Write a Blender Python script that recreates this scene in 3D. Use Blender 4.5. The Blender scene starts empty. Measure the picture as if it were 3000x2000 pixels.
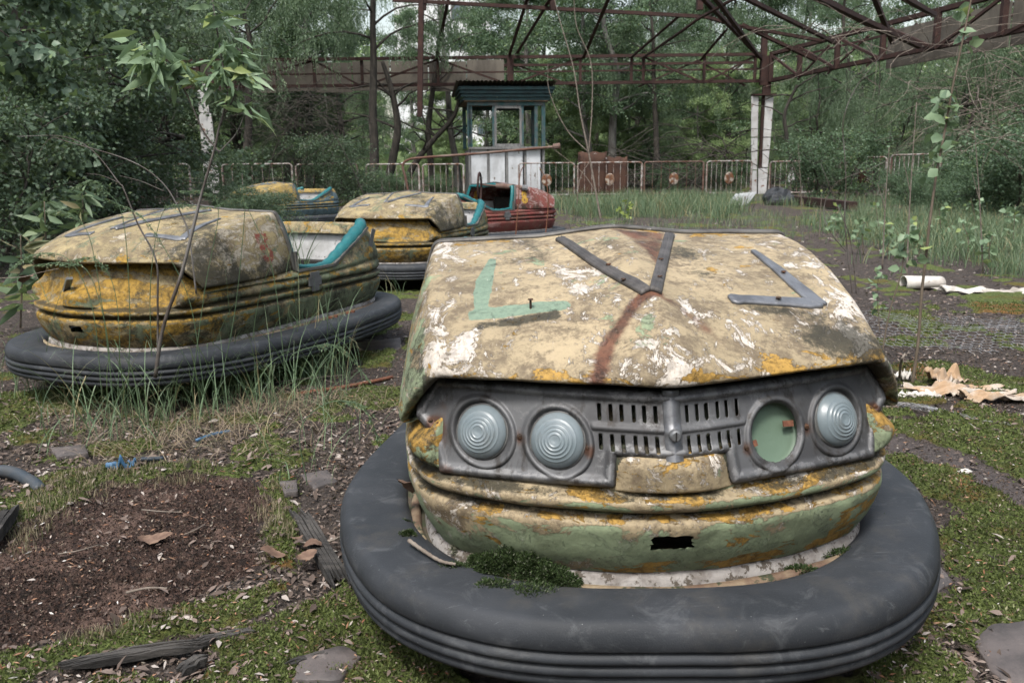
import bpy, math, random
import numpy as np
from mathutils import Vector, Matrix
from mathutils.bvhtree import BVHTree

random.seed(7)
RNG = np.random.default_rng(11)
SC = bpy.context.scene
COL = SC.collection

# ------------------------------------------------------------------ camera
F_PX, HOR, ROLL, EYE = 2454.0, 500.0, 0.0114, 0.906
PITCH = math.atan2(1000 - HOR, F_PX)
cam_data = bpy.data.cameras.new("camera")
cam = bpy.data.objects.new("camera", cam_data)
COL.objects.link(cam)
cam_data.sensor_width = 36.0
cam_data.lens = F_PX / 3000 * 36.0
cam_data.clip_start = 0.05
cam_data.clip_end = 2000
cam_data.dof.use_dof = True
cam_data.dof.focus_distance = 1.6
cam_data.dof.aperture_fstop = 14.0
cam.matrix_world = (Matrix.Translation((0, 0, EYE)) @ Matrix.Rotation(math.pi / 2 - PITCH, 4, 'X')
                    @ Matrix.Rotation(-ROLL, 4, 'Z'))
SC.camera = cam
SC.render.resolution_x, SC.render.resolution_y = 1024, 682

# ------------------------------------------------------------------ world and sun (overcast)
SUN_EL, SUN_ROT = math.radians(60), math.radians(200)
W = bpy.data.worlds.new("World")
SC.world = W
W.use_nodes = True
wn = W.node_tree
wn.nodes.clear()
sky = wn.nodes.new('ShaderNodeTexSky')
sky.sky_type = 'NISHITA'
sky.sun_disc = False
sky.sun_elevation = SUN_EL
sky.sun_rotation = SUN_ROT
sky.air_density = 1.6
sky.dust_density = 4.0
sky.ozone_density = 1.0
hsv = wn.nodes.new('ShaderNodeHueSaturation')
hsv.inputs['Saturation'].default_value = 0.62
hsv.inputs['Value'].default_value = 1.0
bg = wn.nodes.new('ShaderNodeBackground')
bg.inputs['Strength'].default_value = 0.15
wo = wn.nodes.new('ShaderNodeOutputWorld')
wn.links.new(sky.outputs[0], hsv.inputs['Color'])
wn.links.new(hsv.outputs[0], bg.inputs['Color'])
wn.links.new(bg.outputs[0], wo.inputs['Surface'])
sd = bpy.data.lights.new("sun", 'SUN')
sd.energy = 2.1
sd.angle = math.radians(11)
sd.color = (1.0, 0.975, 0.94)
sun = bpy.data.objects.new("sun", sd)
COL.objects.link(sun)
# the sky's sun stands at SUN_ROT clockwise from +Y
sdir = Vector((math.sin(SUN_ROT) * math.cos(SUN_EL), math.cos(SUN_ROT) * math.cos(SUN_EL), math.sin(SUN_EL)))
sun.rotation_euler = sdir.to_track_quat('Z', 'Y').to_euler()
SC.view_settings.view_transform = 'Standard'
SC.view_settings.look = 'None'
SC.view_settings.gamma = 1.0
SC.view_settings.exposure = 0.85
SC.cycles.max_bounces = 6
SC.cycles.diffuse_bounces = 3
SC.cycles.glossy_bounces = 2
SC.cycles.transmission_bounces = 3
SC.cycles.transparent_max_bounces = 4
SC.cycles.use_adaptive_sampling = True
SC.cycles.adaptive_threshold = 0.02


# ------------------------------------------------------------------ where a point of the photo lies in the place
def ray(px, py):
    x, y = px - 1500.0, 1000.0 - py
    c, s = math.cos(ROLL), math.sin(ROLL)
    xr, yr = x * c + y * s, -x * s + y * c
    t, ct, st = F_PX, math.cos(PITCH), math.sin(PITCH)
    return np.array([xr / t, ct + yr / t * st, -st + yr / t * ct])


def P(px, py, Y):
    d = ray(px, py)
    k = Y / d[1]
    return np.array([d[0] * k, Y, EYE + d[2] * k])


def G(px, py, z=0.0):
    d = ray(px, py)
    k = (z - EYE) / d[2]
    return np.array([d[0] * k, d[1] * k, z])


# ------------------------------------------------------------------ numpy noise
def _hash(i, j, seed):
    v = np.sin(i * 127.1 + j * 311.7 + seed * 74.7) * 43758.5453
    return v - np.floor(v)


def vnoise(x, y, seed=0):
    x = np.asarray(x, float); y = np.asarray(y, float)
    xi, yi = np.floor(x), np.floor(y)
    u, v = x - xi, y - yi
    u = u * u * (3 - 2 * u); v = v * v * (3 - 2 * v)
    a, b = _hash(xi, yi, seed), _hash(xi + 1, yi, seed)
    c, d = _hash(xi, yi + 1, seed), _hash(xi + 1, yi + 1, seed)
    return (a * (1 - u) + b * u) * (1 - v) + (c * (1 - u) + d * u) * v


def fbm(x, y, seed=0, oct=4):
    s, a, t = 0, 0.5, 0
    for o in range(oct):
        s = s + a * vnoise(np.asarray(x) * 2 ** o + 17.3 * o, np.asarray(y) * 2 ** o + 9.1 * o, seed + o)
        t += a; a *= 0.5
    return s / t


def sstep(a, b, x):
    t = np.clip((x - a) / (b - a), 0, 1)
    return t * t * (3 - 2 * t)


def poly_sdf(px, py, poly):
    """signed distance to a polygon, negative inside"""
    px = np.asarray(px, float); py = np.asarray(py, float)
    d = np.full(px.shape, 1e9); s = np.ones(px.shape)
    n = len(poly)
    for i in range(n):
        ax, ay = poly[i]; bx, by = poly[i - 1]
        ex, ey = bx - ax, by - ay
        wx, wy = px - ax, py - ay
        t = np.clip((wx * ex + wy * ey) / (ex * ex + ey * ey + 1e-12), 0, 1)
        d = np.minimum(d, (wx - ex * t) ** 2 + (wy - ey * t) ** 2)
        c1, c2, c3 = py >= ay, py < by, ex * wy > ey * wx
        flip = (c1 & c2 & c3) | (~c1 & ~c2 & ~c3)
        s = np.where(flip, -s, s)
    return s * np.sqrt(d)


def seg_dist(px, py, path):
    d = np.full(np.shape(px), 1e9)
    for (ax, ay), (bx, by) in zip(path[:-1], path[1:]):
        ex, ey = bx - ax, by - ay
        t = np.clip(((px - ax) * ex + (py - ay) * ey) / (ex * ex + ey * ey + 1e-12), 0, 1)
        d = np.minimum(d, np.hypot(px - ax - ex * t, py - ay - ey * t))
    return d


# ------------------------------------------------------------------ meshes
def mesh_data(name, V, F, mat=None, smooth=False, attrs=None):
    V = np.asarray(V, np.float32).reshape(-1, 3)
    me = bpy.data.meshes.new(name)
    if isinstance(F, np.ndarray):
        n, k = F.shape
        me.vertices.add(len(V)); me.vertices.foreach_set('co', V.ravel())
        me.loops.add(n * k); me.loops.foreach_set('vertex_index', F.astype(np.int32).ravel())
        me.polygons.add(n)
        me.polygons.foreach_set('loop_start', np.arange(0, n * k, k, dtype=np.int32))
        me.polygons.foreach_set('loop_total', np.full(n, k, np.int32))
        me.update(calc_edges=True)
        me.validate()
    else:
        me.from_pydata([tuple(map(float, v)) for v in V], [], F)
    if smooth:
        me.polygons.foreach_set('use_smooth', np.ones(len(me.polygons), bool))
    for k_, a in (attrs or {}).items():
        at = me.attributes.new(k_, 'FLOAT', 'POINT')
        at.data.foreach_set('value', np.asarray(a, np.float32))
    if mat is not None:
        me.materials.append(mat)
    return me


def link(name, me, parent=None, loc=None, rz=None, mat=None):
    o = bpy.data.objects.new(name, me)
    COL.objects.link(o)
    if parent is not None:
        o.parent = parent
    if loc is not None:
        o.location = loc
    if rz is not None:
        o.rotation_euler = (0, 0, rz)
    return o


def obj(name, V, F, mat=None, parent=None, smooth=False, attrs=None):
    return link(name, mesh_data(name, V, F, mat, smooth, attrs), parent)


def tag(o, label=None, cat=None, group=None, kind=None):
    if label: o['label'] = label
    if cat: o['category'] = cat
    if group: o['group'] = group
    if kind: o['kind'] = kind
    return o


def thing(name, label, cat, loc=(0, 0, 0), rz=0.0, group=None, rx=0.0, ry=0.0):
    o = bpy.data.objects.new(name, None)
    o.empty_display_size = 0.1
    COL.objects.link(o)
    o.location = loc
    o.rotation_euler = (rx, ry, rz)
    return tag(o, label, cat, group)


def dup(root, loc, rz=0.0, scale=1.0, label=None):
    r = root.copy(); COL.objects.link(r)
    r.location = loc; r.rotation_euler = (0, 0, rz)
    r.scale = (scale,) * 3 if not hasattr(scale, '__len__') else scale
    if label: r['label'] = label
    for ch in list(root.children):
        c = ch.copy(); COL.objects.link(c); c.parent = r
        for g in ch.children:
            d = g.copy(); COL.objects.link(d); d.parent = c
    return r


class MB:
    """collects shapes into one mesh"""
    def __init__(self):
        self.V = []; self.F = []; self.n = 0

    def add(self, V, F):
        V = np.asarray(V, float).reshape(-1, 3)
        self.V.append(V)
        for f in F:
            self.F.append([int(i) + self.n for i in f])
        self.n += len(V)
        return self

    def hexa(self, c8):
        return self.add(c8, [(0, 3, 2, 1), (4, 5, 6, 7), (0, 1, 5, 4), (1, 2, 6, 5), (2, 3, 7, 6), (3, 0, 4, 7)])

    def box(self, c, s, rz=0.0, R=None):
        h = np.array(s, float) / 2
        v = np.array([(-1, -1, -1), (1, -1, -1), (1, 1, -1), (-1, 1, -1), (-1, -1, 1), (1, -1, 1), (1, 1, 1), (-1, 1, 1)]) * h
        if R is None:
            R = np.array([[math.cos(rz), -math.sin(rz), 0], [math.sin(rz), math.cos(rz), 0], [0, 0, 1]])
        return self.hexa(v @ np.asarray(R).T + np.array(c, float))

    def beam(self, p, q, w, h=None, up=(0, 0, 1)):
        """rectangular bar from p to q"""
        h = h or w
        p = np.array(p, float); q = np.array(q, float)
        d = q - p; L = np.linalg.norm(d); d /= L
        s = np.cross(d, up)
        if np.linalg.norm(s) < 1e-4: s = np.cross(d, (0, 1, 0))
        s /= np.linalg.norm(s); u = np.cross(s, d)
        a = [(-1, -1), (1, -1), (1, 1), (-1, 1)]
        v = [p + s * x * w / 2 + u * y * h / 2 for x, y in a] + [q + s * x * w / 2 + u * y * h / 2 for x, y in a]
        return self.hexa(np.array(v))

    def angle(self, p, q, w, t=0.008, flip=1):
        """L-section steel angle from p to q"""
        p = np.array(p, float); q = np.array(q, float)
        d = (q - p) / np.linalg.norm(q - p)
        s = np.cross(d, (0, 0, 1.0))
        if np.linalg.norm(s) < 1e-4: s = np.array((1.0, 0, 0))
        s /= np.linalg.norm(s); u = np.cross(s, d)
        self.beam(p + u * (w / 2), q + u * (w / 2), t, w)
        self.beam(p + s * flip * (w / 2 + t / 2), q + s * flip * (w / 2 + t / 2), w, t)
        return self

    def tube(self, pts, rad, sides=8, cap=True, flat=None):
        V, F = tube(pts, rad, sides, cap)
        return self.add(V, F)

    def disc(self, c, r, axis=(0, 0, 1), th=0.01, sides=20, r2=None):
        a = np.array(axis, float); a /= np.linalg.norm(a)
        c = np.array(c, float)
        return self.tube([c - a * th / 2, c + a * th / 2], [r, r if r2 is None else r2], sides)

    def build(self, name, mat, parent=None, smooth=False):
        return obj(name, np.concatenate(self.V), self.F, mat, parent, smooth)


def tube(pts, rad, sides=8, cap=True):
    pts = np.asarray(pts, float); n = len(pts)
    rad = np.broadcast_to(np.asarray(rad, float), (n,))
    T = np.gradient(pts, axis=0); T /= np.linalg.norm(T, axis=1)[:, None] + 1e-12
    ref = np.array((0, 0, 1.0)) if abs(T[0][2]) < 0.9 else np.array((1.0, 0, 0))
    N = np.cross(T[0], ref); N /= np.linalg.norm(N)
    V = []
    ang = np.linspace(0, 2 * np.pi, sides, endpoint=False)
    for i in range(n):
        N = N - T[i] * np.dot(N, T[i]); N /= np.linalg.norm(N) + 1e-12
        B = np.cross(T[i], N)
        V.append(pts[i] + rad[i] * (np.cos(ang)[:, None] * N + np.sin(ang)[:, None] * B))
    V = np.concatenate(V)
    F = []
    for i in range(n - 1):
        for j in range(sides):
            a = i * sides + j; b = i * sides + (j + 1) % sides
            F.append((a, b, b + sides, a + sides))
    if cap:
        F.append(tuple(range(sides))[::-1]); F.append(tuple(range((n - 1) * sides, n * sides)))
    return V, F


def smooth_path(pts, n=20):
    """Catmull-Rom through the points"""
    p = np.asarray(pts, float)
    p = np.vstack([2 * p[0] - p[1], p, 2 * p[-1] - p[-2]])
    out = []
    for i in range(1, len(p) - 2):
        for t in np.linspace(0, 1, n, endpoint=False):
            a, b, c, d = p[i - 1], p[i], p[i + 1], p[i + 2]
            out.append(0.5 * ((2 * b) + (c - a) * t + (2 * a - 5 * b + 4 * c - d) * t * t + (3 * b - a - 3 * c + d) * t ** 3))
    out.append(p[-2])
    return np.array(out)


def bspline(pts, n=8):
    """uniform cubic B-spline of control points, ends reached (as a subdivided border does)"""
    p = np.asarray(pts, float)
    p = np.vstack([2 * p[0] - p[1], p, 2 * p[-1] - p[-2]])
    out = []
    for i in range(len(p) - 3):
        for t in np.linspace(0, 1, n, endpoint=False):
            b0 = (1 - t) ** 3 / 6; b1 = (3 * t ** 3 - 6 * t * t + 4) / 6; b2 = (-3 * t ** 3 + 3 * t * t + 3 * t + 1) / 6; b3 = t ** 3 / 6
            out.append(b0 * p[i] + b1 * p[i + 1] + b2 * p[i + 2] + b3 * p[i + 3])
    out.append(p[-2])
    return np.array(out)


def grid_faces(nr, nc, closed=False):
    i, j = np.meshgrid(np.arange(nr - 1), np.arange(nc if closed else nc - 1), indexing='ij')
    j2 = (j + 1) % nc
    return np.stack([i * nc + j, i * nc + j2, (i + 1) * nc + j2, (i + 1) * nc + j], -1).reshape(-1, 4)


def subdivide(V, F, level):
    """Catmull-Clark, returned as arrays"""
    me = mesh_data("cage", V, np.asarray(F))
    o = bpy.data.objects.new("cage", me); COL.objects.link(o)
    m = o.modifiers.new("s", 'SUBSURF'); m.levels = level; m.render_levels = level; m.use_limit_surface = True
    dg = bpy.context.evaluated_depsgraph_get()
    ev = o.evaluated_get(dg); em = ev.to_mesh()
    Vo = np.zeros(len(em.vertices) * 3, np.float32); em.vertices.foreach_get('co', Vo)
    Fo = np.zeros(len(em.polygons) * 4, np.int32); em.loops.foreach_get('vertex_index', Fo)
    No = np.zeros(len(em.vertices) * 3, np.float32); em.vertices.foreach_get('normal', No)
    ev.to_mesh_clear()
    bpy.data.objects.remove(o); bpy.data.meshes.remove(me)
    return Vo.reshape(-1, 3).astype(float), Fo.reshape(-1, 4), No.reshape(-1, 3).astype(float)


# ------------------------------------------------------------------ material helper
class NT:
    def __init__(self, name):
        self.m = bpy.data.materials.new(name)
        self.m.use_nodes = True
        self.t = self.m.node_tree
        self.t.nodes.clear()
        self.co = self.t.nodes.new('ShaderNodeTexCoord')

    def set(self, sock, v):
        if isinstance(v, bpy.types.NodeSocket):
            self.t.links.new(v, sock)
        elif v is not None:
            if hasattr(v, '__len__') and len(v) == 3 and len(sock.default_value) == 4:
                v = (*v, 1)
            sock.default_value = v

    def node(self, typ, ins=None, **props):
        n = self.t.nodes.new(typ)
        for k, v in props.items(): setattr(n, k, v)
        for k, v in (ins or {}).items(): self.set(n.inputs[k], v)
        return n

    def obj(self): return self.co.outputs['Object']

    def map(self, vec, scale=(1, 1, 1), loc=(0, 0, 0), rot=(0, 0, 0)):
        return self.node('ShaderNodeMapping', {0: vec, 1: loc, 2: rot, 3: scale}).outputs[0]

    def noise(self, scale, detail=5, rough=0.55, vec=None, dist=0.0):
        return self.node('ShaderNodeTexNoise', {'Vector': vec if vec is not None else self.obj(), 'Scale': scale, 'Detail': detail,
                                                'Roughness': rough, 'Distortion': dist}).outputs['Fac']

    def voro(self, scale, vec=None, out='Distance', feature='F1'):
        n = self.node('ShaderNodeTexVoronoi', {'Vector': vec if vec is not None else self.obj(), 'Scale': scale}, feature=feature)
        return n.outputs[out]

    def m2(self, op, a, b=None, c=None, clamp=False):
        n = self.t.nodes.new('ShaderNodeMath'); n.operation = op; n.use_clamp = clamp
        self.set(n.inputs[0], a)
        if b is not None: self.set(n.inputs[1], b)
        if c is not None: self.set(n.inputs[2], c)
        return n.outputs[0]

    def step(self, f, a, b, lo=0.0, hi=1.0):
        n = self.node('ShaderNodeMapRange', {0: f, 1: a, 2: b, 3: lo, 4: hi}, interpolation_type='SMOOTHSTEP')
        n.clamp = True
        return n.outputs[0]

    def mix(self, f, a, b, mode='MIX'):
        n = self.t.nodes.new('ShaderNodeMix'); n.data_type = 'RGBA'; n.blend_type = mode
        self.set(n.inputs[0], f); self.set(n.inputs[6], a); self.set(n.inputs[7], b)
        return n.outputs[2]

    def attr(self, name): return self.node('ShaderNodeAttribute', attribute_name=name).outputs['Fac']

    def bump(self, h, dist=0.002, strength=1.0, normal=None):
        n = self.node('ShaderNodeBump', {'Height': h, 'Distance': dist, 'Strength': strength})
        if normal is not None: self.set(n.inputs['Normal'], normal)
        return n.outputs[0]

    def done(self, color, rough=0.6, metal=0.0, normal=None, spec=0.5, extra=None):
        b = self.node('ShaderNodeBsdfPrincipled', {'Base Color': color, 'Roughness': rough, 'Metallic': metal})
        b.inputs['Specular IOR Level'].default_value = spec
        if normal is not None: self.set(b.inputs['Normal'], normal)
        for k, v in (extra or {}).items(): self.set(b.inputs[k], v)
        o = self.t.nodes.new('ShaderNodeOutputMaterial')
        self.t.links.new(b.outputs[0], o.inputs[0])
        self.bsdf = b
        return self.m


def leaf_mat(name, c1, c2, c3=None, trans=0.35, rough=0.5):
    """leaf colours vary by the tint stored on each leaf"""
    n = NT(name)
    t = n.attr('tint')
    col = n.mix(t, c1, c2)
    if c3 is not None:
        col = n.mix(n.step(t, 0.86, 0.95), col, c3)
    d = n.node('ShaderNodeBsdfPrincipled', {'Base Color': col, 'Roughness': rough})
    d.inputs['Specular IOR Level'].default_value = 0.25
    tr = n.node('ShaderNodeBsdfTranslucent', {'Color': n.mix(0.5, col, (0.14, 0.2, 0.04))})
    mx = n.node('ShaderNodeMixShader', {0: trans, 1: d.outputs[0], 2: tr.outputs[0]})
    o = n.t.nodes.new('ShaderNodeOutputMaterial')
    n.t.links.new(mx.outputs[0], o.inputs[0])
    return n.m
# ------------------------------------------------------------------ materials
M = {}


def paint(name, base1, base2, under, chip, pale, white_t=0.62, green_t=0.6, mold_t=0.62, chip_t=0.66, dirt=0.6):
    """old fibreglass paint: top coat, undercoats showing in flakes, mould and rust.
    Attributes on the mesh say where each kind of wear is found; noise gives it its edge."""
    n = NT(name)
    v = n.obj()
    vs = n.map(v, (1.0, 0.55, 1.0))
    big = n.noise(4, 6, 0.6)
    col = n.mix(n.step(big, 0.36, 0.66), base1, base2)
    # film of brown dirt, cloudy and speckled
    cloud = n.noise(9, 10, 0.74, vec=n.map(v, (1, 1.3, 1), (2, 2, 2)), dist=0.4)
    fine = n.noise(70, 8, 0.8)
    df = n.m2('ADD', n.m2('MULTIPLY', cloud, 0.6), n.m2('MULTIPLY', fine, 0.4))
    dm = n.step(df, 0.45, 0.585, 0, dirt)
    col = n.mix(dm, col, n.mix(fine, (0.06, 0.046, 0.030), (0.17, 0.13, 0.085)))
    # pale undercoat, in ragged torn flakes
    f1 = n.noise(19, 12, 0.8, vec=vs, dist=0.6)
    wa = n.m2('ADD', f1, n.m2('MULTIPLY', n.attr('white'), 0.085))
    wm = n.step(wa, white_t, white_t + 0.012)
    wl = n.step(n.noise(90, 5, 0.7, vec=n.map(v, (2.5, 0.5, 1), rot=(0, 0, 0.5))), 0.42, 0.6)
    wcol = n.mix(n.step(n.noise(38, 8, 0.75), 0.42, 0.64), pale, tuple(c * 0.55 for c in pale))
    wcol = n.mix(n.m2('MULTIPLY', wl, 0.3), wcol, tuple(c * 0.6 for c in base1))
    col = n.mix(wm, col, wcol)
    rim = n.m2('MULTIPLY', n.step(wa, white_t - 0.02, white_t), n.m2('SUBTRACT', 1.0, wm))
    col = n.mix(n.m2('MULTIPLY', rim, 0.45), col, (0.12, 0.085, 0.05))
    # green undercoat
    f2 = n.noise(6, 12, 0.72, vec=n.map(v, (1, 1, 1.7), (3, 1, 2)), dist=0.6)
    ga = n.m2('ADD', f2, n.m2('MULTIPLY', n.attr('green'), 0.24))
    gm = n.step(ga, green_t, green_t + 0.03)
    gcol = n.mix(n.step(n.noise(16, 8, 0.7), 0.38, 0.62), under, tuple(c * 0.62 for c in under))
    col = n.mix(n.m2('MULTIPLY', gm, 0.92), col, gcol)
    # ochre flakes
    f3 = n.noise(10, 12, 0.72, vec=n.map(v, (1, 1, 2.6), (7, 4, 5)), dist=0.5)
    ca = n.m2('ADD', f3, n.m2('MULTIPLY', n.attr('chip'), 0.16))
    cm = n.step(ca, chip_t, chip_t + 0.012)
    col = n.mix(cm, col, n.mix(n.step(n.noise(45, 7, 0.75), 0.42, 0.62), chip, tuple(c * 0.45 for c in chip)))
    # rust wash
    rn = n.noise(24, 10, 0.75, dist=0.3)
    ra = n.m2('ADD', n.attr('rust'), n.m2('MULTIPLY', n.m2('SUBTRACT', rn, 0.5), 1.5))
    rm = n.step(ra, 0.25, 0.95, 0, 0.92)
    col = n.mix(rm, col, n.mix(n.step(n.noise(20, 9, 0.75), 0.35, 0.65), (0.028, 0.012, 0.008), (0.13, 0.048, 0.026)))
    # painted figure or bare undercoat
    fm = n.step(n.m2('ADD', n.attr('figure'), n.m2('MULTIPLY', n.m2('SUBTRACT', n.noise(28, 8, 0.72), 0.5), 1.5)), 0.40, 0.47)
    fig = M['_figure']
    col = n.mix(n.m2('MULTIPLY', fm, 0.93), col, n.mix(n.step(fine, 0.4, 0.7), fig, tuple(c * 0.7 for c in fig)))
    # mould, black and speckled, clotted in the low places
    mn = n.noise(85, 9, 0.85)
    mb = n.noise(7, 9, 0.72, vec=n.map(v, (1, 1, 1), (1, 9, 3)), dist=0.3)
    ma = n.m2('ADD', n.m2('ADD', n.m2('MULTIPLY', mb, 0.60), n.m2('MULTIPLY', mn, 0.40)), n.m2('MULTIPLY', n.attr('mold'), 0.20))
    mm = n.step(ma, mold_t, mold_t + 0.10, 0, 0.88)
    col = n.mix(mm, col, (0.024, 0.023, 0.015))
    sp = n.step(n.voro(120, vec=n.map(v, (1, 1.6, 1))), 0.0, 0.16, 1, 0)
    sp = n.m2('MULTIPLY', sp, n.step(n.noise(8, 5, 0.6, vec=n.map(v, loc=(5, 5, 5))), 0.42, 0.6))
    col = n.mix(n.m2('MULTIPLY', sp, 0.7), col, (0.045, 0.035, 0.024))
    pit = n.step(n.voro(36, vec=n.map(v, (1.4, 2.4, 1), (9, 3, 1))), 0.0, 0.085, 1, 0)
    col = n.mix(n.m2('MULTIPLY', pit, 0.7), col, (0.06, 0.04, 0.025))
    # fine scratches
    sc = n.noise(34, 7, 0.75, vec=n.map(v, (7, 0.5, 1), rot=(0, 0, 0.75)))
    col = n.mix(n.step(sc, 0.64, 0.68, 0, 0.55), col, pale)
    sc2 = n.noise(30, 7, 0.75, vec=n.map(v, (0.5, 7, 1), rot=(0, 0, 0.3)))
    col = n.mix(n.step(sc2, 0.66, 0.7, 0, 0.45), col, tuple(c * 0.8 for c in pale))
    h = n.m2('ADD', n.m2('MULTIPLY', wm, -0.6), n.m2('MULTIPLY', gm, -0.5))
    h = n.m2('ADD', h, n.m2('MULTIPLY', cm, -0.7))
    h = n.m2('ADD', h, n.m2('MULTIPLY', n.noise(130, 7, 0.75), 0.9))
    h = n.m2('ADD', h, n.m2('MULTIPLY', pit, -1.0))
    nb = n.bump(h, 0.0014, 1.0)
    nb = n.bump(n.noise(14, 6, 0.6), 0.007, 0.6, nb)
    ro = n.m2('ADD', 0.52, n.m2('MULTIPLY', fine, 0.3))
    return n.done(col, ro, 0.0, nb, spec=0.3)


M['_figure'] = (0.155, 0.225, 0.165)
M['paint_front'] = paint('weathered_cream_paint', (0.35, 0.28, 0.175), (0.26, 0.21, 0.13), (0.25, 0.31, 0.19), (0.36, 0.215, 0.05),
                         (0.55, 0.50, 0.44), white_t=0.545, green_t=0.60, mold_t=0.54, chip_t=0.64, dirt=0.95)
M['_figure'] = (0.22, 0.05, 0.035)
M['paint_left'] = paint('weathered_yellow_paint', (0.33, 0.265, 0.14), (0.23, 0.185, 0.10), (0.15, 0.18, 0.11), (0.33, 0.20, 0.035),
                        (0.44, 0.39, 0.31), white_t=0.565, green_t=0.56, mold_t=0.52, chip_t=0.63, dirt=0.85)
M['_figure'] = (0.55, 0.33, 0.05)
M['paint_red'] = paint('faded_red_paint', (0.20, 0.05, 0.042), (0.13, 0.034, 0.032), (0.34, 0.18, 0.16), (0.1, 0.03, 0.03),
                       (0.40, 0.29, 0.27), white_t=0.57, green_t=0.6, mold_t=0.60, chip_t=0.7, dirt=0.5)
M['_figure'] = (0.1, 0.2, 0.3)
M['paint_blue'] = paint('faded_yellow_and_blue_paint', (0.36, 0.25, 0.07), (0.25, 0.18, 0.06), (0.08, 0.14, 0.17), (0.4, 0.25, 0.03),
                        (0.4, 0.35, 0.27), white_t=0.62, green_t=0.54, mold_t=0.56, dirt=0.7)


def simple(name, c1, c2, scale=8, rough=0.6, metal=0.0, bump=0.001, bs=60, lo=0.4, hi=0.65, spec=0.4, stretch=(1, 1, 1), c3=None, t3=0.62):
    n = NT(name)
    v = n.map(n.obj(), stretch)
    col = n.mix(n.step(n.noise(scale, 8, 0.65, vec=v), lo, hi), c1, c2)
    if c3 is not None:
        col = n.mix(n.step(n.noise(scale * 2.3, 8, 0.7, vec=n.map(v, loc=(4, 2, 7))), t3, t3 + 0.04), col, c3)
    return n.done(col, rough, metal, n.bump(n.noise(bs, 6, 0.65, vec=v), bump, 0.8), spec)


# rubber: dark, slightly dusty, with scuffs
n = NT('black_rubber')
g1 = n.noise(7, 6, 0.6)
g2 = n.noise(420, 3, 0.6)
col = n.mix(n.step(g1, 0.35, 0.7), (0.021, 0.024, 0.028), (0.033, 0.0365, 0.042))
col = n.mix(n.step(g2, 0.6, 0.75, 0, 0.35), col, (0.09, 0.095, 0.1))
scr = n.noise(14, 8, 0.72, vec=n.map(n.obj(), (1, 1, 1), rot=(0.2, 0.1, 0.8)), dist=0.8)
col = n.mix(n.step(scr, 0.52, 0.70, 0, 0.30), col, (0.13, 0.135, 0.14))
mud = n.noise(5, 9, 0.72, vec=n.map(n.obj(), loc=(3, 3, 1)))
col = n.mix(n.step(mud, 0.52, 0.66, 0, 0.35), col, (0.065, 0.06, 0.052))
str_ = n.noise(40, 5, 0.7, vec=n.map(n.obj(), (0.25, 3.0, 1), rot=(0, 0, 0.5)))
col = n.mix(n.step(str_, 0.62, 0.70, 0, 0.25), col, (0.15, 0.155, 0.16))
sp = n.step(n.voro(34), 0.0, 0.05, 1, 0)
col = n.mix(n.m2('MULTIPLY', sp, 0.5), col, (0.3, 0.3, 0.29))
# earth splashed on the lower wall
z = n.node('ShaderNodeSeparateXYZ', {0: n.obj()}).outputs[2]
low = n.m2('ADD', n.step(z, 0.085, 0.15, 0.5, 0), n.m2('MULTIPLY', n.m2('SUBTRACT', n.noise(30, 8, 0.7), 0.5), 1.2))
col = n.mix(n.step(low, 0.42, 0.6, 0, 0.7), col, (0.06, 0.05, 0.035))
nb = n.bump(n.noise(380, 3, 0.6), 0.0006, 0.6)
nb = n.bump(n.noise(9, 3, 0.5), 0.006, 0.35, nb)
M['rubber'] = n.done(col, n.m2('ADD', 0.54, n.m2('MULTIPLY', g1, 0.25)), 0, nb, 0.3)

# zinc sheet of the lamp panel
n = NT('dull_zinc_sheet')
v = n.obj()
c = n.mix(n.step(n.noise(6, 6, 0.6), 0.35, 0.68), (0.070, 0.070, 0.072), (0.125, 0.127, 0.131))
drip = n.noise(9, 7, 0.65, vec=n.map(v, (3.4, 3.4, 0.5)))
c = n.mix(n.step(drip, 0.50, 0.64, 0, 0.85), c, (0.038, 0.033, 0.029))
c = n.mix(n.step(n.noise(22, 9, 0.78, vec=n.map(v, loc=(4, 4, 4))), 0.55, 0.66, 0, 0.5), c, (0.24, 0.24, 0.24))
c = n.mix(n.step(n.m2('ADD', n.noise(40, 7, 0.7), n.m2('MULTIPLY', n.attr('edge'), 0.16)), 0.62, 0.72, 0, 0.45), c, (0.26, 0.26, 0.26))
ru = n.m2('ADD', n.attr('rust'), n.m2('MULTIPLY', n.m2('SUBTRACT', n.noise(45, 6, 0.7), 0.5), 0.8))
c = n.mix(n.step(ru, 0.28, 0.8, 0, 0.9), c, (0.075, 0.034, 0.019))
M['zinc'] = n.done(c, n.m2('ADD', 0.46, n.m2('MULTIPLY', n.noise(14, 6, 0.65), 0.3)), 0.55,
                   n.bump(n.noise(160, 5, 0.7), 0.0006, 0.6), 0.5)

n = NT('ribbed_pale_lamp_glass')
c = n.mix(n.step(n.noise(18, 5, 0.6), 0.4, 0.7), (0.14, 0.172, 0.186), (0.178, 0.21, 0.225))
c = n.mix(n.step(n.m2('ADD', n.attr('edge'), n.m2('MULTIPLY', n.m2('SUBTRACT', n.noise(60, 7, 0.75), 0.5), 1.2)), 0.3, 1.0, 0, 0.75), c, (0.07, 0.06, 0.05))  # rim grime, with edge occlusion painted into the glass colour
c = n.mix(n.step(n.noise(30, 9, 0.75, vec=n.map(n.obj(), (1, 1, 0.35))), 0.52, 0.68, 0, 0.45), c, (0.11, 0.115, 0.11))
c = n.mix(n.m2('MULTIPLY', n.step(n.voro(110), 0.0, 0.12, 1, 0), 0.5), c, (0.06, 0.06, 0.055))
M['lens'] = n.done(c, 0.33, 0.0, n.bump(n.noise(90, 4, 0.6), 0.0003, 0.5), 0.5)

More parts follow.
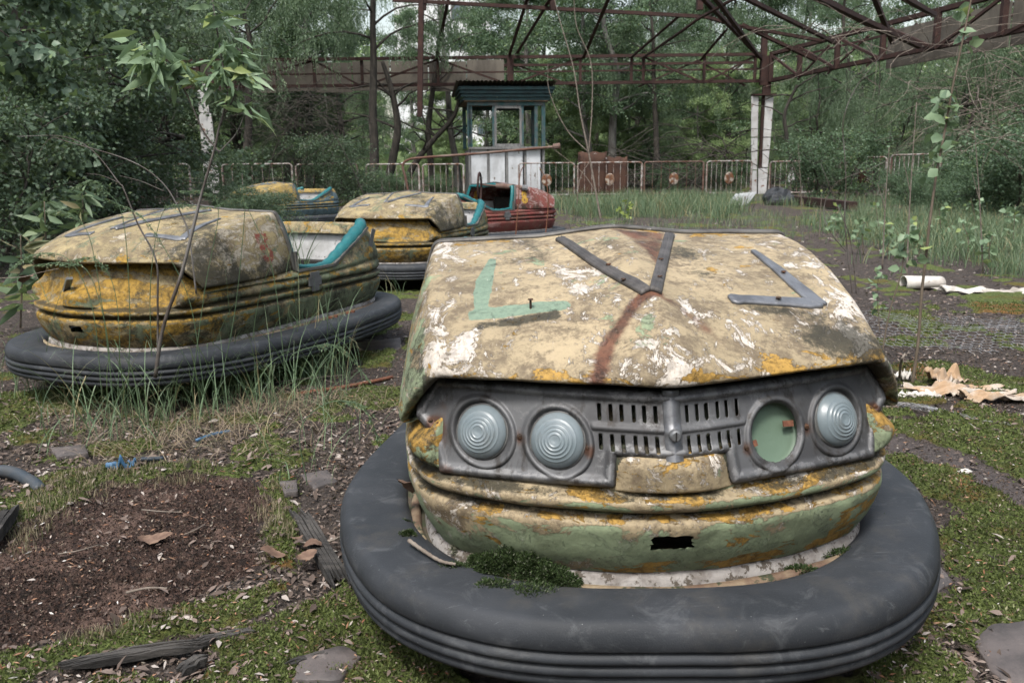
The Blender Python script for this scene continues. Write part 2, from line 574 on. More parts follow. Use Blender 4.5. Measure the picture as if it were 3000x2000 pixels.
M['trim'] = simple('grey_weathered_trim', (0.12, 0.115, 0.105), (0.06, 0.055, 0.05), 14, 0.55, 0.25, 0.0008, 90, c3=(0.3, 0.29, 0.27))
M['alu'] = simple('scuffed_aluminium', (0.20, 0.205, 0.215), (0.12, 0.122, 0.128), 18, 0.45, 0.6, 0.0008, 120, c3=(0.11, 0.1, 0.09))
M['strip'] = simple('dark_scratched_strip', (0.045, 0.041, 0.038), (0.08, 0.073, 0.068), 20, 0.6, 0.1, 0.001, 110, c3=(0.28, 0.27, 0.25), t3=0.68)
M['wood_white'] = simple('peeling_white_wood', (0.32, 0.30, 0.28), (0.15, 0.13, 0.115), 16, 0.85, 0, 0.004, 60, c3=(0.085, 0.07, 0.055), t3=0.53)
M['wood_ring'] = simple('flat_cream_hoop', (0.24, 0.19, 0.12), (0.10, 0.06, 0.04), 7, 0.8, 0, 0.003, 60, c3=(0.035, 0.04, 0.02), t3=0.54)
M['screw'] = simple('rusty_screw', (0.04, 0.028, 0.02), (0.11, 0.05, 0.025), 90, 0.7, 0.4, 0.0005, 200)
M['bolt'] = simple('rusty_bolt', (0.13, 0.05, 0.03), (0.2, 0.09, 0.05), 90, 0.8, 0.2, 0.0005, 200)
M['deck'] = simple('dirty_deck', (0.07, 0.055, 0.04), (0.04, 0.05, 0.025), 25, 0.9, 0, 0.004, 50)
M['liner'] = simple('scuffed_white_liner', (0.5, 0.5, 0.5), (0.36, 0.36, 0.35), 9, 0.6, 0, 0.002, 50, c3=(0.08, 0.07, 0.06), t3=0.61)
M['teal'] = simple('teal_leatherette', (0.008, 0.115, 0.12), (0.006, 0.08, 0.088), 6, 0.42, 0, 0.003, 30, spec=0.5)
M['dark'] = simple('dark_interior', (0.015, 0.014, 0.013), (0.03, 0.027, 0.023), 9, 0.9)
M['dome'] = simple('dusty_green_backing', (0.105, 0.155, 0.11), (0.075, 0.115, 0.082), 7, 0.55, 0, 0.001, 60, c3=(0.04, 0.04, 0.025), t3=0.66)
M['steel'] = simple('rusted_steel', (0.026, 0.012, 0.010), (0.046, 0.021, 0.016), 5, 0.85, 0.1, 0.003, 40, c3=(0.035, 0.02, 0.016), t3=0.56)
M['rust_sheet'] = simple('rusted_sheet', (0.062, 0.030, 0.019), (0.035, 0.017, 0.012), 2.6, 0.85, 0.1, 0.002, 30, c3=(0.28, 0.27, 0.26), t3=0.64)
M['white_rust'] = simple('white_paint_with_rust', (0.50, 0.50, 0.50), (0.40, 0.39, 0.38), 3, 0.6, 0, 0.002, 40, c3=(0.17, 0.065, 0.03), t3=0.60)
M['fence'] = simple('flaking_white_tube', (0.36, 0.35, 0.33), (0.13, 0.06, 0.035), 5, 0.75, 0, 0.002, 50, c3=(0.09, 0.035, 0.02), t3=0.56)
M['rust_bars'] = simple('rust_brown_tube', (0.09, 0.04, 0.026), (0.15, 0.11, 0.09), 5, 0.8, 0, 0.002, 50)
M['disc_rust'] = simple('rust_eaten_disc', (0.38, 0.34, 0.29), (0.14, 0.062, 0.028), 5.5, 0.75, 0, 0.002, 60, lo=0.42, hi=0.55)
M['fascia'] = simple('stained_cement_board', (0.13, 0.115, 0.094), (0.075, 0.066, 0.055), 1.8, 0.9, 0, 0.004, 25, stretch=(1, 1, 0.35), c3=(0.08, 0.07, 0.055), t3=0.62)
M['booth_white'] = simple('pale_booth_panel', (0.52, 0.54, 0.56), (0.38, 0.39, 0.4), 2.5, 0.7, 0, 0.002, 20, stretch=(1, 1, 0.5), c3=(0.16, 0.14, 0.12), t3=0.6)
M['booth_grey'] = simple('grey_weathered_wood', (0.19, 0.19, 0.185), (0.1, 0.1, 0.1), 5, 0.85, 0, 0.003, 40, stretch=(3, 3, 0.6))
M['booth_teal'] = simple('dark_teal_wood', (0.005, 0.028, 0.032), (0.003, 0.014, 0.017), 4, 0.7, 0, 0.003, 40)
M['booth_frame'] = simple('faded_teal_wood', (0.025, 0.075, 0.08), (0.09, 0.095, 0.095), 4, 0.75, 0, 0.003, 40)
M['roof_wood'] = simple('old_roof_board', (0.2, 0.14, 0.09), (0.1, 0.075, 0.055), 5, 0.85, 0, 0.003, 40)
M['bark_dark'] = simple('dark_bark', (0.028, 0.025, 0.021), (0.06, 0.052, 0.043), 9, 0.95, 0, 0.01, 16, stretch=(1, 1, 0.3))
M['bark_grey'] = simple('grey_bark', (0.17, 0.165, 0.15), (0.08, 0.075, 0.068), 5, 0.9, 0, 0.008, 16, stretch=(1, 1, 0.4), c3=(0.04, 0.035, 0.03), t3=0.6)
M['twig'] = simple('dry_twig', (0.13, 0.105, 0.085), (0.21, 0.18, 0.15), 20, 0.9, 0, 0.001, 90)
M['stem'] = simple('sapling_bark', (0.05, 0.038, 0.03), (0.16, 0.15, 0.14), 3.5, 0.8, 0, 0.001, 90, c3=(0.03, 0.022, 0.018), t3=0.58)
M['stem_brown'] = simple('brown_sapling_bark', (0.10, 0.078, 0.055), (0.15, 0.12, 0.09), 12, 0.8, 0, 0.001, 90)
M['plank'] = simple('rotten_plank', (0.014, 0.013, 0.012), (0.06, 0.055, 0.05), 7, 0.9, 0, 0.004, 60, stretch=(0.5, 3, 3))
M['cloth'] = simple('stiff_brown_hide', (0.33, 0.22, 0.13), (0.40, 0.37, 0.33), 5, 0.85, 0, 0.003, 60, c3=(0.13, 0.10, 0.08), t3=0.6)
M['rag'] = simple('dirty_white_cloth', (0.50, 0.48, 0.44), (0.33, 0.30, 0.27), 7, 0.9, 0, 0.003, 60, c3=(0.14, 0.12, 0.10), t3=0.62)
M['blue_plastic'] = simple('faded_blue_plastic', (0.045, 0.12, 0.22), (0.03, 0.07, 0.12), 12, 0.45, 0, 0.001, 60)
M['hose'] = simple('blue_grey_hose', (0.03, 0.042, 0.055), (0.05, 0.055, 0.06), 12, 0.55, 0, 0.001, 60)
M['wire'] = simple('galvanised_wire', (0.27, 0.28, 0.29), (0.18, 0.17, 0.16), 20, 0.55, 0.3, 0.0002, 60)
M['wire_dark'] = simple('dark_wire', (0.035, 0.03, 0.026), (0.07, 0.06, 0.055), 20, 0.7, 0.2, 0.0002, 60)
M['dead_leaf'] = simple('dry_brown_leaf', (0.11, 0.066, 0.046), (0.20, 0.13, 0.09), 25, 0.8, 0, 0.001, 90)
M['building'] = simple('pale_panel_wall', (0.66, 0.67, 0.68), (0.58, 0.59, 0.6), 0.4, 0.8, 0, 0.001, 9)
M['pane'] = simple('dark_window_glass', (0.07, 0.09, 0.11), (0.1, 0.13, 0.15), 0.6, 0.2)
M['slate'] = simple('damp_floor_plate', (0.10, 0.085, 0.08), (0.055, 0.048, 0.046), 9, 0.6, 0, 0.003, 50, c3=(0.15, 0.13, 0.12))
M['label_grey'] = simple('grey_metal_clasp', (0.16, 0.165, 0.17), (0.1, 0.1, 0.1), 12, 0.55, 0.4, 0.001, 70)

M['moss'] = leaf_mat('moss_leaves', (0.028, 0.038, 0.011), (0.156, 0.194, 0.060), (0.312, 0.300, 0.188), 0.25, 0.7)
M['moss_dark'] = leaf_mat('dark_moss_leaves', (0.014, 0.026, 0.008), (0.04, 0.065, 0.018), (0.12, 0.13, 0.09), 0.1, 0.8)
M['lichen'] = leaf_mat('grey_lichen', (0.10, 0.10, 0.075), (0.20, 0.20, 0.14), None, 0.1, 0.9)
M['stalks'] = leaf_mat('dry_moss_stalks', (0.16, 0.13, 0.08), (0.30, 0.26, 0.18), (0.09, 0.11, 0.05), 0.2, 0.8)
M['litter'] = leaf_mat('leaf_litter_colours', (0.05, 0.036, 0.029), (0.22, 0.17, 0.145), (0.36, 0.32, 0.29), 0.1, 0.85)
M['grass'] = leaf_mat('grass_blades', (0.068, 0.109, 0.064), (0.19, 0.26, 0.15), (0.33, 0.28, 0.16), 0.35, 0.45)
M['grass_near'] = leaf_mat('near_grass_blades', (0.083, 0.131, 0.075), (0.21, 0.30, 0.17), (0.36, 0.31, 0.18), 0.3, 0.4)
M['broad'] = leaf_mat('broad_leaves', (0.045, 0.077, 0.046), (0.169, 0.256, 0.156), (0.225, 0.312, 0.125), 0.38, 0.42)  # dark end lowered: shaded gaps of the crowns painted into the leaves
M['shade'] = leaf_mat('leaves_painted_shaded', (0.037, 0.057, 0.035), (0.128, 0.189, 0.119), (0.162, 0.230, 0.081), 0.3, 0.45)  # darker leaf copy with the shade of the left side painted in
M['willow'] = leaf_mat('willow_leaves', (0.071, 0.112, 0.071), (0.240, 0.336, 0.210), (0.336, 0.420, 0.264), 0.45, 0.45)  # dark end deepened too, painting shade between the hanging sprays
M['light'] = leaf_mat('leaves_painted_sunlit', (0.22, 0.32, 0.15), (0.36, 0.46, 0.24), (0.42, 0.50, 0.24), 0.55, 0.5)  # paler leaf copy, sunlight on the far trees painted into the green
M['sap'] = leaf_mat('sapling_leaves', (0.137, 0.210, 0.126), (0.242, 0.336, 0.200), (0.284, 0.347, 0.126), 0.35, 0.4)
M['yellowgreen'] = leaf_mat('yellow_green_leaves', (0.24, 0.32, 0.08), (0.34, 0.4, 0.13), None, 0.4, 0.5)
M['broad_near'] = leaf_mat('big_broad_leaves', (0.066, 0.103, 0.070), (0.231, 0.319, 0.220), (0.220, 0.308, 0.121), 0.35, 0.4)  # brighter leaf copy, colour lifted to offset shadow on the near crown
M['straw'] = leaf_mat('dry_straw', (0.16, 0.12, 0.08), (0.33, 0.27, 0.19), (0.11, 0.15, 0.07), 0.2, 0.7)
# ------------------------------------------------------------------ bumper cars
# local axes: x across (right as you face the nose), -y forward (the nose), z up
PLAN = [(0, .835), (.085, .827), (.105, .824), (.21, .800), (.315, .762), (.375, .730), (.408, .706), (.445, .655), (.470, .57), (.482, .45),
        (.488, .30), (.488, .12), (.487, -.02), (.485, -.16), (.477, -.33), (.462, -.49), (.43, -.60), (.36, -.69), (.22, -.745), (0, -.765)]
NREC = 6           # the first columns lie behind the lamp panel


def mask_l(w, h):
    return .813 - (np.abs(w) / .43) ** 1.3 * .150 + (.50 - h) * .40


def warp(V):
    """design units -> metres measured on the photo"""
    V = np.array(V, float).reshape(-1, 3)
    V[:, 0] *= .972
    V[:, 1] = 1.08 * V[:, 1] + .04
    V[:, 2] = np.interp(V[:, 2], [0, .2, .255, .362, .374, .41, .433, .50, .60, .624, .80, 1.2], [.03, .215, .262, .357, .373, .396, .413, .476, .577, .600, .773, 1.17])
    return V


def wp(w, y):
    return np.array((w * .972, 1.08 * y + .04))


def wobj(name, V, F, mat=None, parent=None, smooth=False, attrs=None):
    return obj(name, warp(V), F, mat, parent, smooth, attrs)


def wbuild(mb, name, mat, parent, smooth=False):
    return wobj(name, np.concatenate(mb.V), mb.F, mat, parent, smooth)


def plan_normals():
    p = np.array(PLAN); q = np.vstack([[-p[1][0], p[1][1]], p, [-p[-2][0], p[-2][1]]])
    t = q[2:] - q[:-2]
    n = np.stack([-t[:, 1], t[:, 0]], 1)
    n /= np.linalg.norm(n, axis=1)[:, None]
    # outward
    s = np.sign((n * (p + np.array([[0.0, 0.0001]]))).sum(1)); s[s == 0] = 1
    return n * s[:, None]


def tub_point(k, r):
    """row r of the wall of column k, in (w, l, h)"""
    (w, l), nrm = PLAN[k], PN[k]
    front = sstep(-.1, .5, l)
    base = [(.040, .255), (.030, .272), (.014, .305), (.004, .342), (.0, .358), (.000, .3675), (.003, .3725), (.020, .377), (.022, .385),
            (.009, .394), (.000, .403), (-.003, .414), (-.002, .4245), (.003, .4285), (.018, .433)]
    if r < len(base):
        off, h = base[r]
        if k >= 8:                      # shallower grooves along the sides
            off = off * (0.75 if r > 4 else 1.0)
        return w - nrm[0] * off, l - nrm[1] * off, h
    r -= len(base)
    if k < NREC:
        # floor of the recess, then up behind the lamp panel
        hh = [.438, .441, .447, .470, .497, .507, .545, .590, .615][r]
        if k <= 1:
            off = [.018, .006, .004, .004, .006, None, None, None, None][r]
            if off is not None:
                return w, l - off, hh
        if r == 0:
            return w - nrm[0] * .024, l - nrm[1] * .024, hh - .002
        if r == 1:
            f = .35
            return w, l - .03 - f * .0, hh
        return w, float(mask_l(w, hh)) - .026, hh
    if k == NREC:
        hh = [.438, .445, .462, .485, .503, .522, .545, .590, .615][r]
        off = [.018, .002, -.012, -.016, -.010, .012, .05, .06, .07][r]
        return w - nrm[0] * off, l - nrm[1] * off, hh
    rim = .535 if l > .1 else None
    hh = np.array([.438, .446, .460, .478, .484, .490, .500, .512, .53])
    off = np.array([.022, .006, .000, .006, .020, .004, .008, .016, .035])
    if k == NREC + 1:
        off = np.array([.018, .0, -.012, -.016, -.012, .0, .012, .035, .05])
    if l <= .12:
        top = np.interp(l, [-.60, -.50, -.17, .12], [.668, .668, .512, .512])
        hh = np.array([.438, .446, .458, .472, .478, .484, .490, .497, .50])
        f = (top - .50)
        hh = hh + f * np.array([0, 0, .02, .06, .10, .2, .5, .85, 1.0])
        off = np.array([.018, .004, .0, .004, .014, .003, .004, .010, .018]) + np.array([0, 0, 0, 0, 0, 0, .3, .7, 1.0]) * f * .32
    return w - nrm[0] * off[r], l - nrm[1] * off[r], float(hh[r])


PN = plan_normals()
NROW = 24


def tub_cage():
    nk = len(PLAN)
    cols = [(k, 1) for k in range(nk)] + [(k, -1) for k in range(nk - 2, 0, -1)]
    V = []
    for r in range(NROW):
        for k, s in cols:
            w, l, h = tub_point(k, r)
            V.append((s * w, -l, h))
    F = grid_faces(NROW, len(cols), closed=True)
    return np.array(V), F


# rows of the hood shell: crest, centre, bottom
HROWS = [  # (crest w,l,h), (centre l,h), (bottom w,l,h)
    ((.417, .150, .779), (.185, .800), (.462, .098, .520)),
    ((.419, .165, .781), (.200, .802), (.465, .120, .520)),
    ((.423, .270, .769), (.320, .790), (.480, .220, .517)),
    ((.421, .400, .747), (.460, .771), (.488, .350, .515)),
    ((.414, .520, .714), (.600, .742), (.489, .460, .514)),
    ((.405, .620, .672), (.715, .696), (.484, .555, .514)),
    ((.398, .682, .640), (.780, .652), (.477, .612, .514)),
    ((.394, .697, .624), (.802, .629), (.473, .630, .514)),
    ((.392, .699, .615), (.807, .618), (.471, .635, .512)),
    ((.390, .693, .608), (.801, .610), (.466, .632, .512)),
    ((.388, .665, .605), (.772, .606), (.452, .615, .516)),
    ((.386, .620, .606), (.730, .606), (.440, .585, .520)),
]
SFR = [0, .07, .16, .26, .40, .56, .72, .86, .95]


def hood_cage():
    V = []
    half = []
    for i, (c, m, b) in enumerate(HROWS):
        cw, cl, ch = c
        row = []
        t = i / 7.0
        for s in SFR:
            w = cw * s
            l = m[0] + (cl - m[0]) * (s ** 1.15)
            h = m[1] + (ch - m[1]) * s
            if i <= 7:
                # raised spine between the headlamps, valleys beside it, dished panels outside
                u = l
                wid = np.interp(u, [.2, .60, .64, .82], [.30, .03, .035, .26])   # half width (fraction of cw) of the raised wedge
                k = np.exp(-(s / max(wid, .05)) ** 2)
                amp = np.interp(u, [.18, .3, .6, .66, .74, .82], [.006, .012, .006, .010, .017, .004])
                h += amp * k
                vall = np.exp(-((s - wid - .10) / .10) ** 2)
                h -= np.interp(u, [.2, .6, .72, .8], [.004, .010, .013, .003]) * vall
                h -= .010 * math.sin(math.pi * min(1, s)) * np.interp(u, [.2, .35, .7, .8], [.25, 1, .8, 0])
            row.append((w, l, h))
        row.append((cw, cl, ch))
        bw, bl, bh = b
        for f, bulge in ((.08, .004), (.30, .012), (.60, .012), (.86, .004), (1.0, 0)):
            w = cw + (bw - cw) * f; l = cl + (bl - cl) * f; h = ch + (bh - ch) * f
            if i >= 9: bulge *= .2
            row.append((w + bulge, l, h + bulge * .25))
        # turned in under the bottom edge
        row.append((bw - .012, bl - .002, bh - .006))
        row.append((bw - .040, bl - .006, bh + .004))
        half.append(row)
    nc = len(half[0])
    for row in half:
        for p in reversed(row[1:]):
            V.append((-p[0], -p[1], p[2]))
        for p in row:
            V.append((p[0], -p[1], p[2]))
    return np.array(V), grid_faces(len(half), 2 * nc - 1)


TUB = {}
HOOD = {}


def tub_geo(level):
    if level not in TUB: TUB[level] = subdivide(*tub_cage(), level)
    return TUB[level]


def hood_geo(level):
    if level not in HOOD: HOOD[level] = subdivide(*hood_cage(), level)
    return HOOD[level]


def rear_edge_path(off=0.0, lift=0.0):
    """the line of the hood's rear edge, from one side's opening to the other"""
    V, F = hood_cage(); nc = len(SFR) + 6 + 2
    row = V[:2 * nc - 1 - 0][:2 * (len(SFR) + 8) - 1]
    row = row[2:-2]
    return warp(bspline(row, 6))


def bumper_plan(off, n=220):
    """closed plan curve of the bumper, off metres in from its outer face"""
    a, bf, br = .638 - off, .978 - off, .965 - off
    out = []
    for t in np.linspace(0, 2 * math.pi, n, endpoint=False):
        c, s = math.cos(t), math.sin(t)
        if c >= 0:
            e = 2 / 2.85
            l = .02 + (bf - .02) * abs(c) ** e
        else:
            e = 2 / 2.85
            l = .02 - (br + .02) * abs(c) ** e
        w = a * math.copysign(abs(s) ** e, s)
        out.append((w, -l))
    return np.array(out)


BUMP_SEC_OLD = [(.150, .165), (.150, .200), (.146, .214), (.134, .224), (.118, .2285), (.060, .2295), (.030, .2285), (.015, .2245), (.006, .215), (.001, .202),
            (.000, .194), (.002, .189), (.0085, .1865), (.0095, .183), (.003, .1795), (-.002, .175), (-.003, .168), (.001, .1625), (.009, .159),
            (.0095, .155), (.004, .1515), (-.001, .146), (-.002, .138), (.002, .1325), (.011, .129), (.012, .124), (.006, .119), (.003, .110),
            (.006, .096), (.018, .086), (.05, .082), (.13, .082)]


BUMP_SEC = [(.140, .200), (.140, .232), (.136, .246), (.124, .254), (.110, .258), (.060, .2590), (.028, .2588), (.019, .2575), (.0125, .253), (.0045, .241),
            (.0015, .230), (.001, .216), (.003, .2125), (.0085, .210), (.0088, .2075), (.002, .2045), (-.001, .200), (-.001, .195), (.002, .191), (.0085, .189), (.0088, .1865),
            (.003, .1835), (.0005, .179), (.0005, .174), (.004, .170), (.0105, .168), (.011, .1655), (.0065, .162), (.006, .155), (.012, .147), (.03, .142), (.06, .140), (.13, .140)]


def ring_mesh(section, n=220, wob=0.0, planf=bumper_plan):
    rows = [planf(o, n) for o, h in section]
    V = np.concatenate([np.column_stack([r, np.full(n, section[i][1])]) for i, r in enumerate(rows)])
    if wob:
        V[:, 2] += (fbm(V[:, 0] * 3, V[:, 1] * 3, 4) - .5) * wob
    return V, grid_faces(len(section), n, closed=True)


def body_plan(off, n=200):
    p = np.array(PLAN)
    pts = np.vstack([p, np.column_stack([-p[-2:0:-1, 0], p[-2:0:-1, 1]])])
    nn = np.vstack([PN, np.column_stack([-PN[-2:0:-1, 0], PN[-2:0:-1, 1]])])
    q = (pts - nn * off) * (.972, 1.08) - (0, .04)
    closed = np.vstack([q, q[:1]])
    d = np.concatenate([[0], np.cumsum(np.linalg.norm(np.diff(closed, axis=0), axis=1))])
    s = np.linspace(0, d[-1], n, endpoint=False)
    x = np.interp(s, d, closed[:, 0]); y = np.interp(s, d, closed[:, 1])
    for _ in range(6):
        x = (np.roll(x, 1) + 2 * x + np.roll(x, -1)) / 4; y = (np.roll(y, 1) + 2 * y + np.roll(y, -1)) / 4
    return np.column_stack([x, -y])


def drape_strip(bvh, path, widths, thick, name, mat, parent, lift=.0015, nacross=4, rib=0.0, edge=.6):
    """a metal strip laid over the hood along a plan path"""
    path = np.asarray(path, float) * (.972, 1.08) + (0, .04)
    n = len(path)
    widths = np.broadcast_to(widths, (n,))
    T = np.gradient(path, axis=0); T /= np.linalg.norm(T, axis=1)[:, None]
    Nn = np.column_stack([-T[:, 1], T[:, 0]])
    top, bot = [], []
    us = np.linspace(-1, 1, nacross * 2 + 1)
    for i in range(n):
        for u in us:
            q = path[i] + Nn[i] * u * widths[i] / 2
            hit = bvh.ray_cast(Vector((q[0], q[1], 2)), Vector((0, 0, -1)))[0]
            z = hit.z if hit else .60
            zz = z + lift + thick * (1 - (abs(u) ** 6) * (1 - edge)) + (rib if abs(abs(u) - .35) < .13 else 0)
            top.append((q[0], q[1], zz)); bot.append((q[0], q[1], z - .002))
    m = len(us)
    V = np.array(top + bot)
    F = grid_faces(n, m).tolist()
    B = n * m
    F += [(a + B, d + B, c + B, b + B) for a, b, c, d in grid_faces(n, m)]
    for i in range(n - 1):
        a = i * m; F.append((a, a + m, a + m + B, a + B)); a = i * m + m - 1; F.append((a + m, a, a + B, a + m + B))
    for j in range(m - 1):
        F.append((j, j + B, j + 1 + B, j + 1)); a = (n - 1) * m + j; F.append((a, a + 1, a + 1 + B, a + B))
    return obj(name, V, F, mat, parent, True)


# the strip letter on each side of the hood, in (w, l) of the right side
LET_BAR = [(.153, .600), (.20, .5935), (.25, .589), (.30, .586), (.335, .588)]
LET_ARM = [(.328, .588), (.313, .53), (.302, .46), (.294, .40), (.287, .342)]


def letter_mark(bvh, side, mat, parent):
    bar = np.array(LET_BAR) * (side, -1); arm = np.array(LET_ARM) * (side, -1)
    t = np.linspace(0, 1, 24)
    rs = lambda p: np.column_stack([np.interp(t, np.linspace(0, 1, len(p)), p[:, k]) for k in (0, 1)])
    b = rs(bar); a = rs(arm)
    wb = np.interp(t, [0, .06, .12, .5, .8, 1], [.020, .036, .024, .026, .032, .012])
    wa = np.interp(t, [0, .1, .5, 1], [.036, .032, .024, .013])
    o = drape_strip(bvh, b, wb, .0035, 'letter_bar', mat, parent, .003)
    o2 = drape_strip(bvh, a, wa, .0035, 'letter_arm', mat, parent, .0032)
    return o, o2


def attrs_hood(V, N, st):
    w, l, h = V[:, 0], -V[:, 1], V[:, 2]
    z = np.zeros(len(V))
    side = sstep(.40, .43, np.abs(w)) * sstep(.66, .60, h + 0 * w) + sstep(.41, .435, np.abs(w))
    side = np.clip(side, 0, 1)
    a = {k: z.copy() for k in ('white', 'green', 'chip', 'rust', 'mold', 'figure')}
    edge = np.exp(-((h - .62) / .018) ** 2) * (np.abs(w) < .41)
    a['chip'] += (.75 if st == 'front' else .35) * edge
    crest = np.exp(-((np.abs(w) - .40) / .035) ** 2)
    a['white'] += .45 * crest * (h > .6)
    if st == 'front':
        blob = lambda x, y, r, k: k * np.exp(-(((w - x) ** 2 + (l - y) ** 2) / r ** 2))
        a['white'] += blob(.0, .76, .09, 1.1) + blob(-.12, .60, .08, .6) + blob(-.08, .50, .07, .8) + blob(.36, .56, .10, .8) + blob(.38, .68, .06, .6)
        a['white'] += blob(-.35, .66, .09, .9) + blob(-.20, .44, .06, .5) + blob(.15, .66, .05, .5) + blob(.25, .26, .08, .5) + blob(-.30, .24, .12, .5)
        a['white'] -= .3 + .5 * blob(-.25, .52, .10, 1) + .4 * blob(.24, .56, .10, 1)
        # rust: a streak from the tip of the V down to the left, a fainter one right, a wash inside the V
        pth = [(.0, .615), (-.035, .645), (-.075, .69), (-.105, .735), (-.125, .785)]
        d = seg_dist(w, l, pth)
        a['rust'] += np.clip(1.25 - d / .021, 0, 1.1) * (h > .6)
        d = seg_dist(w, l, [(.0, .615), (.05, .655), (.10, .72)])
        a['rust'] += np.clip(.62 - d / .05, 0, .6)
        s = poly_sdf(w, l, [(-.015, .20), (.125, .215), (.045, .50), (.02, .33)])
        a['rust'] += sstep(.018, -.02, s) * .85
        a['rust'] += blob(-.14, .30, .03, .35) + blob(-.05, .55, .03, .4)
        # where the left letter came off: bare undercoat
        L = [(-.336, .597), (-.336, .572), (-.325, .568), (-.328, .50), (-.318, .44), (-.292, .335), (-.278, .345), (-.286, .43), (-.292, .50), (-.300, .565), (-.20, .575),
             (-.150, .583), (-.143, .600), (-.165, .612), (-.24, .604)]
        s = poly_sdf(w, l, L)
        a['figure'] += sstep(.005, -.005, s) * 1.0
        s2 = seg_dist(w, l, [(-.315, .617), (-.18, .622)])
        a['mold'] += np.clip(1.3 - s2 / .014, 0, 1) * 1.0
        a['chip'] += np.clip(1.3 - s2 / .014, 0, 1) * .8
        a['mold'] += .8 * np.exp(-((w - .34) ** 2 / .10 ** 2 + (l - .68) ** 2 / .045 ** 2)) + .7 * np.exp(-((w - .24) ** 2 / .1 ** 2 + (l - .615) ** 2 / .016 ** 2))
        a['mold'] += blob(.10, .36, .07, .5) + blob(-.07, .36, .07, .45) + blob(.13, .50, .05, .5)
        a['green'] += side * .42 * sstep(.2, .5, l) + .25 * side
        a['chip'] += side * .50
        a['white'] += side * .30
        a['mold'] += side * .25 + sstep(.18, .14, l) * .3 + .9 * sstep(.612, .606, h) * (np.abs(w) < .42)  # the underside of the lip is darkened too
        a['chip'] += sstep(.26, .2, l) * .5
    else:
        a['white'] += side * (.55 if st != 'red' else .2) + .3 * fbm(w * 6, l * 6, 5) - .15
        a['mold'] += .35 * sstep(.45, .65, fbm(w * 7 + 3, l * 5, 9)) + side * sstep(.60, .54, h) * .5 + 1.0 * sstep(.612, .606, h) * (np.abs(w) < .42)  # lower flank and lip underside are darkened
        if st == 'left' or st == 'middle':
            # brush-painted figure on each flank
            q = poly_sdf(l, h, [(.325, .70), (.27, .705), (.235, .68), (.265, .655), (.24, .62), (.225, .585), (.26, .565), (.315, .585), (.31, .62), (.33, .65)])
            q2 = np.hypot((l - .272) / 1.0, (h - .615)) - .012
            q3 = np.hypot((l - .282) / 1.0, (h - .678)) - .010
            q = np.maximum(q, -np.minimum(q2, q3))
            if st == 'left':
                a['figure'] += sstep(.006, -.006, q) * side * .50
            else:
                a['rust'] += side * .45 * np.exp(-((l - .38) / .1) ** 2)
        if st == 'red':
            # the yellow eight
            d1 = np.abs(np.hypot((l - .245) / .85, h - .674) - .024) - .012
            d2 = np.abs(np.hypot((l - .245) / .85, h - .616) - .028) - .012
            q = np.minimum(d1, d2)
            a['figure'] += sstep(.004, -.004, q) * side * 1.3
            a['white'] += .25
    return a


def attrs_tub(V, N, st):
    w, l, h = V[:, 0], -V[:, 1], V[:, 2]
    a = {k: np.zeros(len(V)) for k in ('white', 'green', 'chip', 'rust', 'mold', 'figure')}
    up = N[:, 2]
    # ledges keep their colour, the faces below show the green undercoat; grooves hold dirt
    ledge = np.clip(up, 0, 1)
    a['green'] += .55 - 1.0 * ledge
    a['chip'] += .6 * ledge + .32
    groove = np.exp(-((h - .384) / .011) ** 2) + np.exp(-((h - .432) / .007) ** 2)
    a['mold'] += .75 * groove + .35 * np.clip(-up, 0, 1)  # downward faces are darkened as well
    if st == 'front':
        a['white'] += .1 * ledge - .2
        a['mold'] += .45 * np.exp(-(((w + .35) / .12) ** 2)) * (h > .37) - .16 + .2 * (h > .43) * (np.abs(w) > .38)
        a['mold'] -= .7 * sstep(.37, .34, h)
        a['white'] += .3 * sstep(.37, .34, h) * sstep(.55, .45, fbm(w * 5, h * 8, 3)) + .1 * ledge
        a['green'] += .3 * sstep(.36, .30, h) + .20 * sstep(.1, .4, w)
        a['chip'] += .55 * sstep(.30, .27, h) * (w > -.15) + .5 * (np.abs(w) > .38) * (h > .44) * (l > .55)
        # recess behind the lamps is bare green
        rec = (h > .45) * (np.abs(w) < .40) * (l > .5) * (l < .80)
        a['green'] += rec * 1.0
        a['mold'] -= rec * .3 - rec * (np.abs(w) < .15) * 2.2  # recess turns nearly black behind the middle slots
        blk = (h > .44) * (np.abs(w) < .10) * (l > .78)
        a['green'] -= blk * .6
    else:
        a['green'] += .25 * sstep(.3, -.1, l) - .35 * sstep(.45, .62, l)
        a['chip'] += .45 * sstep(.35, .6, l)
        a['mold'] += .12
        a['white'] -= .2
    if st == 'red':
        a['green'] -= .6; a['white'] += .2 * ledge
    return a


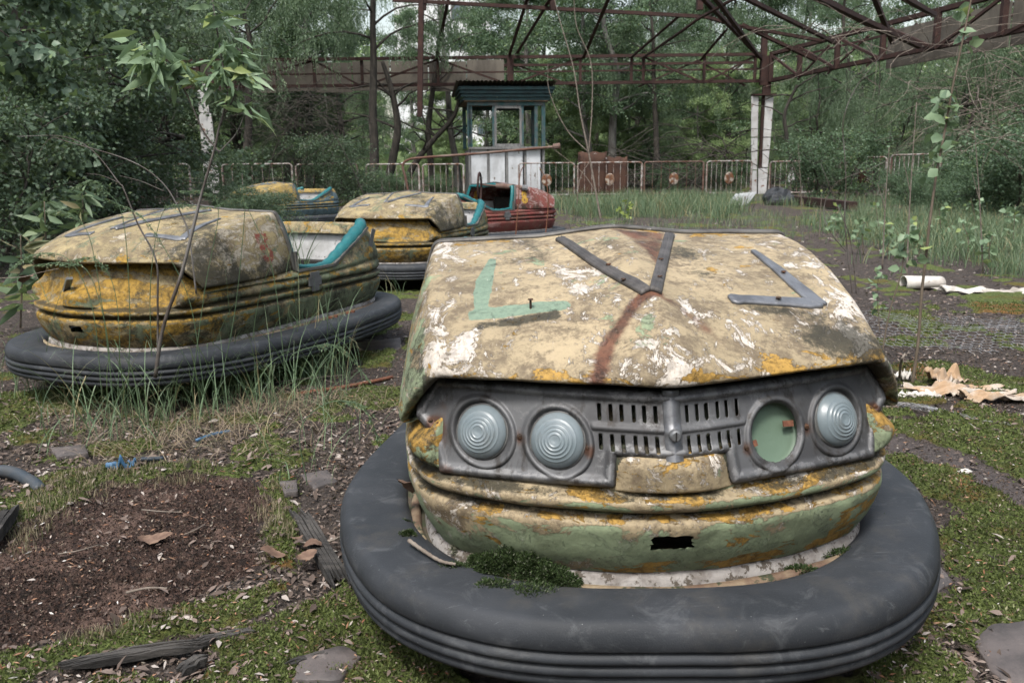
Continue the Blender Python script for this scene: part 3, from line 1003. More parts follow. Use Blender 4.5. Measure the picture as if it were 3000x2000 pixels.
def bumper_car(name, label, st, loc, yaw, paintm, lv_hood=4, lv_tub=3, detail=True):
    root = thing(name, label, 'bumper car', loc, yaw, 'bumper cars abandoned on the ride floor')
    V, F, N = tub_geo(lv_tub)
    A = attrs_tub(V, N, st)
    F2 = F
    if st in ('front', 'left'):
        # jagged hole where the tow lug broke out
        c = V[F].mean(1)
        c = warp(c)
        px, pz = c[:, 0] + .004, c[:, 2] - .335
        rag = (vnoise(c[:, 0] * 160, c[:, 2] * 160, 3) - .5) * .008
        hole = (np.abs(px) < .034 + rag) & (np.abs(pz) < .0135 + rag) & (c[:, 1] < -.5)
        F2 = F[~hole]
        bv = np.intersect1d(np.unique(F[hole]), np.unique(F2))
        cw = warp(V[bv]); x_ = cw[:, 0] + .004; z_ = cw[:, 2] - .335
        a_ = np.arctan2(z_ / .0135, x_ / .034)
        k_ = 1 / np.maximum(np.abs(np.cos(a_)), np.abs(np.sin(a_))) * (1 + .22 * (vnoise(a_ * 7, a_ * 0, 5) - .5))
        V = V.copy(); V[bv, 0] = (.034 * np.cos(a_) * k_ - .004) / .972
        V[bv, 2] += (.335 + .0135 * np.sin(a_) * k_ - cw[:, 2]) * 1.0
    V0 = V; V = warp(V)
    Vd = V.copy()
    Vd += N * ((fbm(V[:, 0] * 9 + 5, V[:, 2] * 14 + V[:, 1] * 6, 3, 3) - .5) * .006)[:, None]
    obj('body', Vd, F2, paintm, root, True, A)
    V, F, N = hood_geo(lv_hood)
    A = attrs_hood(V, N, st)
    amp = .0075 if st == 'front' else .006
    V = warp(V)
    Vh = V + N * ((fbm(V[:, 0] * 8 + 2, V[:, 1] * 8, 8 + len(st), 4) - .5) * amp)[:, None]
    obj('hood', Vh, F, paintm, root, True, A)
    bvh = BVHTree.FromPolygons([Vector(v) for v in Vh], F.tolist())

    # rubber bumper
    nr_ = 900 if st == 'front' else 260
    V, F = ring_mesh(BUMP_SEC, nr_, .004)
    if st == 'front':
        cen = np.array((0, 0, .18))
        rad_ = V / (np.linalg.norm(V * (1, 1, 0), axis=1)[:, None] + 1e-9) * (1, 1, 0)
        V += rad_ * ((fbm(V[:, 0] * 7, V[:, 1] * 7 + V[:, 2] * 5, 33, 3) - .5) * .004)[:, None]
        for (gx, gy, gz, gr, gd) in ((-.235, -.965, .240, .011, .006), (-.19, -.972, .242, .006, .004), (-.055, -.984, .242, .008, .004), (.09, -.985, .236, .008, .004), (-.44, -.80, .248, .006, .003),
                                     (-.40, -.84, .25, .005, .003), (.12, -.99, .195, .014, .006), (.30, -.95, .243, .007, .004), (.50, -.70, .24, .010, .004), (-.12, -.985, .172, .010, .005)):
            d_ = np.sqrt(((V - (gx, gy, gz)) ** 2).sum(1)); k_ = np.exp(-(d_ / gr) ** 2) * (.6 + .8 * vnoise(V[:, 0] * 260, V[:, 2] * 300, 3))
            V -= rad_ * (gd * k_)[:, None]; V[:, 2] -= gd * .6 * k_
    if st == 'front':
        V[:, 0] *= 1 - .13 * sstep(-.50, .15, V[:, 1])
        ca_, sa_ = math.cos(-.07), math.sin(-.07)
        V[:, 0], V[:, 1] = V[:, 0] * ca_ - V[:, 1] * sa_ + .024, V[:, 0] * sa_ + V[:, 1] * ca_
    bm_ = obj('rubber_bumper', V, F, M['rubber'], root, True)
    # deck plate, wooden hoop round the body, flat hoop
    n = 200
    p1, p2 = body_plan(.13, n), bumper_plan(.095, n)
    p0 = p1 * .1
    # deck spans from under the body to the bumper
    ang1 = np.arctan2(p1[:, 0], -p1[:, 1]); ang2 = np.arctan2(p2[:, 0], -p2[:, 1])
    def resamp(p):
        a = np.arctan2(p[:, 0], -p[:, 1]); o = np.argsort(a); t = np.linspace(-math.pi, math.pi, n, endpoint=False)
        return np.column_stack([np.interp(t, a[o], p[o, 0], period=2 * math.pi), np.interp(t, a[o], p[o, 1], period=2 * math.pi)])
    q1, q2 = resamp(p1), resamp(p2)
    Vd = np.vstack([np.column_stack([q1 * .02, np.full(n, .215)]), np.column_stack([q1, np.full(n, .234)]), np.column_stack([q2, np.full(n, .238)])])
    obj('deck', Vd, grid_faces(3, n, True), M['deck'], root, True)
    sec = [(.058, .232), (.056, .256), (.052, .261), (.038, .259), (.033, .252), (.031, .232)]
    V, F = ring_mesh(sec, 300, .006, body_plan)
    obj('wooden_hoop', V, F, M['wood_white'], root, True)
    sec = [(.024, .234), (.021, .247), (.017, .250), (.006, .249), (.003, .244), (.001, .234)]
    V, F = ring_mesh(sec, 300, .008, body_plan)
    obj('flat_hoop', V, F, M['wood_ring'], root, True)

    # trim along the hood's rear edge
    p = rear_edge_path()
    sq = np.array([(-.010, -.004), (.010, -.004), (.012, .002), (.006, .006), (0, .0035), (-.006, .006), (-.012, .002)])
    T = np.gradient(p, axis=0); T /= np.linalg.norm(T, axis=1)[:, None]
    cen = np.array((0, 0, .5))
    VV = []
    for i in range(len(p)):
        out = np.array((p[i, 0] * .9, 0, p[i, 2] - .42)); out -= T[i] * out.dot(T[i]); out /= np.linalg.norm(out)
        s = np.cross(T[i], out)
        if s[1] < 0: s = -s
        for u, v in sq: VV.append(p[i] + s * (u - .006) + out * (v + .003))
    m_ = len(sq)
    Ft = []
    for i in range(len(p) - 1):
        for j in range(m_):
            a = i * m_ + j; b = i * m_ + (j + 1) % m_
            Ft.append((a, b, b + m_, a + m_))
    Ft += [tuple(range(m_)), tuple(range((len(p) - 1) * m_, len(p) * m_))]
    obj('hood_edge_trim', np.array(VV), Ft, M['trim'], root, True)
    # teal lining just behind the trim
    VV = []
    for i in range(len(p)):
        out = np.array((p[i, 0] * .9, 0, p[i, 2] - .42)); out /= np.linalg.norm(out)
        for dy, dn in ((.0, -.006), (.014, -.005), (.03, -.012), (.034, -.03), (.02, -.045)):
            VV.append(p[i] + out * dn + np.array((0, dy + .004, 0)))
    obj('teal_lining', np.array(VV), grid_faces(len(p), 5), M['teal'], root, True)

    # V-shaped strip and letters on the hood
    vmat = M['strip'] if st == 'front' else M['alu']
    for s in (-1, 1):
        a, b = np.array((s * .128, -.235)), np.array((s * .008, -.622))
        t = np.linspace(0, 1, 40)[:, None]
        pth = a + (b - a) * t
        if s < 0 and st == 'front':
            pth[:, 0] += -.008 * np.sin(t[:, 0] * math.pi) * 1.0
        drape_strip(bvh, pth, 0.0215 if st == 'front' else .019, .005, 'hood_strip', vmat, root, .0025, 6, .0014)
    if st in ('front',):
        letter_mark(bvh, 1, M['alu'], root)
        for q in ((.303, -.475), (.25, -.589), (-.22, -.590), (.055, -.46), (-.055, -.475), (-.04, -.56), (.03, -.56)):
            k_ = q; q = wp(*q)
            hit = bvh.ray_cast(Vector((q[0], q[1], 2)), Vector((0, 0, -1)))[0]
            up_ = .016 if k_ == (-.22, -.590) else .009
            mb = MB().tube([(q[0], q[1], hit.z - .002), (q[0], q[1], hit.z + up_)], [.0022, .0022], 8)
            mb.tube([(q[0], q[1], hit.z + up_), (q[0], q[1], hit.z + up_ + .002)], [.0055, .0045], 12)
            mb.build('screw', M['screw'], root)
    elif st in ('left', 'middle'):
        for s in (-1, 1): letter_mark(bvh, s, M['alu'], root)

    # cockpit: liner, seat, rim trim, padding, steering wheel
    lin = []
    hs = [0, .35, .65, .88]
    ks = list(range(9, len(PLAN)))
    cols = [(k, 1) for k in ks] + [(k, -1) for k in ks[-2::-1]]
    for q in hs + [1.0]:
        for k, s in cols:
            (w, l) = PLAN[k]; nr = PN[k]
            tw, tl, th = tub_point(k, NROW - 1)
            if l > .12: th = .58
            f_ = max(0, th - .50)
            offt = .018 + f_ * .32 + .014
            off = .10 + (offt - .10) * q ** 1.5 if q < 1 else offt - .006
            lin.append((s * (w - nr[0] * off), -(l - nr[1] * off), .2 + (th - .2) * q))
    wobj('cockpit_liner', np.array(lin), grid_faces(len(hs) + 1, len(cols)), M['liner'], root, True)
    wbuild(MB().box((0, -.46, .45), (.80, .03, .36)), 'footwell_wall', M['dark'], root)
    mb = MB()
    mb.box((0, .36, .27), (.66, .30, .10)); mb.box((0, .545, .36), (.60, .06, .24))
    wbuild(mb, 'seat', M['dark'], root)
    # rear cap closing the back
    cap = [tub_point(k, NROW - 1) for k in range(14, len(PLAN))]
    pts = [(w, -l, h) for w, l, h in cap] + [(-w, -l, h) for w, l, h in cap[-2::-1]]
    n_ = len(pts)
    inner = [(x * .945, .20 + (y - .20) * .93, z + .004) for x, y, z in pts]
    inner2 = [(x * .93, .20 + (y - .20) * .915, z - .05) for x, y, z in pts]
    mid = [(x * .97, y - .02 if y > .5 else y, z + .012) for x, y, z in pts]
    wobj('rear_shelf', np.array(pts + mid + inner + inner2), grid_faces(4, n_), paintm, root, True,
        {'chip': np.full(4 * n_, .4), 'white': np.full(4 * n_, .2)})
    for s in (-1, 1):
        rim = [(.462 * s, -.100, .72), (.4655 * s, -.100, .60), (.470 * s, -.098, .5145), (.472 * s, .06, .5125), (.470 * s, .165, .514), (.463 * s, .24, .548), (.452 * s, .36, .604),
               (.432 * s, .49, .666)]
        mb = MB()
        for a, b in zip(rim[1:-1], rim[2:]):
            mb.beam(a, b, .012, .020, up=(s, 0, 0.1))
        wbuild(mb, 'opening_trim', M['trim'], root)
        pad = smooth_path([(.445 * s, -.07, .53), (.440 * s, .06, .512), (.436 * s, .16, .515), (.428 * s, .27, .562), (.417 * s, .38, .62), (.40 * s, .48, .672), (.36 * s, .53, .69)], 8)
        r = np.interp(np.linspace(0, 1, len(pad)), [0, .15, .4, .7, 1], [.010, .016, .030, .036, .026])
        r = r * (1 + .08 * np.sin(np.arange(len(pad)) * 1.3))
        wbuild(MB().tube(pad, r, 12), 'side_padding', M['teal'], root, True)
    mb = MB()
    ringp = [(.11 * math.cos(a), .02 + .055 * math.sin(a) + .03, .49 + .09 * math.sin(a)) for a in np.linspace(0, 2 * math.pi, 33)]
    mb.tube(ringp, .009, 8, False)
    for a in (0.3, 2.4, 4.5):
        mb.tube([(0, .05, .49), (.11 * math.cos(a), .05 + .055 * math.sin(a), .49 + .09 * math.sin(a))], .006, 6)
    mb.tube([(0, .05, .49), (0, -.40, .36)], .014, 8)
    wbuild(mb, 'steering_wheel', M['dark'], root, True)
    if st in ('left', 'middle', 'red'):
        # grey clasp on each flank
        for s in (-1, 1):
            mb = MB()
            for (y, z0, z1, wd) in ((-.005, .40, .435, .05), (-.005, .435, .475, .085), (-.005, .475, .500, .06)):
                mb.box((s * .492, y, (z0 + z1) / 2), (.006, wd, z1 - z0 + .001))
            wbuild(mb, 'side_clasp', M['label_grey'], root)
    if st == 'left':
        # joint of the rubber with its bolts
        for (y, k) in ((.02, 0), (.06, 0), (.16, 0), (.20, 0)):
            MB().tube([(.535, y + .04, .25), (.535, y + .04, .268)], .011, 6).build('bumper_bolt', M['bolt'], root)
        mb = MB()
        sec = [(.52, .256), (.59, .258), (.616, .249), (.626, .22), (.627, .18), (.617, .145), (.59, .138)]
        V = []
        for y in (.135, .145, .175, .185):
            for x, z in sec: V.append((x + (.006 if y in (.145, .175) else 0), y + (z - .15) * .25, z))
        obj('joint_band', np.array(V), grid_faces(4, len(sec)), M['dark'], root, True)
        wbuild(MB().box((.430, .53, .60), (.004, .03, .12), R=np.array([[1, 0, 0], [0, .9, .4], [0, -.4, .9]])), 'torn_flap', M['label_grey'], root)
        wbuild(MB().beam((-.10, -.78, .50), (-.03, -.81, .555), .022, .012), 'broken_bracket', M['label_grey'], root)
    return root, bvh


# ------------------------------------------------------------------ lamp panel of the front car
def lamp_panel(root):
    half = [(0, .598), (.393, .598), (.428, .532), (.399, .500), (.384, .436), (.105, .447), (.098, .500), (0, .500)]
    poly = half + [(-x, y) for x, y in half[::-1][1:-1]]
    def outline(x, y):
        return poly_sdf(x, y, [(px * (.985 if abs(px) < .2 else 1.018), .52 + (py - .52) * .93) for px, py in poly]) - .0055
    def slots(x, y):
        d = np.full(np.shape(x), 1e9)
        for cx in (.026, .044, .061, .081, .098, .117):
            for (y0, y1) in ((.552, .572), (.508, .5265)):
                for s in (-1, 1):
                    d = np.minimum(d, np.hypot(x - s * cx, y - np.clip(y, y0, y1)) - .0029)
        return d
    def sock(x, y): return np.hypot(x - .188, (y - .513)) - .0465
    def sdf(x, y): return np.maximum(np.maximum(outline(x, y), -slots(x, y)), -sock(x, y))
    xs = np.arange(-.436, .4361, .0018); ys = np.arange(.430, .6045, .0018)
    X, Y = np.meshgrid(xs, ys)
    x, y = X.ravel(), Y.ravel()
    F = grid_faces(len(ys), len(xs))
    cx, cy = x[F].mean(1), y[F].mean(1)
    F = F[sdf(cx, cy) < 0]
    for _ in range(3):
        d = sdf(x, y); e = 2e-4
        gx = (sdf(x + e, y) - sdf(x - e, y)) / (2 * e); gy = (sdf(x, y + e) - sdf(x, y - e)) / (2 * e)
        mv = np.where((d > 0) & (d < .003), d, 0)
        x = x - gx * mv; y = y - gy * mv
    used = np.unique(F); remap = -np.ones(len(x), int); remap[used] = np.arange(len(used))
    x, y, F = x[used], y[used], remap[F]
    d = outline(x, y)
    e = .0055 * np.exp(-((d + .011) / .0055) ** 2) - .006 * sstep(-.004, 0, d)            # rolled edge
    e += .0045 * np.exp(-((y - .5395) / .0042) ** 2) * sstep(.135, .128, np.abs(x))          # bead between the slots
    for s in (-1, 1):
        for c in ((.317, .514), (.188, .513)):
            rr = np.hypot(x - s * c[0], y - c[1])
            e += .007 * np.exp(-((rr - .0540) / .0040) ** 2) - .004 * sstep(.049, .044, rr)
    e += .0012 * (fbm(x * 25, y * 25, 3) - .5)
    rust = np.zeros(len(x)); bolts = [(.232, .515), (.252, .515), (.398, .520), (.414, .523), (.137, .508)]
    bolts = [(s * bx, by) for s in (-1, 1) for bx, by in bolts if abs(bx - .232) > .001]
    bolts = [(-.252, .514), (.252, .514), (-.396, .519), (-.411, .522), (.396, .519), (.409, .521), (-.137, .507), (.130, .500)]
    for bx, by in bolts: rust += .75 * np.exp(-(((x - bx) / .012) ** 2 + ((y - by + .004) / .016) ** 2))
    rust += .35 * np.exp(-((x + .385) / .02) ** 2) + .3 * sstep(.46, .44, y) * (x < -.1)
    edge = sstep(.010, .004, np.abs(d + .011)) + .6 * sstep(.003, .001, np.abs(np.minimum(sock(x, y), 1)))
    L = mask_l(x, y) + e
    V = np.column_stack([x, -L, y])
    p = wobj('lamp_panel', V, F, M['zinc'], root, True, {'rust': rust, 'edge': edge})
    md = p.modifiers.new('thick', 'SOLIDIFY'); md.thickness = .002; md.offset = 1

    def frame(cx, cy):
        e = 1e-3
        a = Vector((2 * e, -(mask_l(cx + e, cy) - mask_l(cx - e, cy)), 0)).normalized()
        b = Vector((0, -(mask_l(cx, cy + e) - mask_l(cx, cy - e)), 2 * e)).normalized()
        nn = a.cross(b).normalized()
        if nn.y > 0: nn = -nn
        b = nn.cross(a).normalized()
        o = Vector((cx, -float(mask_l(cx, cy)), cy))
        return o, a, b, nn

    def lathe(cx, cy, prof, name, mat, parent, attrs=None, n=64):
        o, a, b, nn = frame(cx, cy)
        V, A = [], []
        for i, (r, z) in enumerate(prof):
            for k in range(n):
                t = 2 * math.pi * k / n
                q = o + a * (r * math.cos(t)) + b * (r * math.sin(t)) + nn * z
                V.append(q); A.append(attrs[i] if attrs else 0)
        return wobj(name, np.array([tuple(v) for v in V]), grid_faces(len(prof), n, True), mat, parent, True, {'edge': A})

    rs = np.concatenate([np.linspace(.0475, .0445, 6), np.linspace(.0435, .0003, 90)])
    prof, ed = [], []
    for r in rs:
        z = .025 * math.sqrt(max(0, 1 - (r / .0478) ** 2)) ** 1.15 - .001
        for c, am in ((.0355, .0007), (.0285, .0010), (.0225, .0011), (.0165, .0012), (.0105, .0010)):
            z += am * math.exp(-((r - c) / .0014) ** 2)
        z -= .0014 * math.exp(-(r / .006) ** 2)
        prof.append((r, z)); ed.append(float(sstep(.0440, .0474, np.array(r))))
    prof = [(.0492, -.006), (.0488, .003)] + prof; ed = [1, 1] + ed
    for c in ((-.317, .514), (-.188, .513), (.317, .514)):
        lathe(c[0], c[1], prof, 'headlight', M['lens'], p, ed)
    # the empty socket: a shallow pale dish with two rusty clips
    lathe(.188, .513, [(.056, -.002), (.056, -.0135), (.048, -.016), (.03, -.018), (.0005, -.019)], 'empty_socket', M['dome'], p, [0] * 5)
    o, a, b, nn = frame(.188, .513)
    def at(u, v, z): return np.array(tuple(o + a * u + b * v + nn * z))
    for (u0, v0, u1, v1) in ((.026, .012, .047, .010), (-.049, -.012, -.036, -.010)):
        wbuild(MB().beam(at(u0, v0, -.006), at(u1, v1, -.006), .010, .003, up=tuple(nn)), 'rusty_clip', M['bolt'], p)
    # folded cover strip in the middle with its screw
    V = []
    prof_x = [(-.0150, -.002), (-.0142, .0035), (-.001, .0075), (.001, .0075), (.0142, .0035), (.0150, -.002)]
    hs = np.linspace(.601, .495, 26)
    for h in hs:
        for i, (u, z) in enumerate(prof_x):
            bead = .005 * math.exp(-((h - .5395) / .006) ** 2)
            ed_ = .004 * math.exp(-((h - .598) / .004) ** 2)
            V.append((u, -(float(mask_l(0, h)) + z + bead + ed_), h))
    c = wobj('cover_strip', np.array(V), grid_faces(26, 6), M['alu'], p, False)
    yb = -(float(mask_l(0, .537)) + .017)
    mb = MB().tube([(0, yb + .006, .537), (0, yb - .003, .537), (0, yb - .006, .537)], [.0095, .0095, .007], 20)
    wbuild(mb, 'slotted_screw', M['label_grey'], c)
    mb = MB().box((0, yb - .0062, .537), (.0022, .002, .015)); wbuild(mb, 'screw_slot', M['dark'], c)
    for bx, by in bolts:
        y0 = -float(mask_l(bx, by))
        wbuild(MB().tube([(bx, y0, by), (bx, y0 - .004, by), (bx, y0 - .0065, by)], [.0048, .0048, .003], 14), 'screw', M['screw'], p)
    return p


POSES = 0
fcar, fbvh = bumper_car('bumper_car', 'cream bumper car with peeling paint, grey lamp panel and round headlights, closest in the foreground', 'front',
                        (0.238, 2.131, 0), .032, M['paint_front'], 4, 4)
fcar.rotation_euler = (.028, -.014, .032)
lamp_panel(fcar)
bcar, bbvh = bumper_car('bumper_car', 'mouldy yellow bumper car behind the sapling, with grass in its cockpit and no lamp panel', 'left',
                        (-1.355, 3.994, -.015), -.411, M['paint_left'], 3, 3)
ccar, cbvh = bumper_car('bumper_car', 'yellow bumper car with a rusty flank, between the left yellow car and the red one', 'middle',
                        (-0.789, 7.168, -.03), -.281, M['paint_left'], 3, 2)
dcar, dbvh = bumper_car('bumper_car', 'faded red bumper car with a yellow figure 8 on its flank', 'red',
                        (-0.30, 9.5, 0), math.radians(128), M['paint_red'], 3, 2)
ecar, ebvh = bumper_car('bumper_car', 'yellow and blue bumper car half overgrown, farthest back in front of the railings', 'blue',
                        (-3.5, 13.2, 0), math.radians(-40), M['paint_blue'], 2, 2)
# ------------------------------------------------------------------ ground
def gpoly(pts): return [tuple(G(x, y)[:2]) for x, y in pts]

SOIL = gpoly([(-200, 1620), (0, 1560), (180, 1500), (330, 1425), (560, 1390), (740, 1410), (800, 1480), (760, 1570), (770, 1640), (640, 1720), (480, 1800), (300, 1850), (120, 1890), (-200, 1960)])
MOSS_P = [gpoly(p) for p in (
    [(0, 1480), (140, 1400), (330, 1370), (620, 1370), (560, 1410), (330, 1440), (180, 1520), (60, 1640), (0, 1650)],
    [(760, 1420), (860, 1400), (880, 1560), (860, 1680), (760, 1620), (800, 1500)],
    [(100, 1990), (60, 1910), (330, 1860), (620, 1750), (800, 1730), (800, 1800), (600, 1870), (330, 1930)],
    [(600, 1990), (620, 1900), (850, 1790), (1000, 1730), (1100, 1840), (1300, 1950), (1500, 2050), (600, 2050)],
    [(30, 1280), (170, 1260), (180, 1300), (60, 1310)], [(230, 1320), (450, 1290), (480, 1320), (350, 1345), (240, 1345)],
    [(640, 1380), (900, 1330), (880, 1370), (700, 1400)], [(700, 1320), (850, 1300), (850, 1330), (720, 1350)],
    [(100, 1190), (250, 1180), (240, 1215), (110, 1215)],
    [(2640, 1240), (2760, 1210), (3000, 1230), (3000, 1350), (2800, 1320), (2660, 1290)],
    [(2600, 1370), (2700, 1330), (2900, 1450), (3000, 1490), (3050, 1700), (2850, 1600), (2790, 1500)],
    [(2740, 1560), (2800, 1530), (3000, 1680), (3000, 1800), (2850, 1690)],
    [(2740, 1730), (2850, 1710), (3000, 1790), (3000, 1840), (2850, 1850), (2730, 1830)],
    [(2300, 2050), (2500, 1950), (2700, 1870), (2850, 1950), (2850, 2050)],
    [(2600, 1080), (2750, 1060), (2900, 1100), (3050, 1130), (3050, 1190), (2900, 1170), (2700, 1120)],
    [(2620, 960), (2700, 940), (2800, 965), (2720, 990)], [(2820, 870), (3000, 860), (3000, 930), (2850, 920)],
    [(2540, 920), (2700, 915), (2750, 945), (2600, 950)], [(1050, 1040), (1160, 1030), (1150, 1080), (1060, 1080)])]
ORANGE_P = [gpoly(p) for p in ([(2620, 1080), (2700, 1070), (2740, 1110), (2660, 1120)], [(2780, 1380), (2860, 1420), (2880, 1500), (2780, 1480)],
                               [(300, 2000), (520, 1930), (640, 2000)], [(760, 1640), (860, 1640), (880, 1720), (760, 1700)],
                               [(2850, 890), (3000, 900), (3000, 935), (2870, 930)])]
BARE_P = [gpoly(p) for p in ([(1180, 1000), (1180, 1030), (1060, 1035), (1000, 1010)], [(2640, 1650), (2760, 1630), (2800, 1720), (2680, 1740)],
                             [(2560, 1290), (2650, 1280), (2800, 1330), (3000, 1420), (3000, 1480), (2800, 1390), (2650, 1345), (2580, 1340)],
                             [(2860, 1850), (3050, 1840), (3050, 2000), (2900, 2050)], [(2540, 1880), (2640, 1860), (2660, 1900), (2560, 1920)])]


def union(x, y, polys, soft=.02):
    m = np.zeros(np.shape(x))
    for p in polys:
        pa = np.array(p); cx, cy = pa.mean(0); r = np.hypot(*(pa - (cx, cy)).T).max() + .3
        near = np.hypot(x - cx, y - cy) < r
        if near.any():
            d = poly_sdf(x[near], y[near], p) + (fbm(x[near] * 14, y[near] * 14, 6) - .5) * .09
            m[near] = np.maximum(m[near], sstep(soft, -soft, d))
    return m


def zones(x, y):
    x = np.asarray(x, float); y = np.asarray(y, float)
    soil = union(x, y, [SOIL], .02)
    moss = np.maximum(union(x, y, MOSS_P, .025), sstep(.64, .70, fbm(x * 2.1 + 3, y * 2.1, 21)) * .9)
    moss = np.maximum(moss, sstep(.58, .66, fbm(x * 7, y * 7, 31)) * sstep(.48, .62, fbm(x * 1.3, y * 1.3, 41)))
    bare = union(x, y, BARE_P, .02)
    moss = moss * (1 - soil) * (1 - bare)
    return soil, moss, bare


CARS_XY = [((.245, 2.131), .032), ((-1.355, 3.994), -.411), ((-.789, 7.168), -.281), ((-.30, 9.5), math.radians(128)), ((-3.5, 13.2), math.radians(-40))]


def in_cars(x, y, grow=1.0, a_=.62, b_=.94):
    m = np.zeros(np.shape(x), bool)
    for (cx, cy), a in CARS_XY:
        dx, dy = x - cx, y - cy
        w = dx * math.cos(a) + dy * math.sin(a); l = dx * math.sin(a) - dy * math.cos(a)
        m |= (np.abs(w) / (a_ * grow)) ** 2.6 + (np.abs(l) / (b_ * grow)) ** 2.6 < 1
    return m


def ground_h(x, y, z=None):
    x = np.asarray(x, float); y = np.asarray(y, float)
    soil, moss, bare = z if z is not None else zones(x, y)
    h = (fbm(x * 1.1, y * 1.1, 1) - .5) * .06 * sstep(2.5, 9, np.hypot(x, y))
    h = h + (fbm(x * 6, y * 6, 2) - .5) * .014
    lump = fbm(x * 26, y * 26, 12)
    h = h + moss * (.014 + .032 * (fbm(x * 16, y * 16, 5) - .35)) + soil * (-.004 + .034 * (lump - .5) + .018 * (fbm(x * 90, y * 90, 14, 2) - .5))
    # the ruts across the soil
    rut = np.abs(seg_dist(x, y, [tuple(G(-100, 1790)[:2]), tuple(G(330, 1700)[:2]), tuple(G(800, 1640)[:2])]))
    h = h - soil * .022 * np.exp(-(rut / .018) ** 2) + soil * .012 * np.exp(-((rut - .04) / .02) ** 2)
    h = h + (1 - soil) * (1 - moss) * .006 * (fbm(x * 60, y * 60, 15, 2) - .5)
    # bank rising beyond the railings
    h = h + sstep(22, 60, y) * .5 + sstep(9, 20, np.abs(x)) * .15
    return h


xs = np.concatenate([[-400, -200, -90, -50], np.linspace(-30, -6, 40), np.linspace(-6, -2.2, 90)[1:], np.linspace(-2.2, 2.4, 480)[1:], np.linspace(2.4, 6, 90)[1:], np.linspace(6, 30, 40)[1:], [50, 90, 200, 400]])
ys = np.concatenate([[-100, -30, -8, -2, 0, .3], np.linspace(.6, 3.2, 300), np.linspace(3.2, 7, 180)[1:], np.linspace(7, 20, 130)[1:], np.linspace(20, 70, 60)[1:], [90, 150, 300, 600, 1000]])
X, Y = np.meshgrid(xs, ys)
Z = zones(X.ravel(), Y.ravel())
H = ground_h(X.ravel(), Y.ravel(), Z)
n = NT('ride_floor_earth_and_moss')
v = n.obj()
fine = n.noise(60, 9, 0.72, vec=v)
med = n.noise(7, 7, 0.62, vec=v)
col = n.mix(n.step(fine, 0.38, 0.66), (0.028, 0.022, 0.019), (0.085, 0.068, 0.058))
col = n.mix(n.step(n.noise(28, 9, 0.75, vec=n.map(v, loc=(5, 1, 0))), 0.57, 0.63, 0, 0.8), col, (0.20, 0.165, 0.145))
col = n.mix(n.m2('MULTIPLY', n.attr('bare'), 0.75), col, n.mix(med, (0.06, 0.05, 0.048), (0.13, 0.11, 0.105)))
soilc = n.mix(n.step(n.noise(80, 8, 0.75, vec=v), 0.42, 0.62), (0.016, 0.011, 0.009), (0.085, 0.052, 0.04))
soilc = n.mix(n.step(n.noise(5, 5, 0.6, vec=v), 0.5, 0.62, 0, 0.5), soilc, (0.19, 0.125, 0.10))
col = n.mix(n.attr('soil'), col, soilc)
mc = n.mix(n.step(n.noise(110, 6, 0.75, vec=v), 0.35, 0.68), (0.026, 0.036, 0.009), (0.13, 0.165, 0.042))
mc = n.mix(n.step(n.noise(4, 5, 0.6, vec=v), 0.48, 0.66, 0, 0.75), mc, n.mix(fine, (0.06, 0.045, 0.012), (0.15, 0.10, 0.03)))
mc = n.mix(n.m2('MULTIPLY', n.attr('orange'), 0.8), mc, n.mix(fine, (0.10, 0.035, 0.012), (0.2, 0.10, 0.03)))
mf = n.step(n.m2('ADD', n.attr('moss'), n.m2('MULTIPLY', n.m2('SUBTRACT', n.noise(34, 6, 0.7, vec=v), 0.5), 0.9)), 0.4, 0.6)
col = n.mix(mf, col, mc)
sp = n.step(n.voro(38, vec=v), 0.0, 0.10, 1, 0)
spm = n.step(n.noise(3, 3, 0.5, vec=v), 0.42, 0.6)
col = n.mix(n.m2('MULTIPLY', n.m2('MULTIPLY', sp, spm), 0.6), col, (0.36, 0.33, 0.29))
nb = n.bump(n.noise(130, 8, 0.78, vec=v), 0.010, 1.0)
nb = n.bump(n.noise(22, 6, 0.65, vec=v), 0.02, 0.6, nb)
M['ground'] = n.done(col, 0.88, 0, nb, 0.25)
gd = obj('ground', np.column_stack([X.ravel(), Y.ravel(), H]), grid_faces(len(ys), len(xs)), M['ground'], None, True,
         {'soil': Z[0], 'moss': Z[1], 'bare': Z[2], 'orange': union(X.ravel(), Y.ravel(), ORANGE_P, .04)})
gd['kind'] = 'structure'
# ------------------------------------------------------------------ canopy of rusted steel over the ride
def PZ(px, py, z):
    d = ray(px, py); k = (z - EYE) / d[2]
    return np.array([d[0] * k, d[1] * k, z])


YC = 29.0                                   # the far beam and both columns
zb, zt = P(1500, 250, YC)[2], P(1500, 172, YC)[2]
canopy = thing('canopy_frame', 'rusted steel truss frame of the ride canopy, open to the trees, on two pale columns', 'canopy', (P(2235, 560, YC)[0], YC, 0))
CO = np.array((canopy.location[0], YC, 0))


def cpart(mb, name, mat):
    V = np.concatenate(mb.V) - CO
    return obj(name, V, mb.F, mat, canopy)


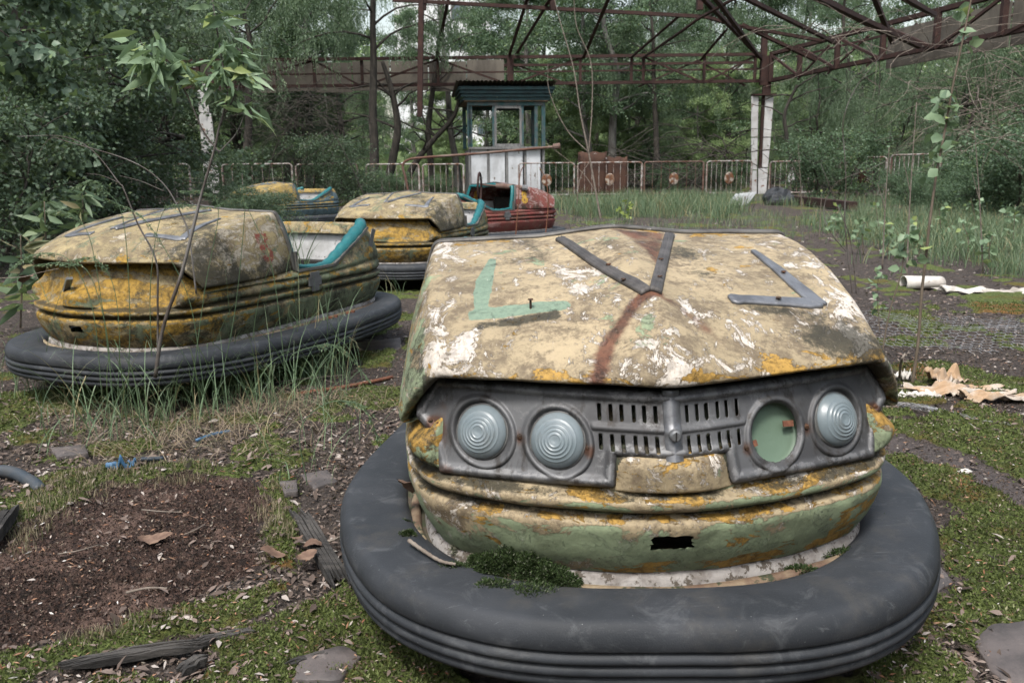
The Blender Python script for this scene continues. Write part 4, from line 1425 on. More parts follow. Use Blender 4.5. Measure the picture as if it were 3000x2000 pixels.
xl, xr = P(300, 240, YC)[0], P(2235, 255, YC)[0]
for dy, th in ((0, .10), (1.1, .08)):
    for z in ((zb, zt) if dy == 0 else (zb + .12, zt - .12)):
        mb = MB().angle((xl, YC + dy, z), (xr, YC + dy, z), th, .02, 1); cpart(mb, 'chord', M['steel'])
mb = MB().beam((xl, YC, (zb + zt) / 2), (xr, YC, (zb + zt) / 2), .05); cpart(mb, 'middle_rail', M['steel'])
vx = [P(px, 200, YC)[0] for px in (300, 620, 920, 1060, 1283, 1495, 1700, 1850, 1885, 2063, 2212)]
for i, x in enumerate(vx):
    mb = MB().beam((x, YC, zb), (x, YC, zt), .09, .09); cpart(mb, 'strut', M['steel'])
    if i + 1 < len(vx) and i not in (6, 7):
        a, b = (zt, zb) if i % 2 == 0 else (zb, zt)
        mb = MB().beam((x, YC, a), (vx[i + 1], YC, b), .06); cpart(mb, 'brace', M['steel'])
        mb = MB().beam((x, YC + 1.1, b), (vx[i + 1], YC + 1.1, a), .05); cpart(mb, 'brace', M['steel'])
mb = MB().beam((P(1495, 200, YC)[0], YC - .05, zb - .08), (P(1495, 200, YC)[0], YC - .05, zt + .1), .22, .2); cpart(mb, 'post', M['steel'])
# cement boards behind the truss, each sheet its own
x0, x1 = P(560, 200, YC)[0], P(1478, 200, YC)[0]
nb_ = 8
for i in range(nb_):
    a = x0 + (x1 - x0) * i / nb_ + .02; b = x0 + (x1 - x0) * (i + 1) / nb_ - .02
    sag = random.uniform(-.05, .05)
    mb = MB().box(((a + b) / 2, YC + .75, (zb + zt) / 2 + .0 + sag), (b - a, .04, zt - zb + .12)); cpart(mb, 'fascia_board', M['fascia'])
# truss running towards the camera on the right
yA, yB = P(2250, 258, YC), PZ(3000, 92, zb)
d_ = yB - yA; yE = yA + d_ * 1.25
yA[2] = yE[2] = zb
up = np.array((0, 0, zt - zb))
for z in (0, 1):
    mb = MB().angle(yA + up * z, yE + up * z, .11, .02, -1); cpart(mb, 'chord', M['steel'])
off = np.array((1.0, .3, 0.1))
for z in (.12, .88):
    mb = MB().beam(yA + off + up * z, yE + off + up * z, .06); cpart(mb, 'chord', M['steel'])
def on_side(px):
    # where the vertical plane of the side truss meets the sight line of a photo column
    best = min(np.linspace(0, 1.25, 600), key=lambda t: abs(proj(yA + (yE - yA) / 1.25 * t)[0] - px))
    return yA + (yE - yA) / 1.25 * best
def proj(p):
    X, Y, Z = p[0], p[1], p[2] - EYE
    c, s = math.cos(PITCH), math.sin(PITCH)
    dd = Y * c - Z * s; u = Y * s + Z * c
    x, y = F_PX * X / dd, F_PX * u / dd
    c, s = math.cos(ROLL), math.sin(ROLL)
    return 1500 + x * c - y * s, 1000 - (x * s + y * c)
sp_ = [on_side(px) for px in (2257, 2340, 2450, 2583, 2740, 2936)] + [yE]
for i, p in enumerate(sp_):
    mb = MB().beam(p, p + up, .13, .13); cpart(mb, 'strut', M['steel'])
    if i + 1 < len(sp_):
        q = sp_[i + 1]
        a, b = (p + up, q) if i in (0, 1, 2, 3) else (p, q + up)
        mb = MB().beam(a, b, .07); cpart(mb, 'brace', M['steel'])
        mb = MB().beam(p + off + (b - a) * 0, q + off + up, .05); cpart(mb, 'brace', M['steel'])
for t0, t1 in ((2556, 2760), (2790, 2905), (2912, 3080)):
    a, b = on_side(t0) if t0 < 3000 else yE, on_side(min(t1, 2999)) if t1 < 3000 else yE
    o2 = np.array((.45, .12, -.12))
    mb = MB().beam(a + o2 + up * .5, b + o2 + up * .5, .05, (zt - zb) * 1.15); cpart(mb, 'fascia_board', M['fascia'])
# roof members above, from the columns and beams up to the ridge
def mem(p, q, w, name='rafter'):
    mb = MB().angle(p, q, w, .015); cpart(mb, name, M['steel'])
YR = 24.0
r0, r1 = P(1150, 6, YR), P(2064, 55, YR)
mem(r0, r1, .10, 'ridge_beam')
mem(r1, P(2157, 81, 24.5), .10, 'ridge_beam'); mem(P(2157, 81, 24.5), on_side(2400) + up, .10, 'ridge_beam')
for (a, ya, b, yb) in (((1495, 165), YC, (1562, -40), 23), ((1518, 158), YC, (1640, -40), 22.5), ((1283, 172), YC, (1330, -60), 23), ((1712, 172), YC, (1800, -30), 22),
                       ((1885, 172), YC, (2000, 95), 24), ((2000, 95), 24, (2047, 60), 23), ((2047, 60), 23, (2200, -25), 20),
                       ((2235, 176), YC, (2050, -15), 21), ((2229, 172), YC, (2090, -15), 20), ((2450, 130), 25, (2150, -20), 19), ((2391, 180), 26, (2174, 76), 24.5),
                       ((2055, 178), YC, (2131, 90), 24.4), ((2700, 142), 20.5, (2380, -10), 15), ((2592, 100), 22, (2395, -8), 17), ((2745, 50), 19.5, (2640, -10), 16),
                       ((1850, 172), YC, (1990, 52), 24), ((2620, 130), 22, (2560, -20), 18)):
    mem(P(a[0], a[1], ya), P(b[0], b[1], yb), .085)
for px in (1240, 1618, 2050):
    mb = MB().beam(P(px, 30, YR), P(px, -60, YR), .16, .16); cpart(mb, 'strut', M['steel'])
# the long angle that hangs down near the middle
mb = MB().angle(P(1241, -60, 15.0), P(1236, 343, 15.0), .085, .012); cpart(mb, 'hanging_angle', M['steel'])
# column shafts
for px, w in ((2231, .30), (609, .2)):
    x = P(px, 560, YC)[0]
    mb = MB().beam((x, YC, 0), (x, YC, zt), w * .55 if px < 1000 else w * .9, .12); cpart(mb, 'column', M['steel'])
mb = MB().beam((P(2235, 200, YC)[0], YC - .02, zb - .1), (P(2235, 200, YC)[0], YC - .02, zt + .7), .18, .18); cpart(mb, 'post', M['steel'])
# white cladding: tapered strips each side of a rusty gap
def clad(xc, rows, name='column_cladding'):
    for (pxa, pxb, ytop, pxc, pxd, ybot, dy) in rows:
        a, b = P(pxa, ytop, YC - dy), P(pxb, ytop, YC - dy); c, e = P(pxd, ybot, YC - dy), P(pxc, ybot, YC - dy)
        V = np.array([a, b, c, e]); V2 = V + (0, .05, 0)
        mb = MB(); mb.hexa(np.vstack([V[[3, 2]], V2[[2, 3]], V[[0, 1]], V2[[1, 0]]])); cpart(mb, name, M['white_rust'])
clad(0, [(2202, 2222, 282, 2201, 2220, 401, .14), (2201, 2220, 404, 2202, 2218, 497, .14), (2202, 2217, 500, 2203, 2217, 569, .14),
         (2243, 2267, 280, 2237, 2258, 401, .12), (2237, 2258, 404, 2233, 2250, 490, .12), (2222, 2250, 493, 2221, 2244, 569, .16)])
clad(0, [(577, 606, 246, 583, 612, 330, .14), (583, 618, 332, 595, 638, 490, .14), (595, 640, 494, 606, 642, 566, .14)])
mb = MB().box((P(2235, 279, YC)[0], YC - .1, P(2235, 279, YC)[2]), (.78, .3, .05)); cpart(mb, 'column_cap', M['steel'])

# ------------------------------------------------------------------ ticket booth
YB = 27.5
bc = P(1486, 560, YB)
booth = thing('ticket_booth', 'small wooden ticket booth with dark teal roof fascia, open windows and white lower panels', 'booth', (bc[0], YB, 0), math.radians(7))
sc_ = lambda px0, px1: (px1 - px0) / F_PX * YB
Wd = sc_(1378, 1590); hz = lambda py: P(1480, py, YB)[2]
D = 2.2
z_s, z_l, z_h, z_r = hz(437), hz(432), hz(308), hz(258)
def bbox_(n_, c, s, m): return MB().box(c, s).build(n_, m, booth)
for i in range(4):
    x = -Wd / 2 + (i + .5) * Wd / 4 * .97
    bbox_('wall_panel', (x, 0, z_s / 2), (Wd / 4 * .86, .05, z_s), M['booth_white'])
for i in range(5):
    bbox_('batten', (-Wd / 2 + i * Wd / 4, -.012, z_s / 2), (.075, .06, z_s), M['booth_grey'])
bbox_('side_wall', (-Wd / 2 + .03, D / 2, z_s / 2), (.05, D - .1, z_s), M['booth_grey'])
bbox_('side_wall', (Wd / 2 - .03, D / 2, z_s / 2), (.05, D - .1, z_s), M['booth_grey'])
bbox_('rear_wall', (0, D, z_s / 2), (Wd, .05, z_s), M['booth_grey'])
bbox_('window_sill', (0, -.05, z_s + .035), (Wd + .06, .22, .07), M['booth_grey'])
for fx in (-.5, -.485, -.17, .21, .40, .5):
    for y_ in (0, D):
        if y_ and fx not in (-.5, .5): continue
        bbox_('post', (fx * Wd, y_, (z_s + .07 + z_h) / 2), (.10 if abs(fx) < .45 else .12, .10, z_h - z_s - .07), M['booth_frame'])
bbox_('window_head', (0, 0, z_h + .04), (Wd + .1, .14, .12), M['booth_frame'])
bbox_('window_head', (0, D, z_h + .04), (Wd + .1, .10, .12), M['booth_frame'])
mb = MB()
for (a, b) in (((-.15, 0), (.19, 0)),):
    xa, xb = a[0] * Wd, b[0] * Wd
    mb.box(((xa + xb) / 2, -.03, z_s + .12), (xb - xa, .05, .09)); mb.box(((xa + xb) / 2, -.03, z_h - .06), (xb - xa, .05, .09))
    mb.box((xa, -.03, (z_s + z_h) / 2), (.07, .05, z_h - z_s - .2)); mb.box((xb, -.03, (z_s + z_h) / 2), (.07, .05, z_h - z_s - .2))
mb.build('window_frame', M['booth_grey'], booth)
ov = .28
bbox_('ceiling', (0, D / 2, z_h + .13), (Wd + .3, D + .3, .06), M['roof_wood'])
fh = z_r - z_h - .1
for k in range(4):
    zz = z_h + .13 + fh * (k + .5) / 4; o_ = ov * (.55 + .45 * k / 3)
    bbox_('fascia_plank', (0, -o_, zz), (Wd + 2 * o_, .04, fh / 4 * .93), M['booth_teal'])
    bbox_('fascia_plank', (-Wd / 2 - o_ - .025, D / 2, zz), (.04, D + 2 * o_, fh / 4 * .93), M['booth_teal'])
    bbox_('fascia_plank', (Wd / 2 + o_ + .025, D / 2, zz), (.04, D + 2 * o_, fh / 4 * .93), M['booth_teal'])
V = []
n_ = 48
for y_ in (-ov - .12, D + ov + .1):
    for k in range(n_ + 1):
        x = -Wd / 2 - ov - .12 + (Wd + 2 * ov + .24) * k / n_
        V.append((x, y_, z_r + .06 + .02 * math.cos(k * math.pi) + (.12 if y_ < 0 else -.1)))
obj('corrugated_roof', np.array(V + [(x, y, z - .03) for x, y, z in V]), grid_faces(2, n_ + 1).tolist() + [tuple(i + 2 * (n_ + 1) for i in f[::-1]) for f in grid_faces(2, n_ + 1).tolist()], M['fascia'], booth)

# ------------------------------------------------------------------ pale apartment block far behind
YBd = 95
b0, b1 = P(1168, 400, YBd)[0], P(1440, 400, YBd)[0]
blk = thing('apartment_block', 'pale concrete apartment block seen through the trees left of the ticket booth', 'building', ((b0 + b1) / 2, YBd, 0))
bw = b1 - b0
MB().box((0, 6, 14), (bw, 12, 28)).build('wall', M['building'], blk)
for fl in range(9):
    for k in range(3):
        x = -bw / 2 + bw * (.25, .68, .93)[k]
        if k == 0 and fl in (1, 2, 4, 5): continue
        f = MB().box((x, -.03, 2.6 + fl * 3.0), (1.75, .08, 1.65)).build('window', M['booth_grey'], blk)
        MB().box((x, -.08, 2.6 + fl * 3.0), (1.5, .04, 1.4)).build('pane', M['pane'], f)
MB().box((0, -.02, 28.1), (bw + .4, .3, .5)).build('parapet', M['building'], blk)

# ------------------------------------------------------------------ railings
FENCE = M['fence']
def railing(p, q, h, mat, label, disc=True, nb=8, disc_mat=None, rr=.022, legs=True, dw=1.0):
    p = np.array(p, float); q = np.array(q, float)
    L = np.linalg.norm((q - p)[:2]); ang = math.atan2(q[1] - p[1], q[0] - p[0])
    t = thing('railing_panel', label, 'railing', tuple(p), ang, 'low railing panels round the ride floor')
    z0 = .14; r = min(.10, L * .2)
    loop = []
    for (cx, cz, a0) in ((L - r, h - r, 0), (r, h - r, 90), (r, z0 + r, 180), (L - r, z0 + r, 270)):
        for k in range(6):
            a = math.radians(a0 + k * 18); loop.append((cx + r * math.cos(a), 0, cz + r * math.sin(a)))
    loop.append(loop[0])
    MB().tube(loop, rr, 8, False).build('tube_frame', mat, t, True)
    for k in range(nb):
        x = L * (k + 1) / (nb + 1)
        lean = random.uniform(-.02, .02)
        MB().tube([(x, 0, z0), (x + lean * .6, random.uniform(-.01, .01), (h + z0) / 2), (x, 0, h)], rr * .42, 5).build('bar', mat, t)
    if legs:
        for x in (.01, L - .01):
            MB().box((x, .02, h * .48), (.05, .05, h * .96)).build('leg', M['rust_bars'] if x < .1 else mat, t)
    if disc:
        c = (L / 2, -.03, h * .53); n2 = 24
        rw, rh = .15 * dw, .19
        V = [(c[0] + rw * math.cos(a) * s, c[1] + dy, c[2] + rh * math.sin(a) * s) for dy, s in ((0, 0.02), (0, .5), (0, .96), (.006, 1), (.014, .97)) for a in np.linspace(0, 2 * math.pi, n2, endpoint=False)]
        o = obj('disc', np.array(V), grid_faces(5, n2, True), disc_mat or M['disc_rust'], t, True)
        MB().beam((c[0], c[1] - .008, c[2] - rh * .9), (c[0], c[1] - .008, c[2] + rh * .9), .03, .012, up=(0, 1, 0)).build('disc_rib', M['rust_bars'], t)
    return t


YF = 27.0
hF = P(1700, 477, YF)[2]
def fp(px, Y=YF): a = P(px, 560, Y); return (a[0], Y, 0)
railing(fp(1520), fp(1683), hF, FENCE, 'railing panel with a rusty disc, right beside the ticket booth', dw=1.1)
railing(fp(1692), fp(1880), hF, FENCE, 'railing panel standing in front of the two rusty sheets')
railing(fp(1886), fp(2060), hF, M['rust_bars'], 'brown rusted railing panel, second to the left of the white column', nb=6)
railing(fp(2068), fp(2200), hF, FENCE, 'railing panel just left of the white column')
railing(fp(2252), (fp(2345)[0] + .1, YF - .9, 0), hF * .97, FENCE, 'short railing panel turned at an angle, right of the white column', nb=7, disc_mat=M['white_rust'], dw=.7)
railing(fp(2458, 24), fp(2592, 23.2), P(2500, 462, 24)[2], FENCE, 'railing panel right of the gap, free of climbing plants', nb=6, disc_mat=M['rust_sheet'], dw=.8)
railing(fp(2602, 23), fp(2742, 21.5), P(2600, 455, 23)[2], FENCE, 'railing panel in leaves, between the one at the gap and the last on the right', nb=9)
railing(fp(2748, 21.3), fp(2960, 20.4), P(2850, 443, 21)[2], FENCE, 'last railing panel on the right, mostly overgrown', nb=9)
for (a, b, Y, lab) in ((30, 120, 20, 'leftmost railing panel, deep in the shade at the photo edge'), (130, 250, 20.5, 'second railing panel from the left edge, rusty and overgrown'),
                       (262, 395, 21.5, 'third railing panel from the left edge, rusty and overgrown'), (410, 560, 23, 'railing panel left of the pale left column'),
                       (655, 860, 25, 'railing panel behind the yellow and blue car'), (870, 1050, 25.5, 'railing panel between the left column and the leaning dark trunk'),
                       (1075, 1230, 26, 'railing panel under the hanging steel angle'), (1240, 1360, 27, 'railing panel just left of the ticket booth')):
    railing(fp(a, Y), fp(b, Y), P(a, 482 if a > 300 else 470, Y)[2], M['rust_bars'] if a < 400 else FENCE, lab, disc=False, nb=6)
# two rusted sheets behind the railing
for (a, b, t_, Y, m_, lab, dz) in ((1694, 1778, 446, 28.2, 'rust_sheet', 'tall rust brown sheet standing behind the railing, left of its pair', 0), (1776, 1838, 460, 28.0, 'rust_sheet', 'shorter rusty sheet with a grey patch, right of its pair', .0)):
    A, B = P(a, 560, Y), P(b, 560, Y); h = P(a, t_, Y)[2]
    o = tag(thing('rusty_sheet', lab, 'metal sheet', (A[0], Y, 0)), None, None)
    V = []
    for i in range(9):
        x = (B[0] - A[0]) * i / 8
        for k, z in enumerate(np.linspace(0, h, 7)):
            V.append((x, .05 * math.sin(i * .9 + k * .4) + .02 * k, z + (.03 * math.sin(i * 1.7) if k == 6 else 0)))
    V = np.array(V)
    s = obj('sheet', V, grid_faces(9, 7), M[m_], o, True)
    md = s.modifiers.new('t', 'SOLIDIFY'); md.thickness = .012
    MB().beam((.02, .06, 0), (.02, .1, h * .95), .05).build('stay', M['steel'], o)

# ------------------------------------------------------------------ loose things on the ride
def single(name, label, cat, mb, mat, loc=(0, 0, 0), smooth=False, group=None):
    loc = np.array(loc, float)
    V = np.concatenate(mb.V) - loc
    o = obj(name, V, mb.F, mat, None, smooth); o.location = loc
    return tag(o, label, cat, group)


p = [P(1197, 566, 7.6), P(1188, 520, 7.6), P(1180, 485, 7.6), P(1198, 468, 7.6), P(1240, 462, 7.55), P(1400, 450, 7.4), P(1628, 430, 7.2)]
pole = thing('collector_pole', 'bent rust brown pole leaning over the middle yellow car towards the booth', 'pole', tuple(p[0]))
V, F = tube(smooth_path(p, 10) - p[0], .011, 8); obj('pole', V, F, M['rust_bars'], pole, True)
e = p[-1] - p[0]; MB().tube([e + (-.02, 0, 0), e + (.035, 0, .006)], [.024, .026], 10).build('end_knob', M['rust_bars'], pole)
a, b = P(1405, 541, 9.3), P(1452, 544, 9.3); c = P(1535, 551, 9.3); e = P(1546, 552, 9.3)
rol = thing('rusty_roller', 'rusty roller on a thin shaft, above the red bumper car', 'roller', tuple(b))
MB().tube([a - b, c - b], .009, 8).build('shaft', M['rust_bars'], rol)
MB().tube([(0, 0, 0), (c - b) * .9], .028, 12).build('drum', M['rust_bars'], rol)
MB().tube([(c - b) * .93, (e - b)], .034, 12).build('flange', M['label_grey'], rol)
ringp = [P(1405 + 5 * math.cos(t), 548 + 42 * math.sin(t), 9.2 + .1 * math.cos(t)) for t in np.linspace(0, 2 * math.pi, 25)]
single('steel_ring', 'thin dark steel ring standing between the middle yellow car and the red one', 'ring', MB().tube(ringp, .012, 6, False), M['steel'], ringp[0], True)
A, B = G(2290, 588, .05), G(2500, 615, .05)
single('steel_beam', 'rust brown steel beam lying on the floor right of the white column', 'beam', MB().beam(A + (0, 0, .08), B + (0, 0, .08), .2, .16), M['steel'], A)
def lump(c, r, seed, n1=14, n2=9, rough=.35, flat=1.0):
    V = []
    for i in range(n2):
        ph = math.pi / 2 * i / (n2 - 1)
        for j in range(n1):
            th = 2 * math.pi * j / n1
            k = 1 + rough * (float(vnoise(math.cos(th) * 2 + seed, math.sin(th) * 2 + i * .6, seed)) - .5) * 2
            V.append((c[0] + r[0] * k * math.cos(ph) * math.cos(th), c[1] + r[1] * k * math.cos(ph) * math.sin(th), c[2] + r[2] * k * math.sin(ph)))
    mb = MB(); mb.add(V, grid_faces(n2, n1, True)); return mb
c = G(2278, 600); single('rubber_heap', 'crumpled black rubber heap at the foot of the white column', 'rubber scrap', lump(c, (.42, .3, .34), 3), M['rubber'], c)
c = G(2168, 602); mb = MB()
mb.hexa(np.array([c + v for v in ((-.35, -.1, 0), (.15, -.1, 0), (.2, .1, 0), (-.3, .1, 0), (-.12, -.1, .28), (.36, -.12, .32), (.4, .1, .32), (-.1, .1, .28))])); single('white_board', 'broken pale board leaning in the grass left of the white column', 'board', mb, M['booth_white'], c)

# crumpled sheets: hides and cloth
def crumple(name, label, cat, c, size, ang, seed, mat, height=.06, n=46, curl=.5):
    u, v = np.meshgrid(np.linspace(-.5, .5, n), np.linspace(-.5, .5, n))
    uf, vf = u.ravel(), v.ravel()
    edge = 1 + .35 * (fbm(np.arctan2(vf, uf) * 1.5 + seed, uf * 0, seed, 3) - .5) * 2
    x = uf * size[0] * edge; y = vf * size[1] * edge
    r1 = np.abs(fbm(uf * 2.6 + seed, vf * 2.6, seed, 3) - .5) * 2
    r2 = np.abs(fbm(uf * 5 + seed, vf * 5, seed + 3, 2) - .5) * 2
    z = height * (1.1 * r1 + .45 * r2 + .15 - .4 * (uf ** 2 + vf ** 2)) + curl * height * sstep(.35, .5, np.abs(uf)) * vnoise(uf * 3, vf * 3, seed)
    x = x + .25 * size[0] * (fbm(uf * 3, vf * 3 + 9, seed + 5, 2) - .5)
    ca, sa = math.cos(ang), math.sin(ang)
    V = np.column_stack([x * ca - y * sa, x * sa + y * ca, np.maximum(z, .002)])
    o = obj(name, V, grid_faces(n, n), mat, None, True); o.location = (c[0], c[1], c[2] + .004)
    md = o.modifiers.new('t', 'SOLIDIFY'); md.thickness = .003
    return tag(o, label, cat)


crumple('hide_scrap', 'stiff brown crumpled hide lying right of the front car', 'hide scrap', G(2800, 1155), (.38, .13), -.05, 3, M['cloth'], .05)
crumple('hide_scrap', 'curled brown hide flap folded up behind the white rag', 'hide scrap', G(2755, 1130), (.17, .11), .5, 8, M['cloth'], .065)
crumple('hide_scrap', 'long grey brown hide tail reaching the right photo edge', 'hide scrap', G(2925, 1178), (.26, .08), -.12, 12, M['cloth'], .05)
crumple('rag', 'dirty white rag touching the front car on its right', 'rag', G(2668, 1165), (.17, .09), .1, 5, M['rag'], .035)
crumple('paper_scrap', 'small torn white scrap beside the sapling right of the front car', 'scrap', G(2650, 1120), (.08, .06), .6, 7, M['rag'], .05)
c = G(2700, 848)
mb = MB()
V = []
for i, a in enumerate(np.linspace(-.6, math.pi * 1.25, 22)):
    for k in range(9):
        V.append((c[0] + (k - 4) * .035 * 1.0, c[1] + .058 * math.cos(a) * (1 + .03 * k), c[2] + .05 + .05 * math.sin(a) * (1 - .02 * k)))
mb.add(V, grid_faces(22, 9)); o = single('cloth_roll', 'rolled piece of off-white cloth lying beyond the wire netting', 'cloth roll', mb, M['rag'], c, True)
md = o.modifiers.new('t', 'SOLIDIFY'); md.thickness = .006
crumple('cloth_strip', 'long off-white cloth strip trailing right from the roll', 'cloth strip', G(2870, 862), (.6, .09), -.15, 15, M['rag'], .05)

# wire netting lying over the moss
def netting(cx, cy, nx, ny, cell, ang, seed):
    mb = MB(); ca, sa = math.cos(ang), math.sin(ang)
    def w_(x, y):
        x2 = x + .03 * (vnoise(x * 3, y * 3, seed) - .5); y2 = y + .05 * (vnoise(x * 3 + 7, y * 3, seed) - .5)
        X_, Y_ = cx + x2 * ca - y2 * sa, cy + x2 * sa + y2 * ca
        return (X_, Y_, float(ground_h(np.array([X_]), np.array([Y_]), (np.zeros(1),) * 3)[0]) + .012 + .05 * float(vnoise(X_ * 2.3, Y_ * 2.3, seed + 2)) ** 2)
    s = cell / 2; k = cell * 1.9
    for j in range(ny):
        for i in range(nx):
            x = (i - nx / 2) * cell + (s if j % 2 else 0); y = (j - ny / 2) * k * .75
            if (x / (nx * cell * .50)) ** 2 + (y / (ny * k * .36)) ** 2 > 1 + .45 * vnoise(i * .3, j * .5, 3) - .25: continue
            a = w_(x - s, y); b = w_(x, y + k * .25); c2 = w_(x + s, y); d2 = w_(x - s, y - k * .5)
            for q, r in ((a, b), (b, c2), (a, d2)):
                mb.tube([q, r], .0010, 3, False)
    return mb
c = G(2840, 985)
single('wire_netting', 'torn hexagonal wire netting spread over moss right of the front car', 'wire netting', netting(c[0], c[1], 38, 17, .046, -.22, 4), M['wire'], c)
# a twisted bundle of netting wire and loose strands
mb = MB()
for k in range(16):
    pts = []
    for t in np.linspace(0, 1, 16):
        q = G(2545 + 420 * t, 1188 + 62 * t - 8 * math.sin(t * 5))
        pts.append(q + np.array((.012 * math.sin(t * 22 + k), .014 * math.cos(t * 19 + k * 2) + random.uniform(-.004, .004), .012 + .009 * math.sin(t * 17 + k * 1.3))))
    mb.tube(smooth_path(pts, 3), .0011, 3, False)
single('wire_bundle', 'twisted grey bundle of wire running right from behind the front car', 'wire', mb, M['wire'], G(2545, 1188))
mb = MB()
for k in range(3):
    pts = [G(x, y) + np.array((0, .004 * k, .010 + .006 * math.sin(i * 2 + k))) for i, (x, y) in enumerate([(2755, 1575), (2800, 1600), (2870, 1625), (2930, 1665), (3010, 1700)])]
    mb.tube(smooth_path(pts, 8), .0018, 5, False)
single('dark_wire', 'thin dark wire strands lying across green moss at the right edge', 'wire', mb, M['wire_dark'], G(2755, 1575))
mb = MB(); pts = [G(x, y) + (0, 0, .012) for x, y in ((2660, 1205), (2760, 1225), (2880, 1262), (3020, 1300))]
mb.tube(smooth_path(pts, 8), .0028, 5)
single('dark_cable', 'thin dark cable on the moss above the wire bundle at right', 'cable', mb, M['wire_dark'], pts[0])

# left foreground bits
pts = [G(1150, 1112) + (0, 0, .012), G(1050, 1135) + (0, 0, .014), G(950, 1150) + (0, 0, .012), G(840, 1165) + (0, 0, .01)]
single('rusty_rod', 'red brown rusty rod lying on the ground left of the front car', 'rod', MB().tube(smooth_path(pts, 6), .0085, 8), M['bolt'], pts[0], True)
pts = [G(-60, 1398) + (0, 0, .02), G(30, 1405) + (0, 0, .026), G(95, 1428) + (0, 0, .018), G(120, 1445) + (0, 0, .008)]
single('blue_hose', 'blue grey hose end at the left photo edge', 'hose', MB().tube(smooth_path(pts, 6), [.019] * 19, 12), M['hose'], pts[0], True)
crumple('plastic_shard', 'broken faded blue plastic shard on moss behind the bare soil', 'plastic shard', G(365, 1385), (.085, .05), .35, 22, M['blue_plastic'], .045, 24)
pts = [G(415, 1362) + (0, 0, .02), G(440, 1358) + (0, 0, .016), G(480, 1352) + (0, 0, .012)]
single('hose_scrap', 'short blue grey hose scrap right of the blue shard', 'hose', MB().tube(smooth_path(pts, 6), .007, 8), M['hose'], pts[0], True)
pts = [G(575, 1300) + (0, 0, .012), G(620, 1285) + (0, 0, .014), G(675, 1270) + (0, 0, .01)]
single('hose_scrap', 'thin faded blue tube scrap among dead leaves above the soil', 'hose', MB().tube(smooth_path(pts, 6), .0065, 8), M['blue_plastic'], pts[0], True)


def splinter_plank(label, a, b, w, th, seed, mat='plank', nslat=5):
    a = np.array(a); b = np.array(b); d = b - a; L = np.linalg.norm(d); d /= L
    s = np.array((-d[1], d[0], 0)); rr = random.Random(seed)
    mb = MB()
    for k in range(nslat):
        o = (k - (nslat - 1) / 2) / nslat * w
        i0, i1 = rr.uniform(0, .12) * L, L * rr.uniform(.86, 1.0)
        pts = []
        n = 7
        V = []
        for j in range(n):
            t = i0 + (i1 - i0) * j / (n - 1)
            tap = (.35 if j in (0, n - 1) else 1) * rr.uniform(.85, 1.1)
            c = a + d * t + s * (o + rr.uniform(-.002, .002)) + np.array((0, 0, th * .5 + rr.uniform(0, .004)))
            for (x, z) in ((-.5, -.5), (.5, -.5), (.46, .5), (-.46, .5)):
                V.append(c + s * x * w / nslat * .95 * tap + np.array((0, 0, z * th * tap)))
        F = grid_faces(n, 4, True).tolist() + [(0, 1, 2, 3), (4 * n - 1, 4 * n - 2, 4 * n - 3, 4 * n - 4)]
        mb.add(V, F)
    return single('rotten_plank', label, 'plank', mb, M[mat], a)


splinter_plank('charred dark plank poking out from under the left of the rubber bumper', G(868, 1500, .01), G(1010, 1740, .01), .045, .022, 1)
splinter_plank('split grey plank along the moss at the bottom left', G(165, 1965, .012), G(600, 1895, .012), .03, .014, 2, nslat=6)
splinter_plank('thin dark plank sliver right of the split grey one', G(560, 1900, .01), G(760, 1850, .01), .022, .012, 3, nslat=3)
splinter_plank('short broken plank end standing below the split grey one', G(520, 1985, .012), G(610, 1930, .014), .03, .014, 4, nslat=3)
splinter_plank('small weathered stick near the bottom edge, left of the bumper', G(830, 1965, .012), G(985, 1925, .012), .016, .014, 5, nslat=2)
splinter_plank('grey rotten plank at the left edge beside the soil patch', G(-40, 1620, .02), G(45, 1500, .02), .035, .03, 6, nslat=3)


def dead_leaf(label, c, size, ang, tilt, seed, mat='dead_leaf', group=None):
    n, m = 15, 9
    V = []
    for i in range(n):
        t = i / (n - 1); wd = .42 * math.sin(math.pi * t) ** .7 * (1 - .35 * t)
        for j in range(m):
            s = (j / (m - 1) - .5) * 2
            jag = 1 + .10 * (((i * 7 + seed) % 3) - 1) * (abs(s) > .9)
            x = t - .5; y = s * wd * jag
            z = .22 * abs(s) ** 1.4 * wd + .10 * math.sin(t * 5 + seed) + .05 * float(vnoise(t * 5 + seed, s * 2, seed))
            V.append((x * size, y * size, z * size))
    V = np.array(V) @ np.array(Matrix.Rotation(ang, 3, 'Z') @ Matrix.Rotation(tilt, 3, 'Y')).T
    V[:, 2] -= V[:, 2].min()
    o = obj('dead_leaf', V, grid_faces(n, m), M[mat], None, True); o.location = (c[0], c[1], c[2] + .008)
    return tag(o, label, 'dead leaf', group)


dead_leaf('curled pinkish brown dead leaf pointing left, left of the dark plank', G(800, 1640, .015), .062, .15, .2, 1)
dead_leaf('larger crinkled brown leaf lying on the dark plank end', G(900, 1640, .03), .058, .9, .1, 3)
dead_leaf('folded upright brown leaf behind the larger leaf on the plank', G(872, 1600, .03), .04, 1.9, .5, 5)
dead_leaf('flat dry leaf touching the bumper edge above the dark plank', G(925, 1612, .02), .055, .3, .05, 6)
dead_leaf('pale dry leaf upright in the middle of the bare soil', G(560, 1530, .005), .045, .8, .2, 7)
dead_leaf('long dry leaf lying across the bare soil', G(455, 1590, .004), .085, .4, .1, 9)
dead_leaf('cream leaf on the moss to the right of the front bumper', G(2825, 1394, .01), .05, .1, .1, 10, 'rag')
dead_leaf('withered leaf hanging in the air before the left yellow car nose', P(82, 838, 2.9), .07, -.5, -.3, 11)
dead_leaf('curled brown leaf wedged between the hoops at the left of the front car', PZ(1200, 1470, .25), .07, 1.4, .6, 12)


